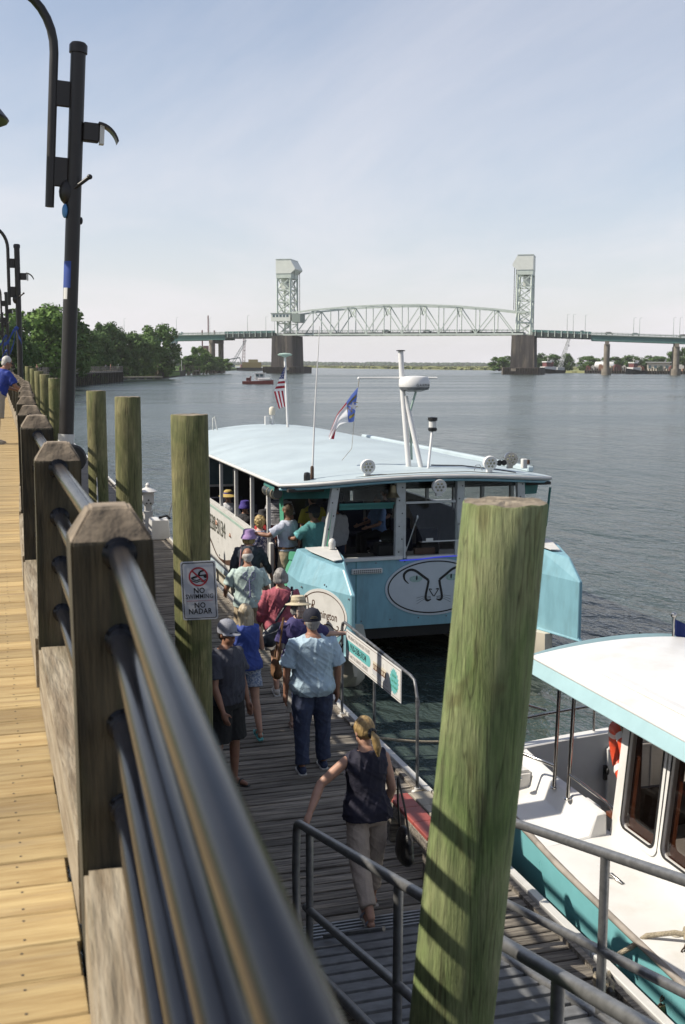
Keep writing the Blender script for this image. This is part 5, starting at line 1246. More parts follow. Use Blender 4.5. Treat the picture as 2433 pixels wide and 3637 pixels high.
for yy in (7.7, 6.6, 5.5): b = MB(); b.box((HC + .68, yy, 1.5), (.03, .5, .6)); b.build('far_window', M['glassfar'] if 'glassfar' in M else M.setdefault('glassfar', mat('dim_far_window', (.05, .06, .065), .2)), wt)
# interior: dark wood trim, far wall
b = MB(); b.box((HC + .72, 6.3, 1.35), (.06, 4.2, 1.5)); b.build('far_cabin_wall', M['woodred'], wt)
b = MB(); b.box((HC, 6.3, .35), (1.5, 4.2, .06)); b.build('cabin_sole', M['brown'], wt)
b = MB(); b.box((HC, 8.27, 1.0), (1.4, .04, .55)); b.build('cabin_bulkhead', M['brown'], wt)
b = MB(); b.box((HC - .62, 8.22, 1.45), (.08, .08, 1.2)); b.build('wood_post', M['woodred'] if 'woodred' in M else M.setdefault('woodred', mat('varnished_wood', (0.16, 0.055, 0.025), 0.35, var=0.2, scale=6, stretch=(6, 6, 1))), wt)
for yy in (7.6, 6.7, 5.8):
    b = MB(); b.box((HC + .35, yy, .78), (.45, .45, .08)); b.box((HC + .35, yy + .22, 1.05), (.45, .06, .5)); b.build('seat', M['black'], wt, bevel=.02)
b = MB(); b.box((CXs + .09, 7.5, 1.0), (.08, 1.9, .04)); b.build('wood_sill', M['woodred'], wt)
# roof
def troof(u, v, dz=0):
    w = 1.07; y = 9.38 - 6.2 * v; x = HC + u * w; return V(x, y - .10 * (1 - u * u) * (1 if v < .02 else 0), 2.20 + .13 * (1 - u * u) - .02 * v + dz)
b = MB(); b.grid(lambda i, j: troof(-1 + 2 * i, j), 16, 14); b.grid(lambda i, j: troof(1 - 2 * i, j, -.05), 16, 14)
rf2 = b.build('roof', M['white'], wt, smooth=50)
M['roofband'] = mat('pale_turquoise_band', (0.42, 0.62, 0.66), 0.35, var=0.04)
for s in (-1, 1):
    b = MB(); b.loft([[V(HC + s * 1.075, y, 2.205), V(HC + s * 1.13, y, 2.08), V(HC + s * 1.10, y, 2.075), V(HC + s * 1.04, y, 2.18)] for y in (9.42, 8, 6, 4, 3.1)]); b.build('roof_band', M['roofband'], rf2, bevel=.008)
    b = MB(); b.tube([(HC + s * 1.06, 9.4, 2.215), (HC + s * 1.06, 3.1, 2.205)], .022, 8); b.build('roof_edge', M['white'], rf2, smooth=60)
b = MB(); b.loft([[V(HC + u * 1.08, 9.40, 2.205 + .13 * (1 - u * u)), V(HC + u * 1.12, 9.46, 2.10 + .08 * (1 - u * u)), V(HC + u * 1.10, 9.43, 2.095 + .08 * (1 - u * u)), V(HC + u * 1.05, 9.37, 2.18 + .12 * (1 - u * u))] for u in [-1 + q / 6 for q in range(13)]]); b.build('roof_band', M['roofband'], rf2)
b = MB(); b.box((HC - .78, 7.6, 2.265), (.10, 1.8, .05)); b.build('roof_grab_rail', M['white'], rf2, bevel=.02)
b = MB(); b.tube([(HC + .42, 9.3, 2.3), (HC + .42, 9.3, 2.50)], .013, 8); b.ell((HC + .42, 9.3, 2.52), (.03, .03, .03)); b.build('pennant_staff', M['steel'], rf2)
b = MB(); b.grid(lambda u, v: V(HC + .435 + .12 * u, 9.3 + .02 * math.sin(u * 5), 2.48 - .16 * v - .06 * u), 4, 4); b.build('navy_pennant', M['f_blue'], rf2)
# life ring leaning in the cabin doorway, spring cleat, deck plates
lr = thing('life_ring', 'orange life ring hanging at the cabin corner of the white boat', 'life ring', (5.20, 8.52, 1.50))
b = MB(); pts = [(.0, .24 * math.cos(q * math.pi / 12), .24 * math.sin(q * math.pi / 12)) for q in range(25)]; b.tube(pts, .06, 12, cap=False)
o = b.build('ring', M['orange'], lr, smooth=60, org=(0, 0, 0)); o.rotation_euler = (0, R(-8), R(-18))
for a in (.6, 2.2, 3.7, 5.3):
    b = MB(); d = V(0, math.cos(a), math.sin(a)); t_ = V(0, -math.sin(a), math.cos(a)); b.tube([d * .24 - t_ * .03, d * .24 + t_ * .03], .064, 12); q = b.build('white_band', M['white'], o, org=(0, 0, 0))
b = MB(); b.tube([(0, .31 * math.cos(q * math.pi / 8), .31 * math.sin(q * math.pi / 8) - .015 * math.sin(q * 3)) for q in range(17)], .009, 6); b.build('grab_line', M['rope'], o, org=(0, 0, 0))
lr2 = thing('life_ring', 'red orange life ring seen through the window of the white boat', 'life ring', (6.35, 8.05, 1.50))
b = MB(); b.tube(pts, .06, 12, cap=False); o2_ = b.build('ring', M['orange'], lr2, smooth=60, org=(0, 0, 0)); o2_.rotation_euler = (0, 0, R(60))
fl2 = thing('stern_flag', 'red and white striped flag behind the white boat roof', 'flag', (6.10, 10.15, 1.75))
for i in range(7):
    b = MB(); b.grid(lambda u, v: V(-.30 + .55 * u, .03 * math.sin(7 * u), .12 - .048 * (i + v) - .10 * u), 6, 1); b.build('stripe', M['f_red'] if i % 2 == 0 else M['f_white'], fl2, org=(0, 0, 0))
b = MB(); b.tube([(.26, 0, -.35), (.26, 0, .4)], .014, 8); b.build('staff', M['steel'], fl2, org=(0, 0, 0))
b = MB(); b.lathe([(.07, 0), (.075, .01), (.06, .015)], (4.60, 7.62, .80), 14); b.tube([(4.56, 7.70, .82), (4.60, 7.62, .86), (4.64, 7.52, .82)], .018, 8); b.build('deck_fitting', M['steel'], wt, smooth=50)
for y in (7.15, 6.75):
    b = MB(); b.lathe([(.05, 0), (.05, .006), (.01, .008)], (4.62, y, .795), 14); b.build('filler_cap', M['cream'], wt, smooth=40)
cl = MB(); cl.tube([(4.62, 6.42, .83), (4.66, 6.55, .84), (4.66, 6.70, .835)], .022, 8); cl.box((4.645, 6.56, .80), (.05, .10, .05)); cl.build('deck_cleat', M['steel'], wt, smooth=50)
# mooring line and chain with padlock from the cleat to the dock
mr = thing('mooring_line', 'pale rope and rusty chain tying the white boat to the dock', 'mooring rope', (4.5, 6.6, .6))
b = MB(); b.tube([(4.66, 6.55, .87), (4.55, 6.66, .86), (4.40, 6.78, .80), (4.30, 6.85, .68), (4.20, 6.90, .60)], .02, 8)
for q in range(3): b.tube([(4.65 + .06 * math.cos(a * .7 + q), 6.56 + .09 * math.sin(a * .7 + q), .85 + .02 * q) for a in range(10)], .018, 7)
b.build('rope', M['rope'], mr, smooth=50)
M['rust'] = mat('rusty_chain', (0.10, 0.065, 0.045), 0.6, 0.6, var=0.4)
for q in range(12):
    t = q / 11; p = lerp(V(4.62, 6.55, .88), V(4.34, 6.50, .42), t) + V(0, 0, .05 * math.sin(t * 3.1)); b = MB(); bx = []
    ax = V(1, 0, 0) if q % 2 else V(0, 1, 0); dz = V(-.5, 0, -.8).normalized()
    b.tube([p + ax * .014 * math.cos(k * .785) + dz * .026 * math.sin(k * .785) for k in range(9)], .006, 6); b.build('chain_link', M['rust'], mr)
b = MB(); b.box((4.36, 6.50, .40), (.05, .03, .06)); b.build('padlock', M['brass'], mr, bevel=.006)
# black cleat with rope on the dock
dc = thing('dock_cleat', 'black iron mooring cleat wound with rope on the plank dock', 'cleat', (3.92, 6.55, DZ))
b = MB(); b.tube([(-.02, -.16, .10), (0, -.08, .085), (0, .08, .085), (.02, .16, .10)], [.018, .026, .026, .018], 10); b.build('horn', M['black'], dc, smooth=50, org=(0, 0, 0))
b = MB(); b.box((0, 0, .04), (.07, .12, .09)); b.box((0, 0, .008), (.10, .18, .014)); b.build('foot', M['black'], dc, org=(0, 0, 0), bevel=.008)
b = MB(); b.tube([(.05 * math.cos(a * .8), .09 * math.sin(a * .8), .06 + .003 * a) for a in range(22)] + [(.10, .10, .06), (.22, .28, .03)], .016, 8); b.build('rope_turns', M['rope'], dc, smooth=50, org=(0, 0, 0))

# ------------------------------------------------------------------ gangway
gw = thing('gangway', 'grey aluminium gangway with pipe handrails sloping down to the dock', 'gangway', (2.57, 7.5, DZ))
GS = .245                                                            # slope
def gz(y): return .64 + GS * (7.6 - y)
GX0, GX1 = 1.96, 3.19
def gtube(name, pts, r=.030, par=None): bb = MB(); bb.tube(pts, r, 12); return bb.build(name, M['alu'], par or gw, smooth=50)
for X_, tag_ in ((GX0, 'l'), (GX1, 'r')):
    ye = 7.43 if X_ == GX0 else 7.35
    topr = [(X_, y, gz(y) + 1.0) for y in (-4.5, 0, 3, 5, ye - .12)]
    # rounded return at the lower end
    arc = [(X_, ye - .05 + .10 * math.sin(a), gz(ye) + .91 + .10 * math.cos(a)) for a in (R(10), R(40), R(70), R(95))]
    low = [(X_, ye + .07, gz(ye) + .6), (X_, ye + .04, gz(ye) + .3), (X_, ye - .10, gz(ye) + .06)]
    gtube('top_rail', topr + arc + low)
    gtube('mid_rail', [(X_, y, gz(y) + .42) for y in (-4.5, 0, 4, ye - .2)], .028)
    gtube('bottom_rail', [(X_, y, gz(y) + .02) for y in (-4.5, 0, 4, 7.6)], .035)
    for y in (7.13, 5.36, 3.6, 1.85, .1, -1.7):
        gtube('rail_post', [(X_, y, gz(y) + .02), (X_, y, gz(y) + .985)], .027)
tm = []
b = MB(); b.box((0, 0, 0), (GX1 - GX0 - .07, .15, .03)); tread = b.mesh('gangway_tread', bevel=.004); tread.materials.append(M['alu_deck'])
y = 7.55
while y > -.5:
    o = bpy.data.objects.new('tread', tread); col.objects.link(o); o.parent = gw
    o.location = V((GX0 + GX1) / 2, y, gz(y) + .015) - gw.location; o.rotation_euler = (-math.atan(GS), 0, 0); y -= .205
b = MB(); b.loft([[V(GX0 + .04, 7.60, .67), V(GX1 - .04, 7.60, .67), V(GX1 - .04, 7.60, .645), V(GX0 + .04, 7.60, .645)], [V(GX0 + .04, 8.02, .585), V(GX1 - .04, 8.02, .585), V(GX1 - .04, 8.02, .57), V(GX0 + .04, 8.02, .57)]]); b.build('toe_plate', M['alu_deck'], gw)
for q in range(5):
    b = MB(); b.box(((GX0 + GX1) / 2, 7.66 + q * .075, .672 - q * .0155), (1.05, .018, .012)); b.build('toe_cleat', M['alu'], gw)
gtube('brace', [(GX0 + .05, 7.2, .62), (GX1 - .05, 6.6, .80)], .022); gtube('guide_bar', [(GX0 + .25, 7.62, .70), (GX0 + .55, 7.15, .95)], .018)
for X_ in (GX0 + .05, GX1 - .05):
    b = MB(); b.lathe([(.05, -.03), (.09, -.03), (.09, .03), (.05, .03)], (X_, 7.35, DZ + .09), 16, Matrix.Rotation(R(90), 3, 'Y')); b.build('wheel', M['black'], gw, smooth=40)
# gangway hinge landing at the boardwalk behind the camera
b = MB(); b.box((1.7, -5.0, 3.25), (3.2, 1.2, .2)); tag(b.build('landing_platform', M['deck']), 'timber landing at the head of the gangway', kind='structure')

# ------------------------------------------------------------------ dock railing with the banner
dr_ = thing('dock_railing', 'galvanised pipe railing on the dock edge carrying the tour banner', 'railing', (4.02, 11.8, DZ))
def dtube(name, pts, r=.017): bb = MB(); bb.tube(pts, r, 10); return bb.build(name, M['galv'], dr_, smooth=50)
dtube('top_rail', [(4.02, 13.12, 1.66), (4.02, 13.08, 1.74), (4.02, 13.0, 1.77), (4.02, 10.70, 1.72), (4.02, 10.58, 1.70), (4.02, 10.53, 1.62), (4.02, 10.48, 1.5)])
for y in (13.10, 11.85, 10.46):
    dtube('rail_post', [(4.02, y + (.03 if y < 11 else 0), 1.55 if y < 11 else 1.70), (4.02, y, DZ + .01)])
    b = MB(); b.lathe([(.06, 0), (.06, .012), (.03, .018), (.03, .05)], (4.02, y, DZ), 12); b.build('post_foot', M['whitep'], dr_, smooth=40)
dtube('elbow_collar', [(4.02, 10.485, 1.52), (4.02, 10.48, 1.44)], .024)
b = MB(); b.tube([(4.02, 13.1, 1.55), (3.97, 13.06, 1.50), (3.98, 13.02, 1.44), (4.0, 13.0, 1.5)], .012, 7); b.build('hook', M['black'], dr_, smooth=50)
bn = thing('tour_banner', 'long white board advertising the boat tours by phone number on the dock railing', 'sign', (3.985, 11.85, 1.55))
bx = V(0, -1, 0); bnrm = V(-1, 0, 0); Wb, Hb = 1.95, .36
mt4 = frame((0, 0, 0), bx, bnrm) 
shear_b = Matrix.Identity(4)
def bpoly(pts, name, m, z, th=.002, par=bn):
    b = MB(); b.prism(pts, z, z + th); me = b.mesh(name); me.transform(mt4); return link(name, me, m, par)
def rect(x0, y0, x1, y1): return [(x0, y0), (x1, y0), (x1, y1), (x0, y1)]
bpoly(rect(-Wb / 2, -Hb / 2, Wb / 2, Hb / 2), 'board', M['white'], -.006, .008)
for (x0, y0, x1, y1) in ((-.96, .158, .96, .163), (-.96, -.163, .96, -.158), (-.96, -.163, -.955, .163), (.955, -.163, .96, .163)): bpoly(rect(x0, y0, x1, y1), 'border_line', M['brown'], .003, .001)
M['btl'] = mat('turquoise_print', (0.16, 0.52, 0.52), 0.5, var=0.04)
pill = [(.0 + (-.50 if a > 90 and a < 270 else .0) - .28 + .07 * math.cos(R(a)) + (.0), .0 + .07 * math.sin(R(a))) for a in range(0, 360, 15)]
pill = [((-.88 if math.cos(R(a)) < 0 else -.10) + .065 * math.cos(R(a)), .0 + .065 * math.sin(R(a))) for a in range(-90, 270, 15)]
bpoly(pill, 'phone_pill', M['btl'], .003, .001)
M['greytext'] = mat('grey_print', (0.40, 0.37, 0.35), 0.6, var=0.05)
text('910-338-3134', .105, M['ink'], bn, mt4 @ Matrix.Translation((-.49, 0, .0045)), sx=1.02, bold=.002)
text('WILMINGTON WATER TOURS', .062, M['greytext'], bn, mt4 @ Matrix.Translation((-.48, .108, .0035)), sx=.98)
text('DAILY & SUNSET CRUISES', .058, M['greytext'], bn, mt4 @ Matrix.Translation((-.48, -.112, .0035)), sx=1.05)
# little picture of the tour boat
bpoly(rect(.05, .02, .50, .05), 'picture_roof', M['cream'], .003, .001); bpoly(rect(.06, -.045, .49, .02), 'picture_cabin', M['woodred'], .003, .001)
for q in range(6): bpoly(rect(.075 + q * .07, -.03, .115 + q * .07, .01), 'picture_window', M['cream'], .0045, .0008)
bpoly([(.02, -.05), (.54, -.05), (.50, -.10), (.06, -.10)], 'picture_hull', M['signwhite'], .003, .001); bpoly(rect(.02, -.118, .56, -.112), 'picture_waterline', M['greytext'], .003, .001); bpoly(rect(.40, .05, .405, .10), 'picture_mast', M['greytext'], .003, .001)
sb_ = []
for q in range(36):
    r_ = .145 if q % 2 == 0 else .118; a = 2 * math.pi * q / 36; sb_.append((.76 + r_ * math.cos(a), r_ * math.sin(a)))
bpoly(sb_, 'starburst', M['btl'], .003, .001)
for i, s_ in enumerate(('Full Bar', 'Live Music', 'Free Parking')): text(s_, .046, M['greenc'], bn, mt4 @ Matrix.Translation((.76, .06 - i * .06, .0045)), sx=.95)

# ------------------------------------------------------------------ small dock things
bs = thing('step_bench', 'low wooden bench with red painted edge boards beside the dock rail', 'bench', (3.70, 8.95, DZ))
for i, (x, w, m) in enumerate(((3.45, .20, 'red'), (3.66, .20, 'dockpale'), (3.87, .20, 'dockpale'))):
    if m not in M: M[m] = mat('pale_bench_wood', (0.30, 0.27, 0.22), 0.8, c2=(0.46, 0.42, 0.34), scale=3, stretch=(8, 1, 8))
    for j in range(3):
        b = MB(); b.box((x, 8.65 + j * .33, .95), (w - .008, .325, .04)); b.build('top_board', M[m], bs, bevel=.006)
for x in (3.39, 3.91):
    for y in (8.52, 9.42): b = MB(); b.box((x, y, .74), (.09, .09, .38)); b.build('leg', M['dock'], bs, bevel=.006)
b = MB(); b.box((3.375, 8.97, .87), (.04, .95, .12)); b.build('side_board', M['dock'], bs, bevel=.006)
dcl = thing('white_cleat', 'white mooring cleat with rope at the dock edge by the bench', 'cleat', (3.98, 10.25, DZ))
b = MB(); b.tube([(-.13, .02, .07), (-.05, 0, .06), (.06, 0, .06), (.15, -.02, .08)], [.015, .024, .024, .015], 9); b.box((0, 0, .03), (.10, .06, .06)); b.build('body', M['cream'], dcl, smooth=50, org=(0, 0, 0))
b = MB(); b.tube([(.06 * math.cos(a), .05 * math.sin(a), .05 + .003 * a) for a in [q * .8 for q in range(18)]], .014, 7); b.build('rope_turns', M['rope'], dcl, smooth=50, org=(0, 0, 0))
mr2 = thing('bow_line', 'pale mooring rope stretched over the water from the dock edge', 'mooring rope', (4.15, 11.95, DZ))
b = MB(); pts = [lerp(V(4.12, 12.0, .62), V(5.6, 12.15, .45), q / 10) + V(0, 0, -.06 * math.sin(math.pi * q / 10)) for q in range(11)]; b.tube(pts, .017, 8); b.build('rope', M['rope'], mr2, smooth=50)
# the rope runs to the stern of the tour boat's neighbour piling just under water level
pb = thing('power_pedestal', 'white lighthouse shaped power pedestal on the dock', 'power pedestal', (3.72, 29.2, DZ))
b = MB(); b.box((0, 0, .30), (.22, .2, .6)); b.build('base', M['white'], pb, org=(0, 0, 0), bevel=.015)
b = MB(); b.box((0, 0, .68), (.17, .16, .2)); b.build('neck', M['white'], pb, org=(0, 0, 0), bevel=.01)
b = MB(); b.box((0, 0, .92), (.28, .26, .34)); hd_ = b.build('meter_head', M['white'], pb, org=(0, 0, 0), bevel=.03, seg=2)
for x, z in ((-.05, .80), (.05, .80), (0, .88)): b = MB(); b.lathe([(.022, -.01), (.022, .01)], (x, -.135, z), 10, Matrix.Rotation(R(90), 3, 'X')); b.build('socket', M['black'], hd_, org=(0, 0, 0))
b = MB(); b.lathe([(.23, 1.08), (.24, 1.10), (.17, 1.15), (.06, 1.2), (.05, 1.26), (.06, 1.27), (.03, 1.31), (.005, 1.32)], n=18); b.build('cap', M['white'], pb, org=(0, 0, 0), smooth=40)
M['yellow'] = mat('yellow_cable', (0.45, 0.30, 0.03), 0.5)
b = MB(); b.tube([(-.20 + .04 * math.cos(q * .9), -.02 + .03 * math.sin(q * .9), .30 + .16 * math.sin(q * .35)) for q in range(40)], .014, 6); b.build('power_cord', M['yellow'], pb, org=(0, 0, 0))
wbx = thing('dock_box', 'white dock storage box in front of the power pedestal', 'dock box', (3.86, 28.25, DZ))
b = MB(); b.loft([[V(-.24, -.22, 0), V(.26, -.22, 0), V(.26, .3, 0), V(-.24, .3, 0)], [V(-.21, -.2, .50), V(.22, -.2, .50), V(.22, .28, .52), V(-.21, .28, .52)]]); b.build('box', M['white'], wbx, org=(0, 0, 0), bevel=.02)
b = MB(); b.tube([(.0, 0, .53), (.2, -.05, .58), (.28, .0, .5)], .03, 8); b.build('hose', M['black'], wbx, org=(0, 0, 0), smooth=50)
b = MB(); b.tube([(4.0, 28.4, .6), (4.25, 28.6, 1.4)], .015, 6); 
tag(b.build('boat_hook', M['galv']), 'thin pale boat hook leaning by the dock box', 'boat hook')
# ------------------------------------------------------------------ people
def remesh(mb, name, voxel, smooth=6, fac=.5):
    me = mb.mesh(name); ob = bpy.data.objects.new(name, me); work.collection.objects.link(ob)
    r = ob.modifiers.new('r', 'REMESH'); r.mode = 'VOXEL'; r.voxel_size = voxel; r.use_smooth_shade = True
    if smooth:
        s = ob.modifiers.new('s', 'SMOOTH'); s.iterations = smooth; s.factor = fac
    dg = work_graph()
    out_me = bpy.data.meshes.new_from_object(ob.evaluated_get(dg))
    bpy.data.objects.remove(ob); bpy.data.meshes.remove(me)
    out_me.polygons.foreach_set('use_smooth', [True] * len(out_me.polygons)); out_me.name = name
    return out_me
def ering(c, hw_, hd_, n=16, rot=None, p=2.3):
    ps = []
    for k in range(n):
        a = 2 * math.pi * k / n; ca, sa = math.cos(a), math.sin(a)
        q = V(math.copysign(abs(ca) ** (2 / p), ca) * hw_, math.copysign(abs(sa) ** (2 / p), sa) * hd_, 0)
        ps.append((rot @ q if rot is not None else q) + Vector(c))
    return ps
def limb(mb, pts, rs, n=12, cap=True):
    """tapered tube with rounded ends"""
    pts = [Vector(p) for p in pts]
    if cap:
        d0 = (pts[0] - pts[1]).normalized(); d1 = (pts[-1] - pts[-2]).normalized()
        P = [pts[0] + d0 * rs[0] * .8, pts[0] + d0 * rs[0] * .5] + pts + [pts[-1] + d1 * rs[-1] * .5, pts[-1] + d1 * rs[-1] * .8]
        Q = [rs[0] * .45, rs[0] * .85] + list(rs) + [rs[-1] * .85, rs[-1] * .45]
    else: P, Q = pts, list(rs)
    mb.tube(P, Q, n)
TORSO = [(.84, .135, .100, 0), (.90, .168, .120, -.01), (.96, .172, .122, -.012), (1.04, .158, .112, 0), (1.12, .150, .108, .006), (1.22, .165, .118, .010), (1.32, .178, .122, .004), (1.385, .172, .106, -.006), (1.425, .132, .088, -.012), (1.46, .082, .070, -.012), (1.49, .058, .058, -.006)]
def person(name, label, loc, face, H=1.72, build=1.0, belly=0.0, skin='skin', lean=0.0, legs=((4, 4), (-4, 4)), arms=None, head=(0, 0, 0), foot=None,
           shirt=None, pants=None, shoes=None, hair=None, hat=None, extra=None, voxel=.011, glasses=False, female=False, fist=False, group='people boarding the tour boat', splay=0.0):
    """face: heading in degrees, 0 = away from the camera along the dock (+Y), positive = turned left. arms: ((upper dir, fore dir) left, right) with x outwards"""
    s = H / 1.75
    root = thing(name, label, 'person', loc, R(face), group)
    sh_w = .185 * (0.93 if female else 1.0) * (.5 + .5 * build)
    LR = Matrix.Rotation(R(-lean), 3, 'X'); piv = V(0, 0, .92)
    def up(p): return piv + LR @ (Vector(p) - piv)
    bw_ = build
    # legs
    legp = []
    for i, (a, k) in enumerate(legs):
        sx = -1 if i == 0 else 1
        hip = V(sx * .09 * (.6 + .4 * bw_), 0, .90); d = V(sx * splay, math.sin(R(a)), -math.cos(R(a))).normalized(); knee = hip + d * .41
        e = V(sx * splay * .6, math.sin(R(a - k)), -math.cos(R(a - k))).normalized(); ank = knee + e * .40
        legp.append((hip, knee, ank))
    low = min(l[2].z for l in legp) - .085
    off = V(0, 0, -low)
    # arms
    armp = []
    arms = arms or (((.18, .02, -1), (.06, .16, -1)), ((.18, .02, -1), (.06, .16, -1)))
    for i, (u, f_) in enumerate(arms):
        sx = -1 if i == 0 else 1
        sh = up((sx * sh_w, -.005, 1.385)); ud = V(u[0] * sx, u[1], u[2]).normalized(); el_ = sh + ud * .285
        fd = V(f_[0] * sx, f_[1], f_[2]).normalized(); wr = el_ + fd * .255; armp.append((sh, el_, wr, fd, sx))
    hrot = Matrix.Rotation(R(head[0]), 3, 'Z') @ Matrix.Rotation(R(-head[1]), 3, 'X')
    neck0 = up((0, -.005, 1.45)); hc = up((0, .015, 1.60)) + V(0, .03 * math.sin(R(head[1])), 0)
    def hd(p): return hc + hrot @ Vector(p)
    def torso(mb, g=0.0, z0=.84, z1=1.49, be=0.0, flare=0.0):
        rings = []; last = None
        for (z, w, d, yo) in TORSO:
            if z < z0 - .001 or z > z1 + .001: continue
            t = max(0, 1 - abs(z - 1.06) / .2); wt_ = (w * bw_ if z < 1.40 else w * (.6 + .4 * bw_))
            if female: wt_ *= (.93 if z > 1.2 else (.92 if 1.05 < z < 1.2 else 1.02))
            fl = flare * max(0, (1.15 - z) / .3)
            rings.append([up(p) if z > .9 else p for p in ering((0, yo + belly * t * .5, z), wt_ + g + fl, d * bw_ + g + belly * t * .6 + fl, 18)])
        mb.loft(rings)
    # ---- body: one continuous mesh
    b = MB(); torso(b)
    limb(b, [neck0 - V(0, 0, .03), neck0.lerp(hc, .55)], [.058, .052])
    b.ell(hd((0, -.008, .028)), (.074, .092, .098), 16, 10, hrot); b.ell(hd((0, .022, -.050)), (.056, .066, .062), 14, 8, hrot)
    b.ell(hd((0, .096, -.012)), (.012, .020, .024), 8, 6, hrot); b.ell(hd((0, .080, -.055)), (.026, .016, .014), 8, 6, hrot)
    for sx in (-1, 1): b.ell(hd((sx * .077, -.005, -.005)), (.010, .020, .030), 8, 6, hrot)
    for (hip, knee, ank) in legp:
        limb(b, [hip, hip.lerp(knee, .5), knee, knee.lerp(ank, .3), ank], [.088 * bw_, .075 * bw_, .053, .055, .036])
    for i, (sh, el_, wr, fd, sx) in enumerate(armp):
        limb(b, [sh, sh.lerp(el_, .5), el_, el_.lerp(wr, .35), wr], [.044 * bw_, .045 * bw_, .039, .040, .027])
        # hand: palm, four fingers, thumb
        side = V(0, -1, 0) if abs(fd.y) < .7 else V(0, 0, -1)                    # direction of the finger row
        side = (V(0, 1, 0) - fd * fd.y); side = side.normalized() if side.length > .2 else V(0, 0, 1)
        nrm = fd.cross(side).normalized()
        if nrm.x * sx > 0: nrm = -nrm                                             # palm faces the body
        pc = wr + fd * .05
        limb(b, [wr + fd * .005, wr + fd * .05, wr + fd * .085], [.025, .031, .028], 10)
        limb(b, [wr + fd * .035 + side * .022, wr + fd * .08 + side * .026], [.017, .015], 8); limb(b, [wr + fd * .035 - side * .022, wr + fd * .08 - side * .026], [.017, .015], 8)
        curl = .75 if fist else .25
        for q, (o_, L) in enumerate(((.030, .066), (.010, .078), (-.011, .072), (-.031, .056))):
            k0 = wr + fd * .085 + side * o_; d1 = (fd + nrm * curl * .6).normalized(); d2 = (fd + nrm * curl * 1.8).normalized(); k1 = k0 + d1 * L * .5; k2 = k1 + d2 * L * .45
            limb(b, [k0, k1, k2], [.0105, .0098, .0085], 8)
        t0 = wr + fd * .03 + side * .028; t1 = t0 + (fd * .6 + side * .7 + nrm * .4).normalized() * .04; limb(b, [t0, t1, t1 + (fd + nrm * .5).normalized() * .034], [.013, .0115, .0095], 8)
    for i, (hip, knee, ank) in enumerate(legp):
        fp = 0 if foot is None else foot[i]; fr_ = Matrix.Rotation(R(-fp), 3, 'X')
        limb(b, [ank + fr_ @ V(0, -.03, -.045), ank + fr_ @ V(0, .07, -.055), ank + fr_ @ V(0, .15, -.065)], [.034, .033, .022], 10)
    me = remesh(b, 'body', voxel, 5)
    TM = Matrix.Translation(off * s) @ Matrix.Scale(s, 4)
    def put(nm, me_, m, par=None):
        me_.transform(TM); me_.materials.clear(); return link(nm, me_, M[m] if isinstance(m, str) else m, par or root)
    body = put('body', me, skin)
    def solid(nm, mb, m, par=None, vox=None, sm=4, wr_=0.0, seed=0):
        me_ = remesh(mb, nm, vox or voxel, sm)
        if wr_:
            nv_ = len(me_.vertices); co = [0.0] * (3 * nv_); no = [0.0] * (3 * nv_); me_.vertices.foreach_get('co', co); me_.vertices.foreach_get('normal', no)
            for q in range(nv_):
                p = V(*co[3 * q:3 * q + 3]); n = noise.noise(V(p.x * 5 + seed, p.y * 5, p.z * 8 + p.x * 6)) * 1.1
                r1 = 1 - 2.4 * abs(noise.noise(V(p.x * 9 + seed, p.y * 9, p.z * 4.5 - p.x * 8))); r2 = 1 - 2.4 * abs(noise.noise(V(p.x * 4 - seed, p.y * 4, p.z * 13 + p.x * 10))); n += max(r1, 0) ** 2 * .9 + max(r2, 0) ** 3 * .8 - .5
                for a in range(3): co[3 * q + a] += no[3 * q + a] * n * wr_
            me_.vertices.foreach_set('co', co); me_.update()
        return put(nm, me_, m, par)
    def plain(nm, mb, m, par=None, sm=45): return put(nm, mb.mesh(nm, smooth=sm), m, par)
    seed = hash(label) % 97
    # ---- clothes
    if shirt:
        g = shirt.get('g', .018); b = MB(); z0 = shirt.get('hem', .90)
        torso(b, g, z0, 1.465, 0, shirt.get('flare', .0))
        if shirt.get('collar', True): limb(b, [neck0 - V(0, 0, .02), neck0 + V(0, 0, .025)], [.072, .066], 14, False)
        sl_ = shirt.get('sleeve', .6)
        if sl_ > 0:
            for (sh, el_, wr, fd, sx) in armp:
                c = up((sx * sh_w * .45, 0, 1.365))
                if sl_ <= 1: limb(b, [c, sh + V(-sx * .008, 0, -.012), sh.lerp(el_, sl_ * .55), sh.lerp(el_, sl_)], [.058 * bw_, .060 * bw_ + g * .4, .062 * bw_ + g * .35, .062 * bw_ + g * .45 + .008], 14, False)
                else: limb(b, [c, sh + V(-sx * .008, 0, -.012), sh.lerp(el_, .6), el_, el_.lerp(wr, .5), el_.lerp(wr, sl_ - 1)], [.058 * bw_, .062 * bw_ + g * .4, .060 + g * .4, .054 + g * .3, .05 + g * .2, .046], 14, False)
        else:
            for (sh, el_, wr, fd, sx) in armp: limb(b, [up((sx * sh_w * .3, 0, 1.40)), up((sx * (sh_w - .035), 0, 1.405))], [.065, .058], 12)
        so = solid('shirt', b, shirt['m'], wr_=shirt.get('wr', .006), seed=seed)
    if pants:
        g = pants.get('g', .016); b = MB(); L = pants.get('len', 2.0)
        torso(b, g * .8, .84, 1.04)
        for (hip, knee, ank) in legp:
            if L <= 1: limb(b, [hip + V(0, 0, .03), hip.lerp(knee, L * .5), hip.lerp(knee, L)], [.094 * bw_ + g * .5, .088 * bw_ + g, .080 * bw_ + g * 1.7], 16, False)
            else: limb(b, [hip + V(0, 0, .03), hip.lerp(knee, .5), knee, knee.lerp(ank, .5 * (L - 1)), knee.lerp(ank, L - 1)], [.094 * bw_ + g * .5, .084 * bw_ + g * .8, .066 + g, .060 + g, .056 + g], 16, False)
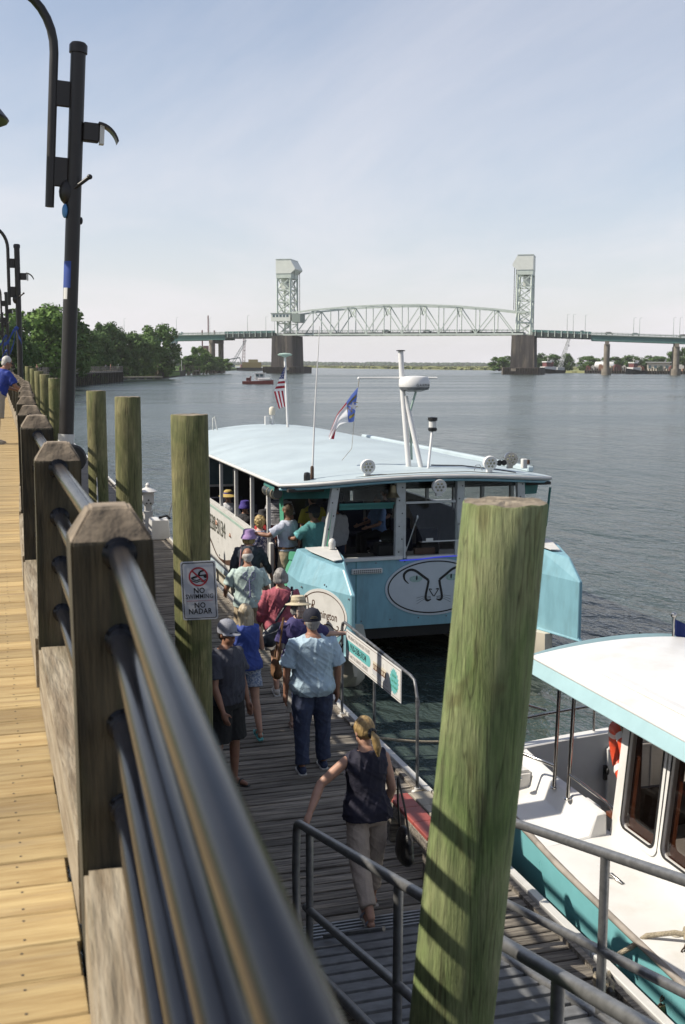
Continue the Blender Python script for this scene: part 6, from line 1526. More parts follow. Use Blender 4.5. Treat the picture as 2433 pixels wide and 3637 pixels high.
        solid('trousers' if L > 1 else 'shorts', b, pants['m'], wr_=pants.get('wr', .005), seed=seed + 3)
        if pants.get('belt'):
            b = MB(); b.loft([[p for p in ering((0, -.004, z), .168 * bw_ + g + .006, .118 * bw_ + g + .006, 20)] for z in (1.0, 1.035)], False); plain('belt', b, pants['belt'])
    for i, (hip, knee, ank) in enumerate(legp):
        if not shoes: break
        fp = 0 if foot is None else foot[i]; fr_ = Matrix.Rotation(R(-fp), 3, 'X'); b = MB()
        if shoes.get('sandal'):
            b.loft([[ank + fr_ @ V(x * w, y, z) for x, z in ((-1, -.098), (1, -.098), (1, -.08), (-1, -.08))] for y, w in ((-.075, .025), (-.05, .038), (.03, .036), (.10, .046), (.16, .036), (.185, .02))]); so = plain('sandal', b, shoes['m'], sm=30)
            b = MB(); b.tube([ank + fr_ @ V(.042 * math.cos(a), .085, -.075 + .05 * math.sin(a)) for a in [math.pi * q / 8 for q in range(9)]], .010, 6); b.tube([ank + fr_ @ V(.036 * math.cos(a), -.01, -.06 + .055 * math.sin(a)) for a in [math.pi * q / 8 for q in range(9)]], .008, 6); plain('strap', b, shoes.get('strap', shoes['m']), so)
        else:
            limb(b, [ank + fr_ @ V(0, -.045, -.05), ank + fr_ @ V(0, .03, -.045), ank + fr_ @ V(0, .10, -.06), ank + fr_ @ V(0, .165, -.068)], [.042, .046, .043, .030], 12)
            so = solid('shoe', b, shoes['m'], vox=.01, sm=3)
            b = MB(); b.loft([[ank + fr_ @ V(x * w, y, z) for x, z in ((-1, -.102), (1, -.102), (1, -.080), (-1, -.080))] for y, w in ((-.085, .03), (-.06, .044), (.03, .042), (.11, .050), (.17, .040), (.195, .022))]); plain('sole', b, shoes.get('sole', 'whitep'), so, sm=30)
    # ---- face
    for sx in (-1, 1):
        b = MB(); b.ell(hd((sx * .030, .0835, .016)), (.013, .006, .007), 8, 6, hrot); plain('eye', b, 'ink', body)
    b = MB(); b.ell(hd((0, .094, -.056)), (.022, .005, .005), 8, 5, hrot); plain('mouth', b, 'lip', body)
    if glasses:
        b = MB()
        for sx in (-1, 1): b.ell(hd((sx * .033, .096, .014)), (.030, .008, .022), 10, 6, hrot); b.tube([hd((sx * .060, .092, .02)), hd((sx * .079, .02, .02)), hd((sx * .078, -.02, .012))], .004, 6)
        plain('sunglasses', b, 'black')
    # ---- hair
    if hair:
        k = hair['kind']; b = MB()
        if k == 'short' or k == 'ring' or k == 'bald':
            if k == 'short': b.ell(hd((0, -.020, .038)), (.083, .096, .098), 16, 10, hrot); b.ell(hd((0, -.055, -.015)), (.070, .052, .065), 14, 8, hrot)
            else: b.ell(hd((0, -.040, .005)), (.083, .075, .062), 16, 8, hrot); b.ell(hd((0, -.060, -.025)), (.066, .045, .055), 14, 8, hrot)
        elif k == 'curly':
            rr = random.Random(seed); b.ell(hd((0, -.022, .035)), (.090, .100, .100), 16, 10, hrot); b.ell(hd((0, -.055, -.03)), (.080, .060, .075), 14, 8, hrot)
            for q in range(70):
                d = V(rr.gauss(0, 1), rr.gauss(-.3, 1), rr.gauss(.2, 1)).normalized()
                if d.y > .45 and d.z < .5: continue
                b.ell(hd((d.x * .093, -.022 + d.y * .10, .025 + d.z * .10)), (.020, .020, .020), 7, 5)
        elif k == 'bob' or k == 'long' or k == 'pony':
            b.ell(hd((0, -.018, .036)), (.086, .098, .100), 16, 10, hrot)
            Lh = hair.get('len', .12)
            if k != 'pony':
                for sx in (-.062, -.03, 0, .03, .062): limb(b, [hd((sx, -.055 + abs(sx) * .3, .03)), hd((sx * 1.15, -.075 + abs(sx) * .35, -.06)), hd((sx * 1.1, -.085 + abs(sx) * .3, -.06 - Lh))], [.042, .038, .026], 9)
            else:
                b.ell(hd((0, -.06, .0)), (.072, .05, .06), 12, 8, hrot)
                tie = hd((0, -.118, -.012)); limb(b, [hd((0, -.095, .0)), tie, hd((.004, -.150, -.055)), hd((.012, -.150, -.13)), hd((.018, -.135, -.20))], [.030, .022, .036, .034, .014], 10)
        hm = solid('hair', b, hair['m'], vox=.009 if voxel < .013 else .012, sm=2 if k != 'curly' else 1, wr_=.003, seed=seed)
        if k == 'pony':
            b = MB(); rr = random.Random(2)
            for q in range(14): a = q * .449; b.ell(tie + hrot @ V(.030 * math.cos(a), -.004 * (q % 2), .030 * math.sin(a)), (.016, .014, .016), 7, 5)
            plain('scrunchie', b, 'black', hm)
    if hat:
        k = hat['kind']; b = MB(); HM = Matrix.Rotation(R(hat.get('tilt', 0)), 3, 'X'); hr = hrot @ HM; n = 26
        def L(prof, sx=1.0, sy=1.12, c=(0, -.012, .055)):
            rings = []
            for r_, z in prof: rings.append([hd((0, 0, 0)) + hr @ V(c[0] + sx * r_ * math.cos(2 * math.pi * q / n), c[1] + sy * r_ * math.sin(2 * math.pi * q / n), c[2] + z) for q in range(n)])
            return rings
        if k == 'cap':
            b.loft(L([(.093, -.035), (.096, .0), (.090, .045), (.066, .082), (.03, .098), (.004, .101)]))
            cap_ = plain('cap', b, hat['m']); b = MB(); rings = []
            for q in range(9):
                a = R(20 + 140 * q / 8); x0, y0 = .094 * math.cos(a), .104 * math.sin(a) - .012; x1 = .105 * math.cos(a); y1 = y0 + .075 * math.sin(a)
                rings.append([hd((0, 0, 0)) + hr @ V(x0, y0, .030), hd((0, 0, 0)) + hr @ V(x1, y1, .014), hd((0, 0, 0)) + hr @ V(x1, y1, .008), hd((0, 0, 0)) + hr @ V(x0, y0, .022)])
            b.loft(rings); plain('cap_brim', b, hat['m'], cap_); b = MB(); b.ell(hd((0, 0, 0)) + hr @ V(0, -.012, .157), (.009, .009, .006), 8, 5); plain('button', b, hat['m'], cap_)
            if hat.get('print'):
                b = MB()
                for q, (zz, w) in enumerate(((.058, .045), (.072, .03))): b.tube([hd((0, 0, 0)) + hr @ V(.10 * math.sin(a), -.012 - .112 * math.cos(a), zz) for a in [(-w + 2 * w * t / 6) * 9 for t in range(7)]], .004, 5)
                plain('cap_lettering', b, hat['print'], cap_)
        elif k == 'bucket':
            b.loft(L([(.135, -.075), (.136, -.07), (.112, -.012), (.100, .0), (.096, .05), (.085, .075), (.05, .085), (.004, .086)])); plain('bucket_hat', b, hat['m'])
        elif k == 'straw':
            b.loft(L([(.092, -.004), (.165, -.028), (.172, -.020), (.168, -.014), (.10, .008), (.094, .02), (.090, .085), (.075, .098), (.03, .094), (.004, .092)])); ho = plain('straw_hat', b, hat['m'])
            b = MB(); b.loft(L([(.0995, .008), (.0985, .040)]), False); plain('hat_band', b, hat.get('band', 'rope'), ho)
            if hat.get('scarf'):
                b = MB()
                for q in range(3): limb(b, [hd((.0, -.11, .05)), hd((.03 * (q - 1) + .02, -.14, -.03)), hd((.045 * (q - 1) + .03, -.13, -.12))], [.03, .034, .024], 8)
                solid('hat_scarf', b, hat['scarf'], ho, vox=.01, sm=2, wr_=.006, seed=5)
        elif k == 'wide':
            b.loft(L([(.095, .0), (.20, -.045), (.208, -.04), (.20, -.035), (.10, .014), (.092, .07), (.06, .095), (.004, .10)])); ho = plain('sun_hat', b, hat['m'])
            b = MB(); b.loft(L([(.102, .014), (.098, .045)]), False); plain('hat_band', b, hat.get('band', 'rope'), ho)
    return dict(root=root, up=up, hd=hd, arm=armp, leg=legp, off=off, s=s, plain=plain, solid=solid, put=put)
def bag_strap(P, pts, m, w=.022, name='bag_strap'):
    b = MB(); pts = [tuple(p) for p in cr3(pts)]; b.tube(pts, w, 6); return P['plain'](name, b, m)
def cr3(pts, n=5):
    P = [Vector(p) for p in pts]; o_ = []
    for i in range(len(P) - 1):
        p0, p1, p2, p3 = P[max(i - 1, 0)], P[i], P[i + 1], P[min(i + 2, len(P) - 1)]
        for q in range(n):
            t = q / n; o_.append(.5 * ((2 * p1) + (p2 - p0) * t + (2 * p0 - 5 * p1 + 4 * p2 - p3) * t * t + (3 * p1 - p0 - 3 * p2 + p3) * t ** 3))
    return o_ + [P[-1]]
fab = lambda n, c, var=.08, **k: M.setdefault(n, mat(n, c, k.pop('rough', .85), var=var, scale=k.pop('scale', 14), bump=.25, bscale=70, **k))
M['lip'] = mat('lips', (0.35, 0.13, 0.11), 0.6)
fab('navy_top', (.016, .015, .034)); fab('khaki', (.50, .41, .34)); fab('light_polo', (.48, .63, .74)); fab('jeans', (.040, .056, .115), .25); fab('navy_cap', (.014, .016, .032))
fab('slate_tee', (.055, .058, .078)); fab('black_shorts', (.018, .019, .02)); fab('grey_cap', (.30, .31, .36)); fab('royal_blue', (.045, .085, .36)); fab('floral', (.16, .22, .36), c2=(.55, .60, .68), scale=45, lo=.42, hi=.58)
fab('purple', (.060, .050, .17)); fab('offwhite', (.62, .58, .52)); fab('straw', (.62, .54, .38), .15, scale=40); fab('scarf', (.36, .22, .18), c2=(.62, .52, .44), scale=30); fab('rose', (.42, .10, .135)); fab('greyshort', (.30, .29, .28))
fab('mint', (.50, .62, .58)); fab('denim', (.045, .055, .075), .3, scale=20); fab('lilac', (.45, .30, .58)); fab('pattern', (.05, .06, .16), c2=(.45, .42, .46), scale=26, lo=.46, hi=.54); fab('lavender_shirt', (.52, .55, .66)); fab('tan_short', (.44, .35, .23)); fab('teal_polo', (.16, .46, .48))
fab('white_shirt', (.62, .63, .66)); fab('royal_polo', (.018, .045, .30)); fab('stone_short', (.46, .41, .34)); fab('straw_y', (.60, .44, .14)); fab('purple_cap', (.055, .035, .26)); fab('red_top', (.48, .03, .03)); fab('stripe', (.03, .03, .05), c2=(.5, .5, .52), scale=12, stretch=(.1, .1, 6), lo=.47, hi=.53)
fab('yellow_shirt', (.45, .40, .03)); fab('blue_shirt', (.20, .32, .55)); fab('dark_shirt', (.03, .03, .035)); fab('brown_leather', (.16, .075, .028)); fab('black_bag', (.012, .012, .013), rough=.4); fab('navy_bag', (.012, .020, .034), rough=.35); fab('pink_strap', (.40, .22, .24))
hairm = lambda n, c, c2: M.setdefault(n, mat(n, c, .55, c2=c2, scale=9, stretch=(4, 4, .5), bump=.6, bscale=14, detail=6))
hairm('blonde', (.22, .13, .045), (.52, .36, .15)); hairm('grey_hair', (.20, .19, .18), (.42, .40, .38)); hairm('ash_blonde', (.36, .28, .17), (.62, .53, .38)); hairm('white_hair', (.45, .43, .40), (.66, .64, .60)); hairm('brown_hair', (.10, .055, .03), (.22, .13, .07)); hairm('dark_hair', (.014, .012, .012), (.035, .03, .028)); hairm('curl_blonde', (.30, .20, .07), (.58, .44, .20))

# woman in navy top at the foot of the gangway
P = person('person', 'woman with a blonde ponytail, sleeveless navy top and khaki trousers at the gangway', (2.70, 8.12, DZ), 4, 1.66, .98, skin='skin', lean=5, legs=((-20, 22), (14, 2)), foot=(-24, 4),
    arms=(((.80, .02, -.62), (.42, -.42, -.50)), ((.20, -.12, -1), (-.14, .42, -.9))), head=(14, 14, 0), female=True, shirt=dict(m='navy_top', sleeve=0, hem=.90, g=.022, flare=.030, wr=.010), pants=dict(m='khaki', len=1.78, g=.014, wr=.006), shoes=dict(m='offwhite', sandal=True, strap='grey_cap'), hair=dict(kind='pony', m='blonde'), voxel=.0085, splay=.06)
h = thing('handbag', 'black handbag hanging at the hip of the woman in navy', 'handbag', (2.98, 8.02, 1.28))
b = MB(); b.ell((0, 0, -.14), (.055, .15, .16), 14, 8); b.ell((0, 0, -.20), (.06, .16, .10), 14, 8); link('bag', remesh(b, 'bag', .012, 3), M['black_bag'], h)
b = MB(); b.tube([(0, -.11, -.04), (-.03, -.08, .20), (-.06, 0, .42), (-.03, .08, .20), (0, .11, -.04)], .009, 7); link('handle', b.mesh('handle', smooth=50), M['black_bag'], h)
b = MB(); b.box((.052, -.02, -.12), (.012, .05, .035)); link('buckle', b.mesh('buckle'), M['brass'], h)
# man in light blue polo
P = person('person', 'heavy man in a light blue polo shirt, jeans and navy cap seen from behind', (3.17, 11.42, DZ), -4, 1.78, 1.20, .05, skin='skin_tan', legs=((-5, 4), (6, 6)), arms=(((.24, .02, -1), (.04, .10, -1)), ((.26, .02, -1), (.02, .16, -1))), shirt=dict(m='light_polo', sleeve=.86, hem=.84, g=.030, flare=.012, wr=.011), pants=dict(m='jeans', len=1.97, g=.022, wr=.007), shoes=dict(m='jeans', sole='whitep'), hair=dict(kind='ring', m='grey_hair'), hat=dict(kind='cap', m='navy_cap', print='brass'), voxel=.0095, head=(0, 6, 0), splay=.05)
# man in slate tee and grey cap
P = person('person', 'man in a dark grey tee shirt, black shorts, grey cap and sunglasses facing right', (2.20, 11.20, DZ), -138, 1.77, 1.08, .02, skin='skin_tan', legs=((3, 4), (-6, 4)), arms=(((.16, .06, -1), (.02, .28, -1)), ((.16, .10, -1), (-.04, .34, -.9))), shirt=dict(m='slate_tee', sleeve=.72, hem=.90, g=.024, wr=.009), pants=dict(m='black_shorts', len=.98, g=.024), shoes=dict(m='black', sandal=True), hair=dict(kind='ring', m='dark_hair'), hat=dict(kind='cap', m='grey_cap'), glasses=True, voxel=.0095, head=(-14, 0, 0))
# blonde woman in blue
P = person('person', 'blonde woman in a bright blue sleeveless top and patterned shorts', (2.72, 12.72, DZ), 4, 1.62, .98, skin='skin', female=True, legs=((10, 6), (-18, 10)), foot=(0, -14), arms=(((.2, .05, -1), (.0, .5, -.7)), ((.22, .25, -.9), (-.35, .75, .15))), shirt=dict(m='royal_blue', sleeve=0, hem=.90, g=.026, flare=.03, wr=.009), pants=dict(m='floral', len=.62, g=.02), shoes=dict(m='btl', sandal=True), hair=dict(kind='long', m='ash_blonde', len=.12), voxel=.0105)
# hat woman
P = person('person', 'woman in a purple shirt, white trousers and straw hat with a scarf', (3.42, 12.95, DZ), -8, 1.60, 1.02, skin='skin_pale', female=True, legs=((-6, 6), (8, 6)), arms=(((.25, .05, -1), (.05, .4, -.85)), ((.75, .30, -.62), (.85, .30, -.08))), shirt=dict(m='purple', sleeve=.9, hem=.90, g=.030, flare=.015, wr=.010), pants=dict(m='offwhite', len=1.72, g=.026, wr=.008), shoes=dict(m='scarf', sandal=True), hair=dict(kind='bob', m='grey_hair', len=.02), hat=dict(kind='straw', m='straw', band='rope', scarf='scarf'), voxel=.0105, head=(0, 8, 0))
h = thing('shoulder_bag', 'brown leather shoulder bag of the woman in the straw hat', 'handbag', (3.13, 12.90, 1.34))
b = MB(); b.ell((0, 0, -.05), (.06, .14, .13), 12, 8); b.ell((0, -.03, -.10), (.07, .13, .08), 12, 8); link('bag', remesh(b, 'bag', .012, 3), M['brown_leather'], h)
b = MB(); b.tube([(0, -.10, .02), (.03, -.10, .30), (.09, -.02, .56), (.05, .09, .30), (0, .10, .02)], .012, 7); link('strap', b.mesh('strap', smooth=50), M['brown_leather'], h)
# pink shirt
P = person('person', 'grey haired person in a rose pink shirt and grey shorts with a navy sling bag', (3.56, 14.40, DZ), -4, 1.70, 1.08, .02, skin='skin', legs=((-10, 10), (8, 4)), foot=(-8, 0), arms=(((.28, -.02, -1), (.05, .5, -.8)), ((.22, .05, -1), (.0, .5, -.75))), shirt=dict(m='rose', sleeve=1.35, hem=.84, g=.034, flare=.03, wr=.012), pants=dict(m='greyshort', len=.72, g=.03), shoes=dict(m='offwhite'), hair=dict(kind='bob', m='grey_hair', len=.0), voxel=.0105, head=(0, 5, 0))
up_ = P['up']; b = MB(); b.tube(cr3([up_((.15, -.04, 1.47)), up_((.12, -.135, 1.36)), up_((.0, -.16, 1.18)), up_((-.10, -.17, 1.03))]), .018, 8); P['plain']('sling_strap', b, 'navy_bag')
h = thing('sling_bag', 'dark navy nylon sling bag on the back of the person in pink', 'bag', (3.42, 14.19, 1.42))
b = MB(); b.ell((0, 0, 0), (.15, .07, .10), 14, 8, Matrix.Rotation(R(-40), 3, 'Y')); b.ell((-.07, -.01, -.09), (.13, .08, .12), 14, 8, Matrix.Rotation(R(-20), 3, 'Y')); me_ = remesh(b, 'bag', .012, 2)
nn_ = [v.normal.copy() for v in me_.vertices]
for v, q in zip(me_.vertices, nn_): v.co += q * noise.noise(v.co * 14) * .012
link('bag', me_, M['navy_bag'], h)
b = MB(); b.tube([(-.12, -.075, -.02), (.0, -.085, .02), (.10, -.07, .09)], .006, 6); link('zip', b.mesh('zip'), M['galv'], h)
# mint tee man
P = person('person', 'balding man in a pale mint tee shirt with a lobster print on its back', (3.42, 15.75, DZ), -6, 1.76, 1.12, .03, skin='skin_tan', lean=8, legs=((-6, 6), (10, 8)), arms=(((.42, .12, -.9), (-.05, .75, -.35)), ((.34, .12, -1), (.10, .55, -.7))), shirt=dict(m='mint', sleeve=.72, hem=.90, g=.030, wr=.009), pants=dict(m='tan_short', len=.95, g=.024), shoes=dict(m='offwhite'), hair=dict(kind='ring', m='white_hair'), voxel=.0105, head=(0, 10, 0))
up_ = P['up']; b = MB()
def bk(x, z): return up_((x, -.186 + .35 * x * x, z))
def ln(pts, w=.0045): b.tube(cr3([bk(*p) for p in pts], 4), w, 5)
ln([(0, 1.30), (.0, 1.22), (.005, 1.10), (0, 1.03)], .010); ln([(-.01, 1.25), (-.07, 1.30), (-.085, 1.36), (-.05, 1.39), (-.03, 1.35), (-.06, 1.31)], .006); ln([(.01, 1.25), (.07, 1.30), (.085, 1.36), (.05, 1.39), (.03, 1.35), (.06, 1.31)], .006)
for q in range(4): ln([(0, 1.22 - q * .02), (-.05, 1.20 - q * .028), (-.07, 1.16 - q * .03)], .003); ln([(0, 1.22 - q * .02), (.05, 1.20 - q * .028), (.07, 1.16 - q * .03)], .003)
ln([(-.03, 1.02), (0, 1.06), (.03, 1.02)], .006); ln([(-.01, 1.30), (-.06, 1.42)], .002); ln([(.01, 1.30), (.08, 1.42)], .002)
P['plain']('lobster_print', b, fab('print_violet', (.20, .20, .36)))
# denim jacket
P = person('person', 'person in a dark denim jacket and lilac bucket hat with a pink bag strap', (3.92, 18.0, DZ), -14, 1.70, 1.08, skin='skin', female=True, legs=((-4, 4), (14, 14)), arms=(((.32, .0, -1), (.12, .2, -1)), ((.40, .25, -.9), (.25, .5, -.75))), shirt=dict(m='denim', sleeve=1.85, hem=.90, g=.036, wr=.010), pants=dict(m='black_shorts', len=1.95, g=.02), shoes=dict(m='black'), hair=dict(kind='bob', m='blonde', len=.03), hat=dict(kind='bucket', m='lilac'), voxel=.0115)
up_ = P['up']; b = MB(); b.tube(cr3([up_((-.12, -.03, 1.47)), up_((-.13, -.15, 1.34)), up_((-.15, -.165, 1.12)), up_((-.17, -.10, .98))]), .012, 7); P['plain']('bag_strap', b, 'pink_strap')
# curly haired woman
P = person('person', 'curly blonde woman in a patterned blue top stepping aboard', (4.28, 18.75, .72), -20, 1.66, 1.02, skin='skin_pale', female=True, legs=((-6, 6), (16, 18)), shirt=dict(m='pattern', sleeve=.9, hem=.88, g=.03, wr=.008), pants=dict(m='offwhite', len=1.8, g=.02), shoes=dict(m='black'), hair=dict(kind='curly', m='curl_blonde'), voxel=.0115)
# crew man at the entry
P = person('person', 'crew man in a pale lavender shirt and khaki shorts reaching out at the boat entry', (4.56, 17.95, .90), 52, 1.76, 1.05, skin='skin_tan', legs=((3, 4), (-4, 4)), arms=(((.3, .75, -.55), (.0, .95, .10)), ((.18, .1, -1), (.05, .4, -.9))), shirt=dict(m='lavender_shirt', sleeve=.8, hem=.95, g=.026, wr=.008), pants=dict(m='tan_short', len=.95, g=.026, belt='brown_leather'), shoes=dict(m='black'), hair=dict(kind='short', m='brown_hair'), voxel=.0115, group='people on the tour boat')
# teal polo man behind the clear curtain
P = person('person', 'crew man in a teal polo shirt behind the clear curtain', (4.95, 17.70, .90), 35, 1.74, 1.12, .02, skin='skin_tan', legs=((2, 3), (-2, 3)), arms=(((.3, .6, -.6), (-.1, .95, .0)), ((.22, .05, -1), (.05, .3, -.9))), shirt=dict(m='teal_polo', sleeve=.8, hem=.93, g=.03, wr=.009), pants=dict(m='tan_short', len=.95, g=.026, belt='black'), shoes=dict(m='black'), hair=dict(kind='short', m='dark_hair'), hat=dict(kind='cap', m='navy_cap'), voxel=.0115, group='people on the tour boat')
P = person('person', 'person in a loose white shirt standing inside the boat at the left window', (5.62, 18.8, .90), 20, 1.70, 1.15, skin='skin_tan', shirt=dict(m='white_shirt', sleeve=1.6, hem=.88, g=.03, wr=.01), pants=dict(m='jeans', len=1.9), shoes=dict(m='black'), hair=dict(kind='short', m='dark_hair'), voxel=.014, group='people on the tour boat')
# seated passengers
def seated(x, y, face, lab, sh, hat=None, hr='brown_hair', z=.78, hk='short', skin='skin'):
    return person('person', lab, (x, y, z), face, 1.68, 1.0, skin=skin, legs=((82, 84), (84, 84)), arms=(((.15, .35, -.9), (-.1, .9, -.2)), ((.15, .35, -.9), (-.1, .9, -.2))), shirt=dict(m=sh, sleeve=.8, g=.024), pants=dict(m='black_shorts', len=1.9), shoes=dict(m='black'), hair=dict(kind=hk, m=hr), hat=hat, voxel=.015, group='people on the tour boat')
seated(4.64, 23.3, 160, 'passenger in a white shirt and yellow straw hat sitting at the boat side', 'white_shirt', dict(kind='wide', m='straw_y', band='purple_cap'), z=.95)
seated(4.70, 21.9, 150, 'passenger in a purple cap sitting on the boat behind the straw hat', 'dark_shirt', dict(kind='bucket', m='purple_cap'), z=.90)
seated(4.72, 20.4, 165, 'passenger in a black bucket hat sitting near the boat entry', 'red_top', dict(kind='bucket', m='dark_shirt'), z=.9)
P = person('person', 'passenger in a striped shirt standing inside the boat near the entry', (5.15, 20.9, .90), 150, 1.74, 1.1, skin='skin', shirt=dict(m='stripe', sleeve=.8, g=.026), pants=dict(m='jeans', len=1.9), shoes=dict(m='black'), hair=dict(kind='short', m='dark_hair'), voxel=.015, group='people on the tour boat')
seated(7.35, 21.5, 100, 'passenger in a blue shirt seen through the middle window of the boat', 'blue_shirt', None, 'dark_hair', z=1.0)
seated(7.95, 22.9, 120, 'passenger with dark hair sitting behind the blue shirted one', 'dark_shirt', None, 'dark_hair', z=.95)
P = person('person', 'person in a yellow shirt deep inside the boat behind the teal polo man', (5.5, 19.8, .90), 20, 1.72, 1.1, skin='skin', shirt=dict(m='yellow_shirt', sleeve=.8, g=.026), pants=dict(m='jeans', len=1.9), shoes=dict(m='black'), hair=dict(kind='short', m='dark_hair'), voxel=.015, group='people on the tour boat')
# man leaning on the boardwalk rail
P = person('person', 'white haired man in a royal blue polo shirt leaning on the boardwalk railing', (.06, 22.9, DECK), -60, 1.76, 1.08, .02, skin='skin_tan', lean=20, legs=((10, 14), (-8, 2)), arms=(((.22, .42, -.85), (-.25, .9, -.25)), ((.30, .35, -.85), (.1, .8, -.35))), shirt=dict(m='royal_polo', sleeve=.8, hem=.92, g=.026, wr=.008), pants=dict(m='stone_short', len=.95, g=.028), shoes=dict(m='offwhite'), hair=dict(kind='short', m='white_hair'), glasses=True, voxel=.012, head=(-18, 18, 0), group='people on the boardwalk')
P = person('person', 'person in a white top beyond the leaning man on the boardwalk', (.1, 34.0, DECK), 10, 1.66, 1.0, skin='skin', shirt=dict(m='white_shirt', sleeve=.7, g=.026), pants=dict(m='black_shorts', len=.95), shoes=dict(m='black'), hair=dict(kind='bob', m='brown_hair', len=.04), voxel=.016, group='people on the boardwalk', legs=((12, 6), (-14, 8)))
# ------------------------------------------------------------------ trees
def leaf_mat(name, c, c2):
    m = mat(name, c, .7, c2=c2, scale=.25, world_coords=True, spec=.2)
    b = m.node_tree.nodes['Principled BSDF']
    return m
M['leaf_a'] = leaf_mat('leaves_bright', (0.075, 0.16, 0.028), (0.20, 0.32, 0.07)); M['leaf_b'] = leaf_mat('leaves_dark', (0.042, 0.095, 0.025), (0.12, 0.205, 0.055)); M['leaf_c'] = leaf_mat('leaves_mid', (0.058, 0.125, 0.028), (0.15, 0.25, 0.065)); M['bark'] = mat('bark', (0.06, 0.045, 0.03), .9)
def crown_mesh(seed, lobes, leaves=6400, leaf=.040):
    """unit crown: height 0..1, radius about .5; lobes of leaf clumps with gaps between"""
    rr = random.Random(seed); b = MB(); cl = []
    for i in range(lobes):
        a = rr.uniform(0, 6.28); z = rr.uniform(.06, .93); rmax = .46 * math.sqrt(max(.05, 1 - ((z - .46) / .55) ** 2)); r = rmax * rr.uniform(.45, 1.0)
        cl.append((V(math.cos(a) * r, math.sin(a) * r, z), rr.uniform(.09, .19)))
    cl.append((V(0, 0, .55), .26)); cl.append((V(0, 0, .78), .18))
    per = leaves // len(cl)
    for c, r in cl:
        for q in range(per):
            d = V(rr.gauss(0, 1), rr.gauss(0, 1), rr.gauss(0, 1)).normalized(); p = c + Vector((d.x, d.y, d.z * .8)) * r * rr.uniform(.55, 1.06)
            u = V(rr.gauss(0, 1), rr.gauss(0, 1), rr.gauss(0, .6)).normalized(); w = u.cross(d); w = w.normalized() if w.length > .1 else V(1, 0, 0)
            s = leaf * rr.uniform(.5, 1.1); b.add([p - u * s, p + w * s * .6, p + u * s, p - w * s * .6], [(0, 1, 2, 3)])
    return b.mesh('crown')
crowns = [crown_mesh(i, n) for i, n in enumerate((34, 42, 30, 38, 48))]
for i, c in enumerate(crowns): c.materials.append(M[('leaf_a', 'leaf_b', 'leaf_c', 'leaf_b', 'leaf_c')[i]])
crown_b = []
for i, c in enumerate(crowns[:3]):
    d = c.copy(); d.materials.clear(); d.materials.append(M[('leaf_c', 'leaf_a', 'leaf_b')[i]]); crown_b.append(d)
allc = crowns + crown_b
def trunk_mesh(seed):
    rr = random.Random(seed); b = MB(); b.tube([(0, 0, 0), (.01, 0, .25), (.0, .01, .6)], [.045, .034, .015], 8)
    for q in range(7):
        a = rr.uniform(0, 6.28); z = rr.uniform(.2, .5); b.tube([(0, 0, z), (.14 * math.cos(a), .14 * math.sin(a), z + .14), (.28 * math.cos(a), .28 * math.sin(a), z + .27)], [.016, .011, .005], 6)
    return b.mesh('trunk')
trunks = [trunk_mesh(i) for i in range(2)]
for t in trunks: t.materials.append(M['bark'])
def tree(x, y, top, w, k, lab, z0=1.6, group='trees on the left bank'):
    t = thing('tree', lab, 'tree', (x, y, z0), random.uniform(0, 6.28), group); h = top - z0
    for nm, me in (('crown', allc[k % len(allc)]), ('trunk', trunks[k % 2])):
        o = bpy.data.objects.new(nm, me); col.objects.link(o); o.parent = t
    t.scale = (w, w, h); return t
LT = [(7.2, 214.9, 15.6, 13.4, 0, 'tallest bright green tree right behind the lamp posts'), (12.8, 236, 16.9, 13.2, 5, 'bright green tree between the second and the nearest lamp post'), (3.2, 180.0, 12.2, 8.4, 1, 'dark tree at the left edge behind the lamp posts'), (1.2, 150.0, 11.2, 7.0, 3, 'dark tree cut by the left edge of the picture'), (-1.5, 128, 10.0, 7.5, 1, 'low dark tree left of the lamp posts'),
      (17.0, 262, 12.5, 9.0, 2, 'green tree just hidden by the nearest lamp post'), (22.4, 299.2, 14.4, 10.5, 4, 'mid green tree just right of the nearest lamp post'), (26.8, 318.9, 15.5, 10, 1, 'dark tree second right of the nearest lamp post'), (30.6, 328.6, 17.5, 10.6, 7, 'taller grey green tree in the middle of the left wood'), (34.3, 338.3, 17.5, 9.5, 3, 'dark tall tree beside the grey green one'), (38.9, 347.8, 15.9, 10, 1, 'dark tree left of the dip in the wood'), (42.9, 357.4, 15.4, 8.5, 3, 'dark tree in the dip of the wood'),
      (52.3, 376.4, 18.8, 13.4, 5, 'round bright green tree standing out at the right end of the wood'), (47.2, 367.0, 13.7, 8, 2, 'low tree at the foot of the round bright one'), (47, 415.3, 11.6, 7, 4, 'small tree right of the round bright tree'), (57, 450, 12.4, 8, 0, 'small bright tree by the grass slope'), (66, 475, 11.6, 8.5, 2, 'bushy tree above the shore pilings'), (89.4, 512.3, 14.2, 9, 6, 'small pointed tree below the bridge approach'), (96.8, 531.2, 10.4, 9, 4, 'low tree right of the approach pier'), (104.6, 550.2, 9.0, 9, 2, 'low shrub tree near the end of the left shore'), (112, 569.1, 8.0, 8, 0, 'last low shrub tree on the left shore'), (82, 490, 9.5, 9, 1, 'dark low tree under the approach span')]
for i, (x, y, tp, w, k, lab) in enumerate(LT): tree(x, y, tp * (.94 if x < 20 else .92), w, k, lab)
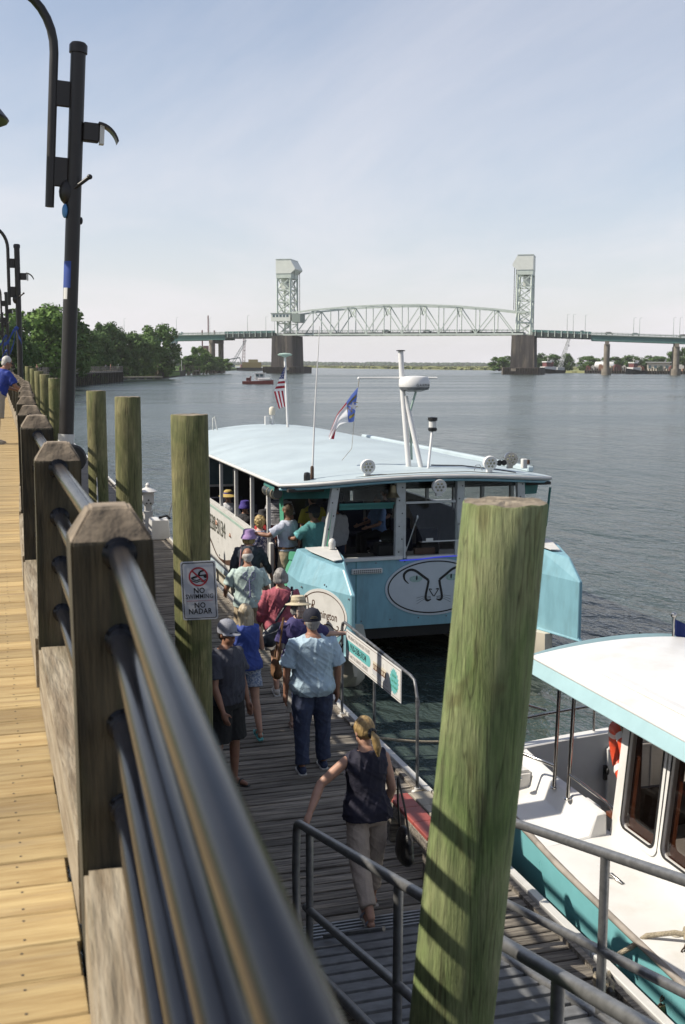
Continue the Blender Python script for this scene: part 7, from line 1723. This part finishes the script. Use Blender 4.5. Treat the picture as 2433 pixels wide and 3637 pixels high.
RT = [(303, 655, 9.8, 14, 2, 'low bush tree right behind the right bridge pier'), (318, 668, 10.8, 17, 1, 'dark tree left of the tugboats'), (331, 676, 11.6, 18, 3, 'dark tree behind the left tugboat'), (344, 688, 13.0, 19, 1, 'taller dark tree behind the tugboats'), (357, 692, 11.8, 17, 3, 'dark tree right of the white crane boom'), (368, 688, 12.6, 9, 4, 'single tree behind the second tugboat'), (392, 702, 11.0, 20, 2, 'far low tree behind the right bridge pier'), (408.2, 698, 11.0, 20, 1, 'low dark tree behind the work sheds'), (420, 690, 11.4, 20, 3, 'low tree left of the orange crane'), (432, 684, 11.8, 20, 1, 'low tree right of the orange crane'), (398, 610, 13.6, 9, 3, 'dark tree beside the grey warehouse'), (408, 612, 16.0, 12, 7, 'round grey green tree above the grey warehouse')]
for i, (x, y, tp, w, k, lab) in enumerate(RT): tree(x, y, tp, w, k, lab, 1.0, 'trees on the right bank')
# shrubs along the left shore, one mass
def shrubs():
    b = MB(); rr = random.Random(8); path = [(15.5, 251), (25, 287), (33, 320), (40, 378), (56, 396), (72, 482), (90, 570), (116, 625), (140, 720)]
    for i in range(240):
        k = rr.random() * (len(path) - 1); j = int(k); x = path[j][0] + (path[j + 1][0] - path[j][0]) * (k - j) - rr.uniform(1, 10); y = path[j][1] + (path[j + 1][1] - path[j][1]) * (k - j)
        if 385 < y < 470: continue
        h = rr.uniform(.8, 2.6); w = rr.uniform(1, 3)
        for q in range(60):
            d = V(rr.gauss(0, .5), rr.gauss(0, .5), abs(rr.gauss(0, .5))); p = V(x + d.x * w, y + d.y * w, 1.7 + d.z * h); u = V(rr.gauss(0, 1), rr.gauss(0, 1), rr.gauss(0, 1)).normalized() * .35; v = V(rr.gauss(0, 1), rr.gauss(0, 1), rr.gauss(0, 1)).normalized() * .25
            b.add([p - u, p + v, p + u, p - v], [(0, 1, 2, 3)])
    return tag(b.build('shore_shrubs', M['leaf_c']), 'low green scrub along the left shore', 'shrubs', kind='stuff')
shrubs()
# bright lawn slope by the water
b = MB(); b.loft([[V(57, 392, 1.75), V(77, 478, 1.75), V(70, 482, 4.2), V(48, 396, 4.2)], [V(57, 392, .4), V(77, 478, .4), V(69.9, 482, .4), V(47.9, 396, .4)]]); M['lawn'] = mat('lawn_grass', (0.10, 0.19, 0.025), .9, c2=(0.19, 0.30, 0.05), scale=.4)
tag(b.build('lawn_slope', M['lawn']), 'bright green lawn sloping to the shore', kind='structure')
# ------------------------------------------------------------------ far riverwalk pier on the left bank
fpier = thing('far_pier', 'distant wooden riverwalk pier with railing on the left bank', 'pier', (16, 250, 0))
path = [(2, 150), (8, 200), (15.9, 249.5), (25.5, 286), (34.2, 317.5)]
for a, c in zip(path, path[1:]):
    A, C_ = V(*a, 0), V(*c, 0); d = (C_ - A).normalized(); n = V(d.y, -d.x, 0)
    b = MB(); b.loft([[A + V(0, 0, 2.6), A - n * 4 + V(0, 0, 2.6), A - n * 4 + V(0, 0, 3.0), A + V(0, 0, 3.0)], [C_ + V(0, 0, 2.6), C_ - n * 4 + V(0, 0, 2.6), C_ - n * 4 + V(0, 0, 3.0), C_ + V(0, 0, 3.0)]]); dk = b.build('pier_deck', M['dockfar'] if 'dockfar' in M else M.setdefault('dockfar', mat('far_grey_wood', (0.26, 0.23, 0.20), .9, var=.25, scale=.6)), fpier)
    L = (C_ - A).length; m_ = max(2, int(L / 2.4))
    for q in range(m_ + 1):
        p = A + d * L * q / m_
        b = MB(); b.box(p + V(0, 0, 3.6), (.2, .2, 1.25)); b.build('rail_post', M['dockfar'], dk)
        if q % 1 == 0: b = MB(); b.tube([p + V(0, 0, -1), p + V(0, 0, 2.6)], .22, 6); b.build('support_pile', M['bulk'], dk)
    for z in (3.3, 3.65, 4.0):
        b = MB(); b.beam(A + V(0, 0, z), C_ + V(0, 0, z), .1, .12); b.build('rail', M['dockfar'], dk)
    b = MB(); b.beam(A + V(0, 0, 1.2) - n * .6, C_ + V(0, 0, 1.2) - n * .6, .3, 2.6); b.build('dark_apron', M['bulk'], dk)
# floating dock beyond it, with white posts and a bulkhead
fd_ = thing('far_floating_dock', 'distant pale floating dock with piling cluster below the lawn', 'dock', (46, 372, 0))
b = MB(); b.prism([(35, 352), (53.5, 376), (51.5, 378), (34, 356)], .35, .8); b.build('float_deck', M['dockpale'], fd_)
for q in range(6): b = MB(); b.box(lerp(V(36, 354, .1), V(51.5, 374.6, .1), q / 5), (1.6, 1.0, .6)); b.build('float', M['black'], fd_)
for q in range(9): b = MB(); b.tube([V(51.5 + .5 * q, 377.5 - .5 * (q % 2), -1), V(51.5 + .5 * q, 377.5 - .5 * (q % 2), 4.6 + .2 * (q % 3))], .16, 6); b.build('pile', M['bulk'], fd_)
for x, y in ((37.4, 355), (38.0, 356), (38.6, 356.6)): b = MB(); b.lathe([(.18, 0), (.2, .8), (.26, .82), (.05, 1.1)], (x, y, .8), 8); b.build('pedestal', M['white'], fd_)
b = MB(); b.beam((40.5, 373, 1.5), (56, 392, 1.5), .5, 3.0); b.beam((56, 392, 1.1), (78, 482, 1.1), .5, 2.2)
tag(b.build('shore_bulkhead', M['bulk']), 'dark timber bulkhead along the left shore', kind='structure')
sp = thing('shore_pilings', 'row of old dark pilings and landing stages along the left shore', 'pilings', (90, 560, 0))
rr = random.Random(21)
for q in range(46):
    t = q / 45; p = lerp(V(74, 470, 0), V(121, 628, 0), t) + V(rr.uniform(-.5, 1.5), 0, 0); b = MB(); b.tube([p + V(0, 0, -1), p + V(rr.uniform(-.2, .2), 0, rr.uniform(1.6, 4.5))], rr.uniform(.2, .4), 6); b.build('piling', M['bulk'], sp)
for t0, t1 in ((.22, .42), (.6, .95)):
    b = MB(); b.beam(lerp(V(75, 470, 1.8), V(122, 628, 1.8), t0), lerp(V(75, 470, 1.8), V(122, 628, 1.8), t1), 3, .5); b.build('landing_stage', M['dockfar'], sp)
fg = thing('shore_flag', 'tiny pink flag on a pole above the lawn', 'flag', (71, 447, 2)); b = MB(); b.tube([(0, 0, 0), (0, 0, 9)], .09, 6); b.build('pole', M['whitep'], fg, org=(0, 0, 0)); b = MB(); b.grid(lambda u, v: V(-1.8 * u, .1 * math.sin(u * 6), 8.9 - 1.1 * v - .3 * u), 4, 2); b.build('cloth', M['f_pink'] if 'f_pink' in M else M.setdefault('f_pink', mat('faded_flag', (.55, .22, .18), .8)), fg, org=(0, 0, 0))
# far walkers: small whole figures, too small to show their parts
b = MB()
limb(b, [(-.09, 0, .08), (-.09, .0, .5), (-.08, 0, .9)], [.05, .06, .08]); limb(b, [(.09, .1, .08), (.09, .05, .5), (.08, 0, .9)], [.05, .06, .08]); b.loft([ering((0, 0, z), w, d, 12) for z, w, d in ((.85, .16, .11), (1.1, .15, .11), (1.35, .19, .11), (1.45, .1, .07), (1.5, .055, .055))]); limb(b, [(-.2, 0, 1.38), (-.25, .02, 1.1), (-.24, .1, .86)], [.05, .045, .035]); limb(b, [(.2, 0, 1.38), (.25, .02, 1.1), (.24, .1, .86)], [.05, .045, .035]); b.ell((0, .01, 1.62), (.08, .095, .12))
wk = remesh(b, 'walker', .03, 3); wk.materials.clear()
for m_ in ('skin', 'white_shirt', 'black_shorts'): wk.materials.append(M[m_])
for p in wk.polygons: z = p.center.z; p.material_index = 1 if .95 < z < 1.46 and abs(p.center.x) < .24 else (2 if .55 < z <= .95 and abs(p.center.x) < .2 else 0)
wk2 = wk.copy(); wk2.materials.clear()
for m_ in ('skin', 'royal_polo', 'tan_short'): wk2.materials.append(M[m_])
for i, (x, y, z, lab) in enumerate(((12.4, 228, 3.0, 'far walker on the pier just left of the nearest lamp post'), (19.5, 265, 3.0, 'far walker in blue on the pier right of the nearest lamp post'), (21.5, 272, 3.0, 'far walker in white in the middle of the pier'), (22.6, 274, 3.0, 'far walker in blue in the middle of the pier'), (29.0, 297, 3.0, 'far walker in white near the pier end'), (31, 305, 3.0, 'farthest walker in blue at the pier end'), (7.0, 196, 3.0, 'far walker in white between the first two lamp posts'), (8.6, 204, 3.0, 'far walker in blue between the first two lamp posts'), (-.5, 62, DECK, 'far walker on the boardwalk in a white shirt'), (-.9, 75, DECK, 'farthest walker on the boardwalk in a blue shirt'))):
    o = link('person', wk if i % 2 == 0 else wk2, None, None, (x - 1.2 if z == 3.0 else x, y, z)); o.rotation_euler = (0, 0, random.uniform(0, 6)); tag(o, lab, 'person', 'far walkers on the riverwalk')
# ------------------------------------------------------------------ boats and cranes far off
def small_hull(L, W, H, sheer_=.4, n=10):
    rings = []
    for q in range(n + 1):
        t = q / n; x = -L / 2 + L * t; w = W / 2 * (1 - max(0, (t - .55) / .45) ** 2.2) + .02; zt = H * (.8 + sheer_ * t * t)
        rings.append([V(x, -w, zt), V(x, -w * .8, -.3), V(x, w * .8, -.3), V(x, w, zt)])
    b = MB(); b.loft(rings); return b
rb = thing('red_workboat', 'small red boat with a white cabin crossing the river', 'boat', (62.5, 275, 0), R(-17)); rb.scale = (1.15, 1.15, 1.15)
small_hull(6.6, 2.3, .75).build('hull', M['red'], rb, org=(0, 0, 0)); M['reddk'] = mat('dark_red', (.10, .03, .03), .6)
b = MB(); b.box((1.4, 0, 1.05), (2.6, 1.9, .5)); b.build('foredeck', M['white'], rb, org=(0, 0, 0), bevel=.1)
b = MB(); b.loft([[V(x, y, z) for x, y in ((-.6, -.8), (1.4, -.7), (1.4, .7), (-.6, .8))] for z in (.9, 2.2)]); cb = b.build('cabin', M['white'], rb, org=(0, 0, 0), bevel=.05)
for x in (-.1, .8): b = MB(); b.box((x, -.78, 1.85), (.6, .06, .5)); b.build('window', M['winblue'], cb, org=(0, 0, 0))
b = MB(); b.box((.4, 0, 2.3), (2.5, 1.9, .14)); b.build('cabin_roof', M['white'], cb, org=(0, 0, 0))
b = MB(); b.box((-2.0, 0, 1.0), (1.0, 1.0, .7)); b.build('engine_box', M['reddk'], rb, org=(0, 0, 0), bevel=.05); b = MB(); limb(b, [(-1.7, .3, 1.0), (-1.6, .3, 1.6)], [.2, .16]); b.build('gear', M['reddk'], rb, org=(0, 0, 0))
def tug(x, y, rz, lab, m=1.0):
    t = thing('tugboat', lab, 'tugboat', (x, y, 0), rz, 'tugboats at the right bank'); bb = small_hull(24 * m, 8 * m, 2.6 * m, .75); bb.build('hull', M['black'], t, org=(0, 0, 0))
    b = MB(); b.box((1 * m, 0, 3.4 * m), (11 * m, 5.4 * m, 2.4 * m)); b.build('deckhouse', M['white'], t, org=(0, 0, 0), bevel=.15)
    b = MB(); b.box((2.4 * m, 0, 6.0 * m), (4.6 * m, 4.4 * m, 3.0 * m)); w = b.build('wheelhouse', M['tugred'] if 'tugred' in M else M.setdefault('tugred', mat('tug_red', (.17, .05, .05), .6)), t, org=(0, 0, 0), bevel=.15)
    b = MB(); b.box((2.4 * m, 0, 7.9 * m), (5.2 * m, 5 * m, .8 * m)); b.build('wheelhouse_top', M['white'], w, org=(0, 0, 0), bevel=.1)
    for q in range(4): b = MB(); b.box(((1.0 + q * .95) * m, -2.24 * m, 6.6 * m), (.7 * m, .08, .8 * m)); b.build('window', M['winblue'], w, org=(0, 0, 0))
    b = MB(); b.tube([(1.6 * m, 0, 8.2 * m), (1.6 * m, 0, 12 * m)], .12, 6); b.beam((1.6 * m, -1, 10 * m), (1.6 * m, 1, 10 * m), .15, .15); b.build('mast', M['white'], t, org=(0, 0, 0))
    b = MB(); b.lathe([(.8, 0), (.8, 2.6), (.6, 2.7)], (-2.6 * m, 0, 4.5 * m), 10); b.build('funnel', M['tugred'], t, org=(0, 0, 0))
    for q in range(7): b = MB(); b.lathe([(.28, -.15), (.5, -.15), (.5, .15), (.28, .15)], ((-8 + q * 2.2) * m, -4.0 * m, 1.7 * m), 8, Matrix.Rotation(R(90), 3, 'X')); b.build('tyre_fender', M['black'], t, org=(0, 0, 0))
tug(304, 628, R(200), 'black hulled tugboat with a red wheelhouse, leftmost at the right bank', .8); tug(318, 617, R(195), 'second black tugboat with red deckhouse beside the leftmost one', .85); tug(353, 580, R(210), 'third tugboat seen just right of the bridge pier', .8)
def lattice(b, a, c, w0, w1, n=10, th=.18):
    a, c = Vector(a), Vector(c); d = (c - a).normalized(); x = d.cross(V(0, 1, 0)).normalized(); yv = d.cross(x)
    P = [[a + d * (c - a).length * q / n + (x * sx + yv * sy) * (w0 + (w1 - w0) * q / n) / 2 for sx, sy in ((-1, -1), (1, -1), (1, 1), (-1, 1))] for q in range(n + 1)]
    for q in range(n):
        for k in range(4): b.beam(P[q][k], P[q + 1][k], th, th); b.beam(P[q][k], P[q + 1][(k + 1) % 4], th * .6, th * .6)
def crane(x, y, base_z, tip, m, lab, w=2.0):
    t = thing('crane', lab, 'crane', (x, y, base_z)); b = MB(); b.box((0, 0, 1.2), (5, 3.5, 2.4)); b.build('cab', m, t, org=(0, 0, 0), bevel=.1)
    b = MB(); lattice(b, (0, 0, 1.5), tip, w, w * .5); b.build('boom', m, t, org=(0, 0, 0))
    b = MB(); b.tube([tip, (tip[0] - 1.2, tip[1], tip[2] - 8)], .05, 4); b.tube([tip, (-2, 0, 3)], .05, 4); b.build('cable', M['black'], t, org=(0, 0, 0)); b = MB(); b.box((tip[0] - 1.2, tip[1], tip[2] - 8.4), (.5, .5, .9)); b.build('hook_block', M['black'], t, org=(0, 0, 0)); return t
M['cr_white'] = mat('white_crane', (.55, .56, .55), .6); M['cr_or'] = mat('orange_crane', (.50, .27, .12), .6); M['cr_red'] = mat('red_crane', (.26, .10, .10), .6); M['cr_grey'] = mat('grey_crane', (.20, .24, .25), .6); M['cr_blue'] = mat('blue_grey_crane', (.30, .42, .50), .6)
crane(337, 640, 1.2, (7, 0, 24), M['cr_white'], 'white lattice crane behind the tugboats'); crane(398, 572, 1.2, (-9, 0, 25), M['cr_or'], 'orange lattice crane at the right bank'); crane(404, 560, 1.2, (13, 0, 10), M['cr_white'], 'low white crane in front of the grey warehouse')
crane(184, 905, 2, (12, 0, 22), M['cr_grey'], 'dark harbour crane left of the left bridge pier'); crane(196, 915, 2, (1, 0, 29), M['cr_red'], 'red harbour crane next to the left bridge pier'); 
gc = thing('gantry_crane', 'red gantry crane tower left of the left bridge tower', 'crane', (170, 930, 2)); b = MB()
for x in (-5, 5):
    b.beam((x, 0, 0), (x, 0, 30), 1.0, 1.0)
b.beam((-5, 0, 24), (5, 0, 24), 1, 1); b.beam((-5, 0, 12), (5, 0, 12), 1, 1); b.beam((0, 0, 24), (0, 0, 42), .9, .9); b.beam((-5, 0, 6), (5, 0, 16), .6, .6); b.box((-2, 0, 15), (4, 3, 5)); b.build('frame', M['cr_red'], gc, org=(0, 0, 0)); b = MB(); b.beam((0, 0, 4), (26, 0, 8), .8, .8); b.beam((26, 0, 8), (27, 0, 4), .6, .6); b.build('arm', M['cr_grey'], gc, org=(0, 0, 0))
bc = thing('blue_boom_crane', 'pale blue container crane booms under the left approach', 'crane', (122, 850, 2)); b = MB(); b.beam((0, 0, 4), (14, 0, 26), 1.6, 1.6); b.beam((-4, 0, 4), (8, 0, 20), 1.4, 1.4); b.beam((0, 0, 0), (0, 0, 16), 1.6, 1.6); b.build('boom', M['cr_blue'], bc, org=(0, 0, 0))
yb = thing('work_barge', 'dark barge with a yellow deckhouse left of the left bridge pier', 'barge', (184, 830, 0), R(-14)); b = MB(); b.box((0, 0, 1), (22, 8, 2.4)); b.build('hull', M['black'], yb, org=(0, 0, 0)); b = MB(); b.box((0, 0, 4), (14, 6, 4)); b.build('deckhouse', mat('ochre_house', (.36, .27, .10), .7, var=.3), yb, org=(0, 0, 0)); b = MB(); b.box((1, 0, 7), (7, 5, 2.4)); b.build('upper_house', mat('ochre_upper', (.42, .34, .16), .7, var=.3), yb, org=(0, 0, 0))
# right bank yard
wh = thing('warehouse', 'large pale grey metal warehouse at the right edge', 'warehouse', (428, 596, 1.2), R(-33))
b = MB(); b.box((0, 0, 4.4), (44, 22, 8.8)); b.build('walls', mat('grey_siding', (.42, .43, .42), .7, var=.06, scale=2, stretch=(3, 3, .05)), wh, org=(0, 0, 0)); b = MB(); b.loft([[V(-22.5, y, z) for y, z in ((-11.5, 8.8), (0, 10.6), (11.5, 8.8))], [V(22.5, y, z) for y, z in ((-11.5, 8.8), (0, 10.6), (11.5, 8.8))]]); b.build('roof', M['cr_white'], wh, org=(0, 0, 0)); b = MB(); b.box((-8, -11.1, 3), (6, .3, 5.5)); b.build('door', M['whitep'], wh, org=(0, 0, 0))
yd = thing('yard_shed', 'cream flat roofed shed on the right bank', 'shed', (374, 588, 1.2), R(-33)); b = MB(); b.box((0, 0, 2.6), (13, 7, 5.2)); b.build('walls', M['cream'], yd, org=(0, 0, 0)); b = MB(); b.box((0, 0, 5.5), (15, 9, .5)); b.build('roof', M['cr_white'], yd, org=(0, 0, 0))
for q in range(4): b = MB(); b.box((-5 + q * 3.2, -3.6, 2.8), (1.5, .1, 1.6)); b.build('window', M['winblue'], yd, org=(0, 0, 0))
tk = thing('storage_tank', 'white horizontal storage tank left of the bridge pier on the right bank', 'tank', (352, 612, 1.2), R(-33)); b = MB(); b.lathe([(.5, -6), (2.4, -5.4), (2.6, -5), (2.6, 5), (2.4, 5.4), (.5, 6)], (0, 0, 3.2), 16, Matrix.Rotation(R(90), 3, 'Y')); b.build('shell', M['white'], tk, org=(0, 0, 0), smooth=40)
for x in (-3.5, 3.5): b = MB(); b.box((x, 0, .7), (1, 3, 1.6)); b.build('saddle', M['cr_grey'], tk, org=(0, 0, 0))
yards = ((.17, .06, .05), (.55, .54, .50), (.30, .16, .10), (.10, .13, .10), (.48, .42, .30))
ym = [mat('yard_paint_%s' % n, c, .7) for n, c in zip(('red', 'white', 'rust', 'dark', 'tan'), yards)]
rr = random.Random(31); names = ('red', 'white', 'rust coloured', 'dark', 'tan'); place = ('by the tank', 'beside the bridge pier', 'left of the cream shed', 'right of the cream shed', 'under the orange crane', 'near the warehouse')
for i in range(22):
    t = i / 21; p = lerp(V(343, 613, 1.2), V(392, 566, 1.2), t) + V(rr.uniform(-1, 3), rr.uniform(0, 4), 0); w, h = rr.uniform(1.6, 4.5), rr.uniform(1.2, 3.6); k = i % 5
    b = MB(); b.box((0, 0, h / 2), (w, 2.2, h)); b.box((rr.uniform(-.5, .5), 0, h + .3), (w * .5, 1.6, .7)); 
    o = link('container', b.mesh('container', bevel=.08), ym[k], None, tuple(p)); o.rotation_euler = (0, 0, rr.uniform(-.6, 0)); tag(o, '%s yard container or hut %s on the right bank' % (names[k], place[min(5, int(t * 6))]), 'container', 'yard clutter on the right bank, %s %s' % (names[k], place[min(5, int(t * 6))]))
jt = thing('right_wharf', 'dark timber wharf with pilings along the right bank', 'wharf', (372, 566, 0)); 
for q in range(70):
    t = q / 69; p = lerp(V(338, 610, 0), V(408, 536, 0), t); b = MB(); b.tube([p + V(0, 0, -1), p + V(0, 0, rr.uniform(2.0, 4.2))], .35, 6); b.build('piling', M['bulk'], jt)
b = MB(); b.beam((339, 611, .9), (410, 536, .9), 2, 1.6); b.build('wharf_face', M['bulk'], jt)
b = MB(); b.prism([(339, 612), (410, 537), (432, 552), (362, 630)], .8, 1.19); b.build('wharf_deck', M['dockfar'], jt)
# ------------------------------------------------------------------ air
hb = MB(); hb.box((1500, 2270, 37.0), (6040, 4700, 82)); hz_o = hb.build('haze', None); tag(hz_o, 'thin pale haze over the river', kind='stuff')
hm_ = bpy.data.materials.new('haze'); hm_.use_nodes = True; ht = hm_.node_tree; ht.nodes.clear(); ho_ = ht.nodes.new('ShaderNodeOutputMaterial'); hv = ht.nodes.new('ShaderNodeVolumePrincipled')
hv.inputs['Color'].default_value = (1.0, 1.0, 1.0, 1); hv.inputs['Density'].default_value = .00010; hv.inputs['Anisotropy'].default_value = .2; ht.links.new(hv.outputs[0], ho_.inputs['Volume']); hz_o.data.materials.append(hm_)
bpy.data.scenes.remove(work)
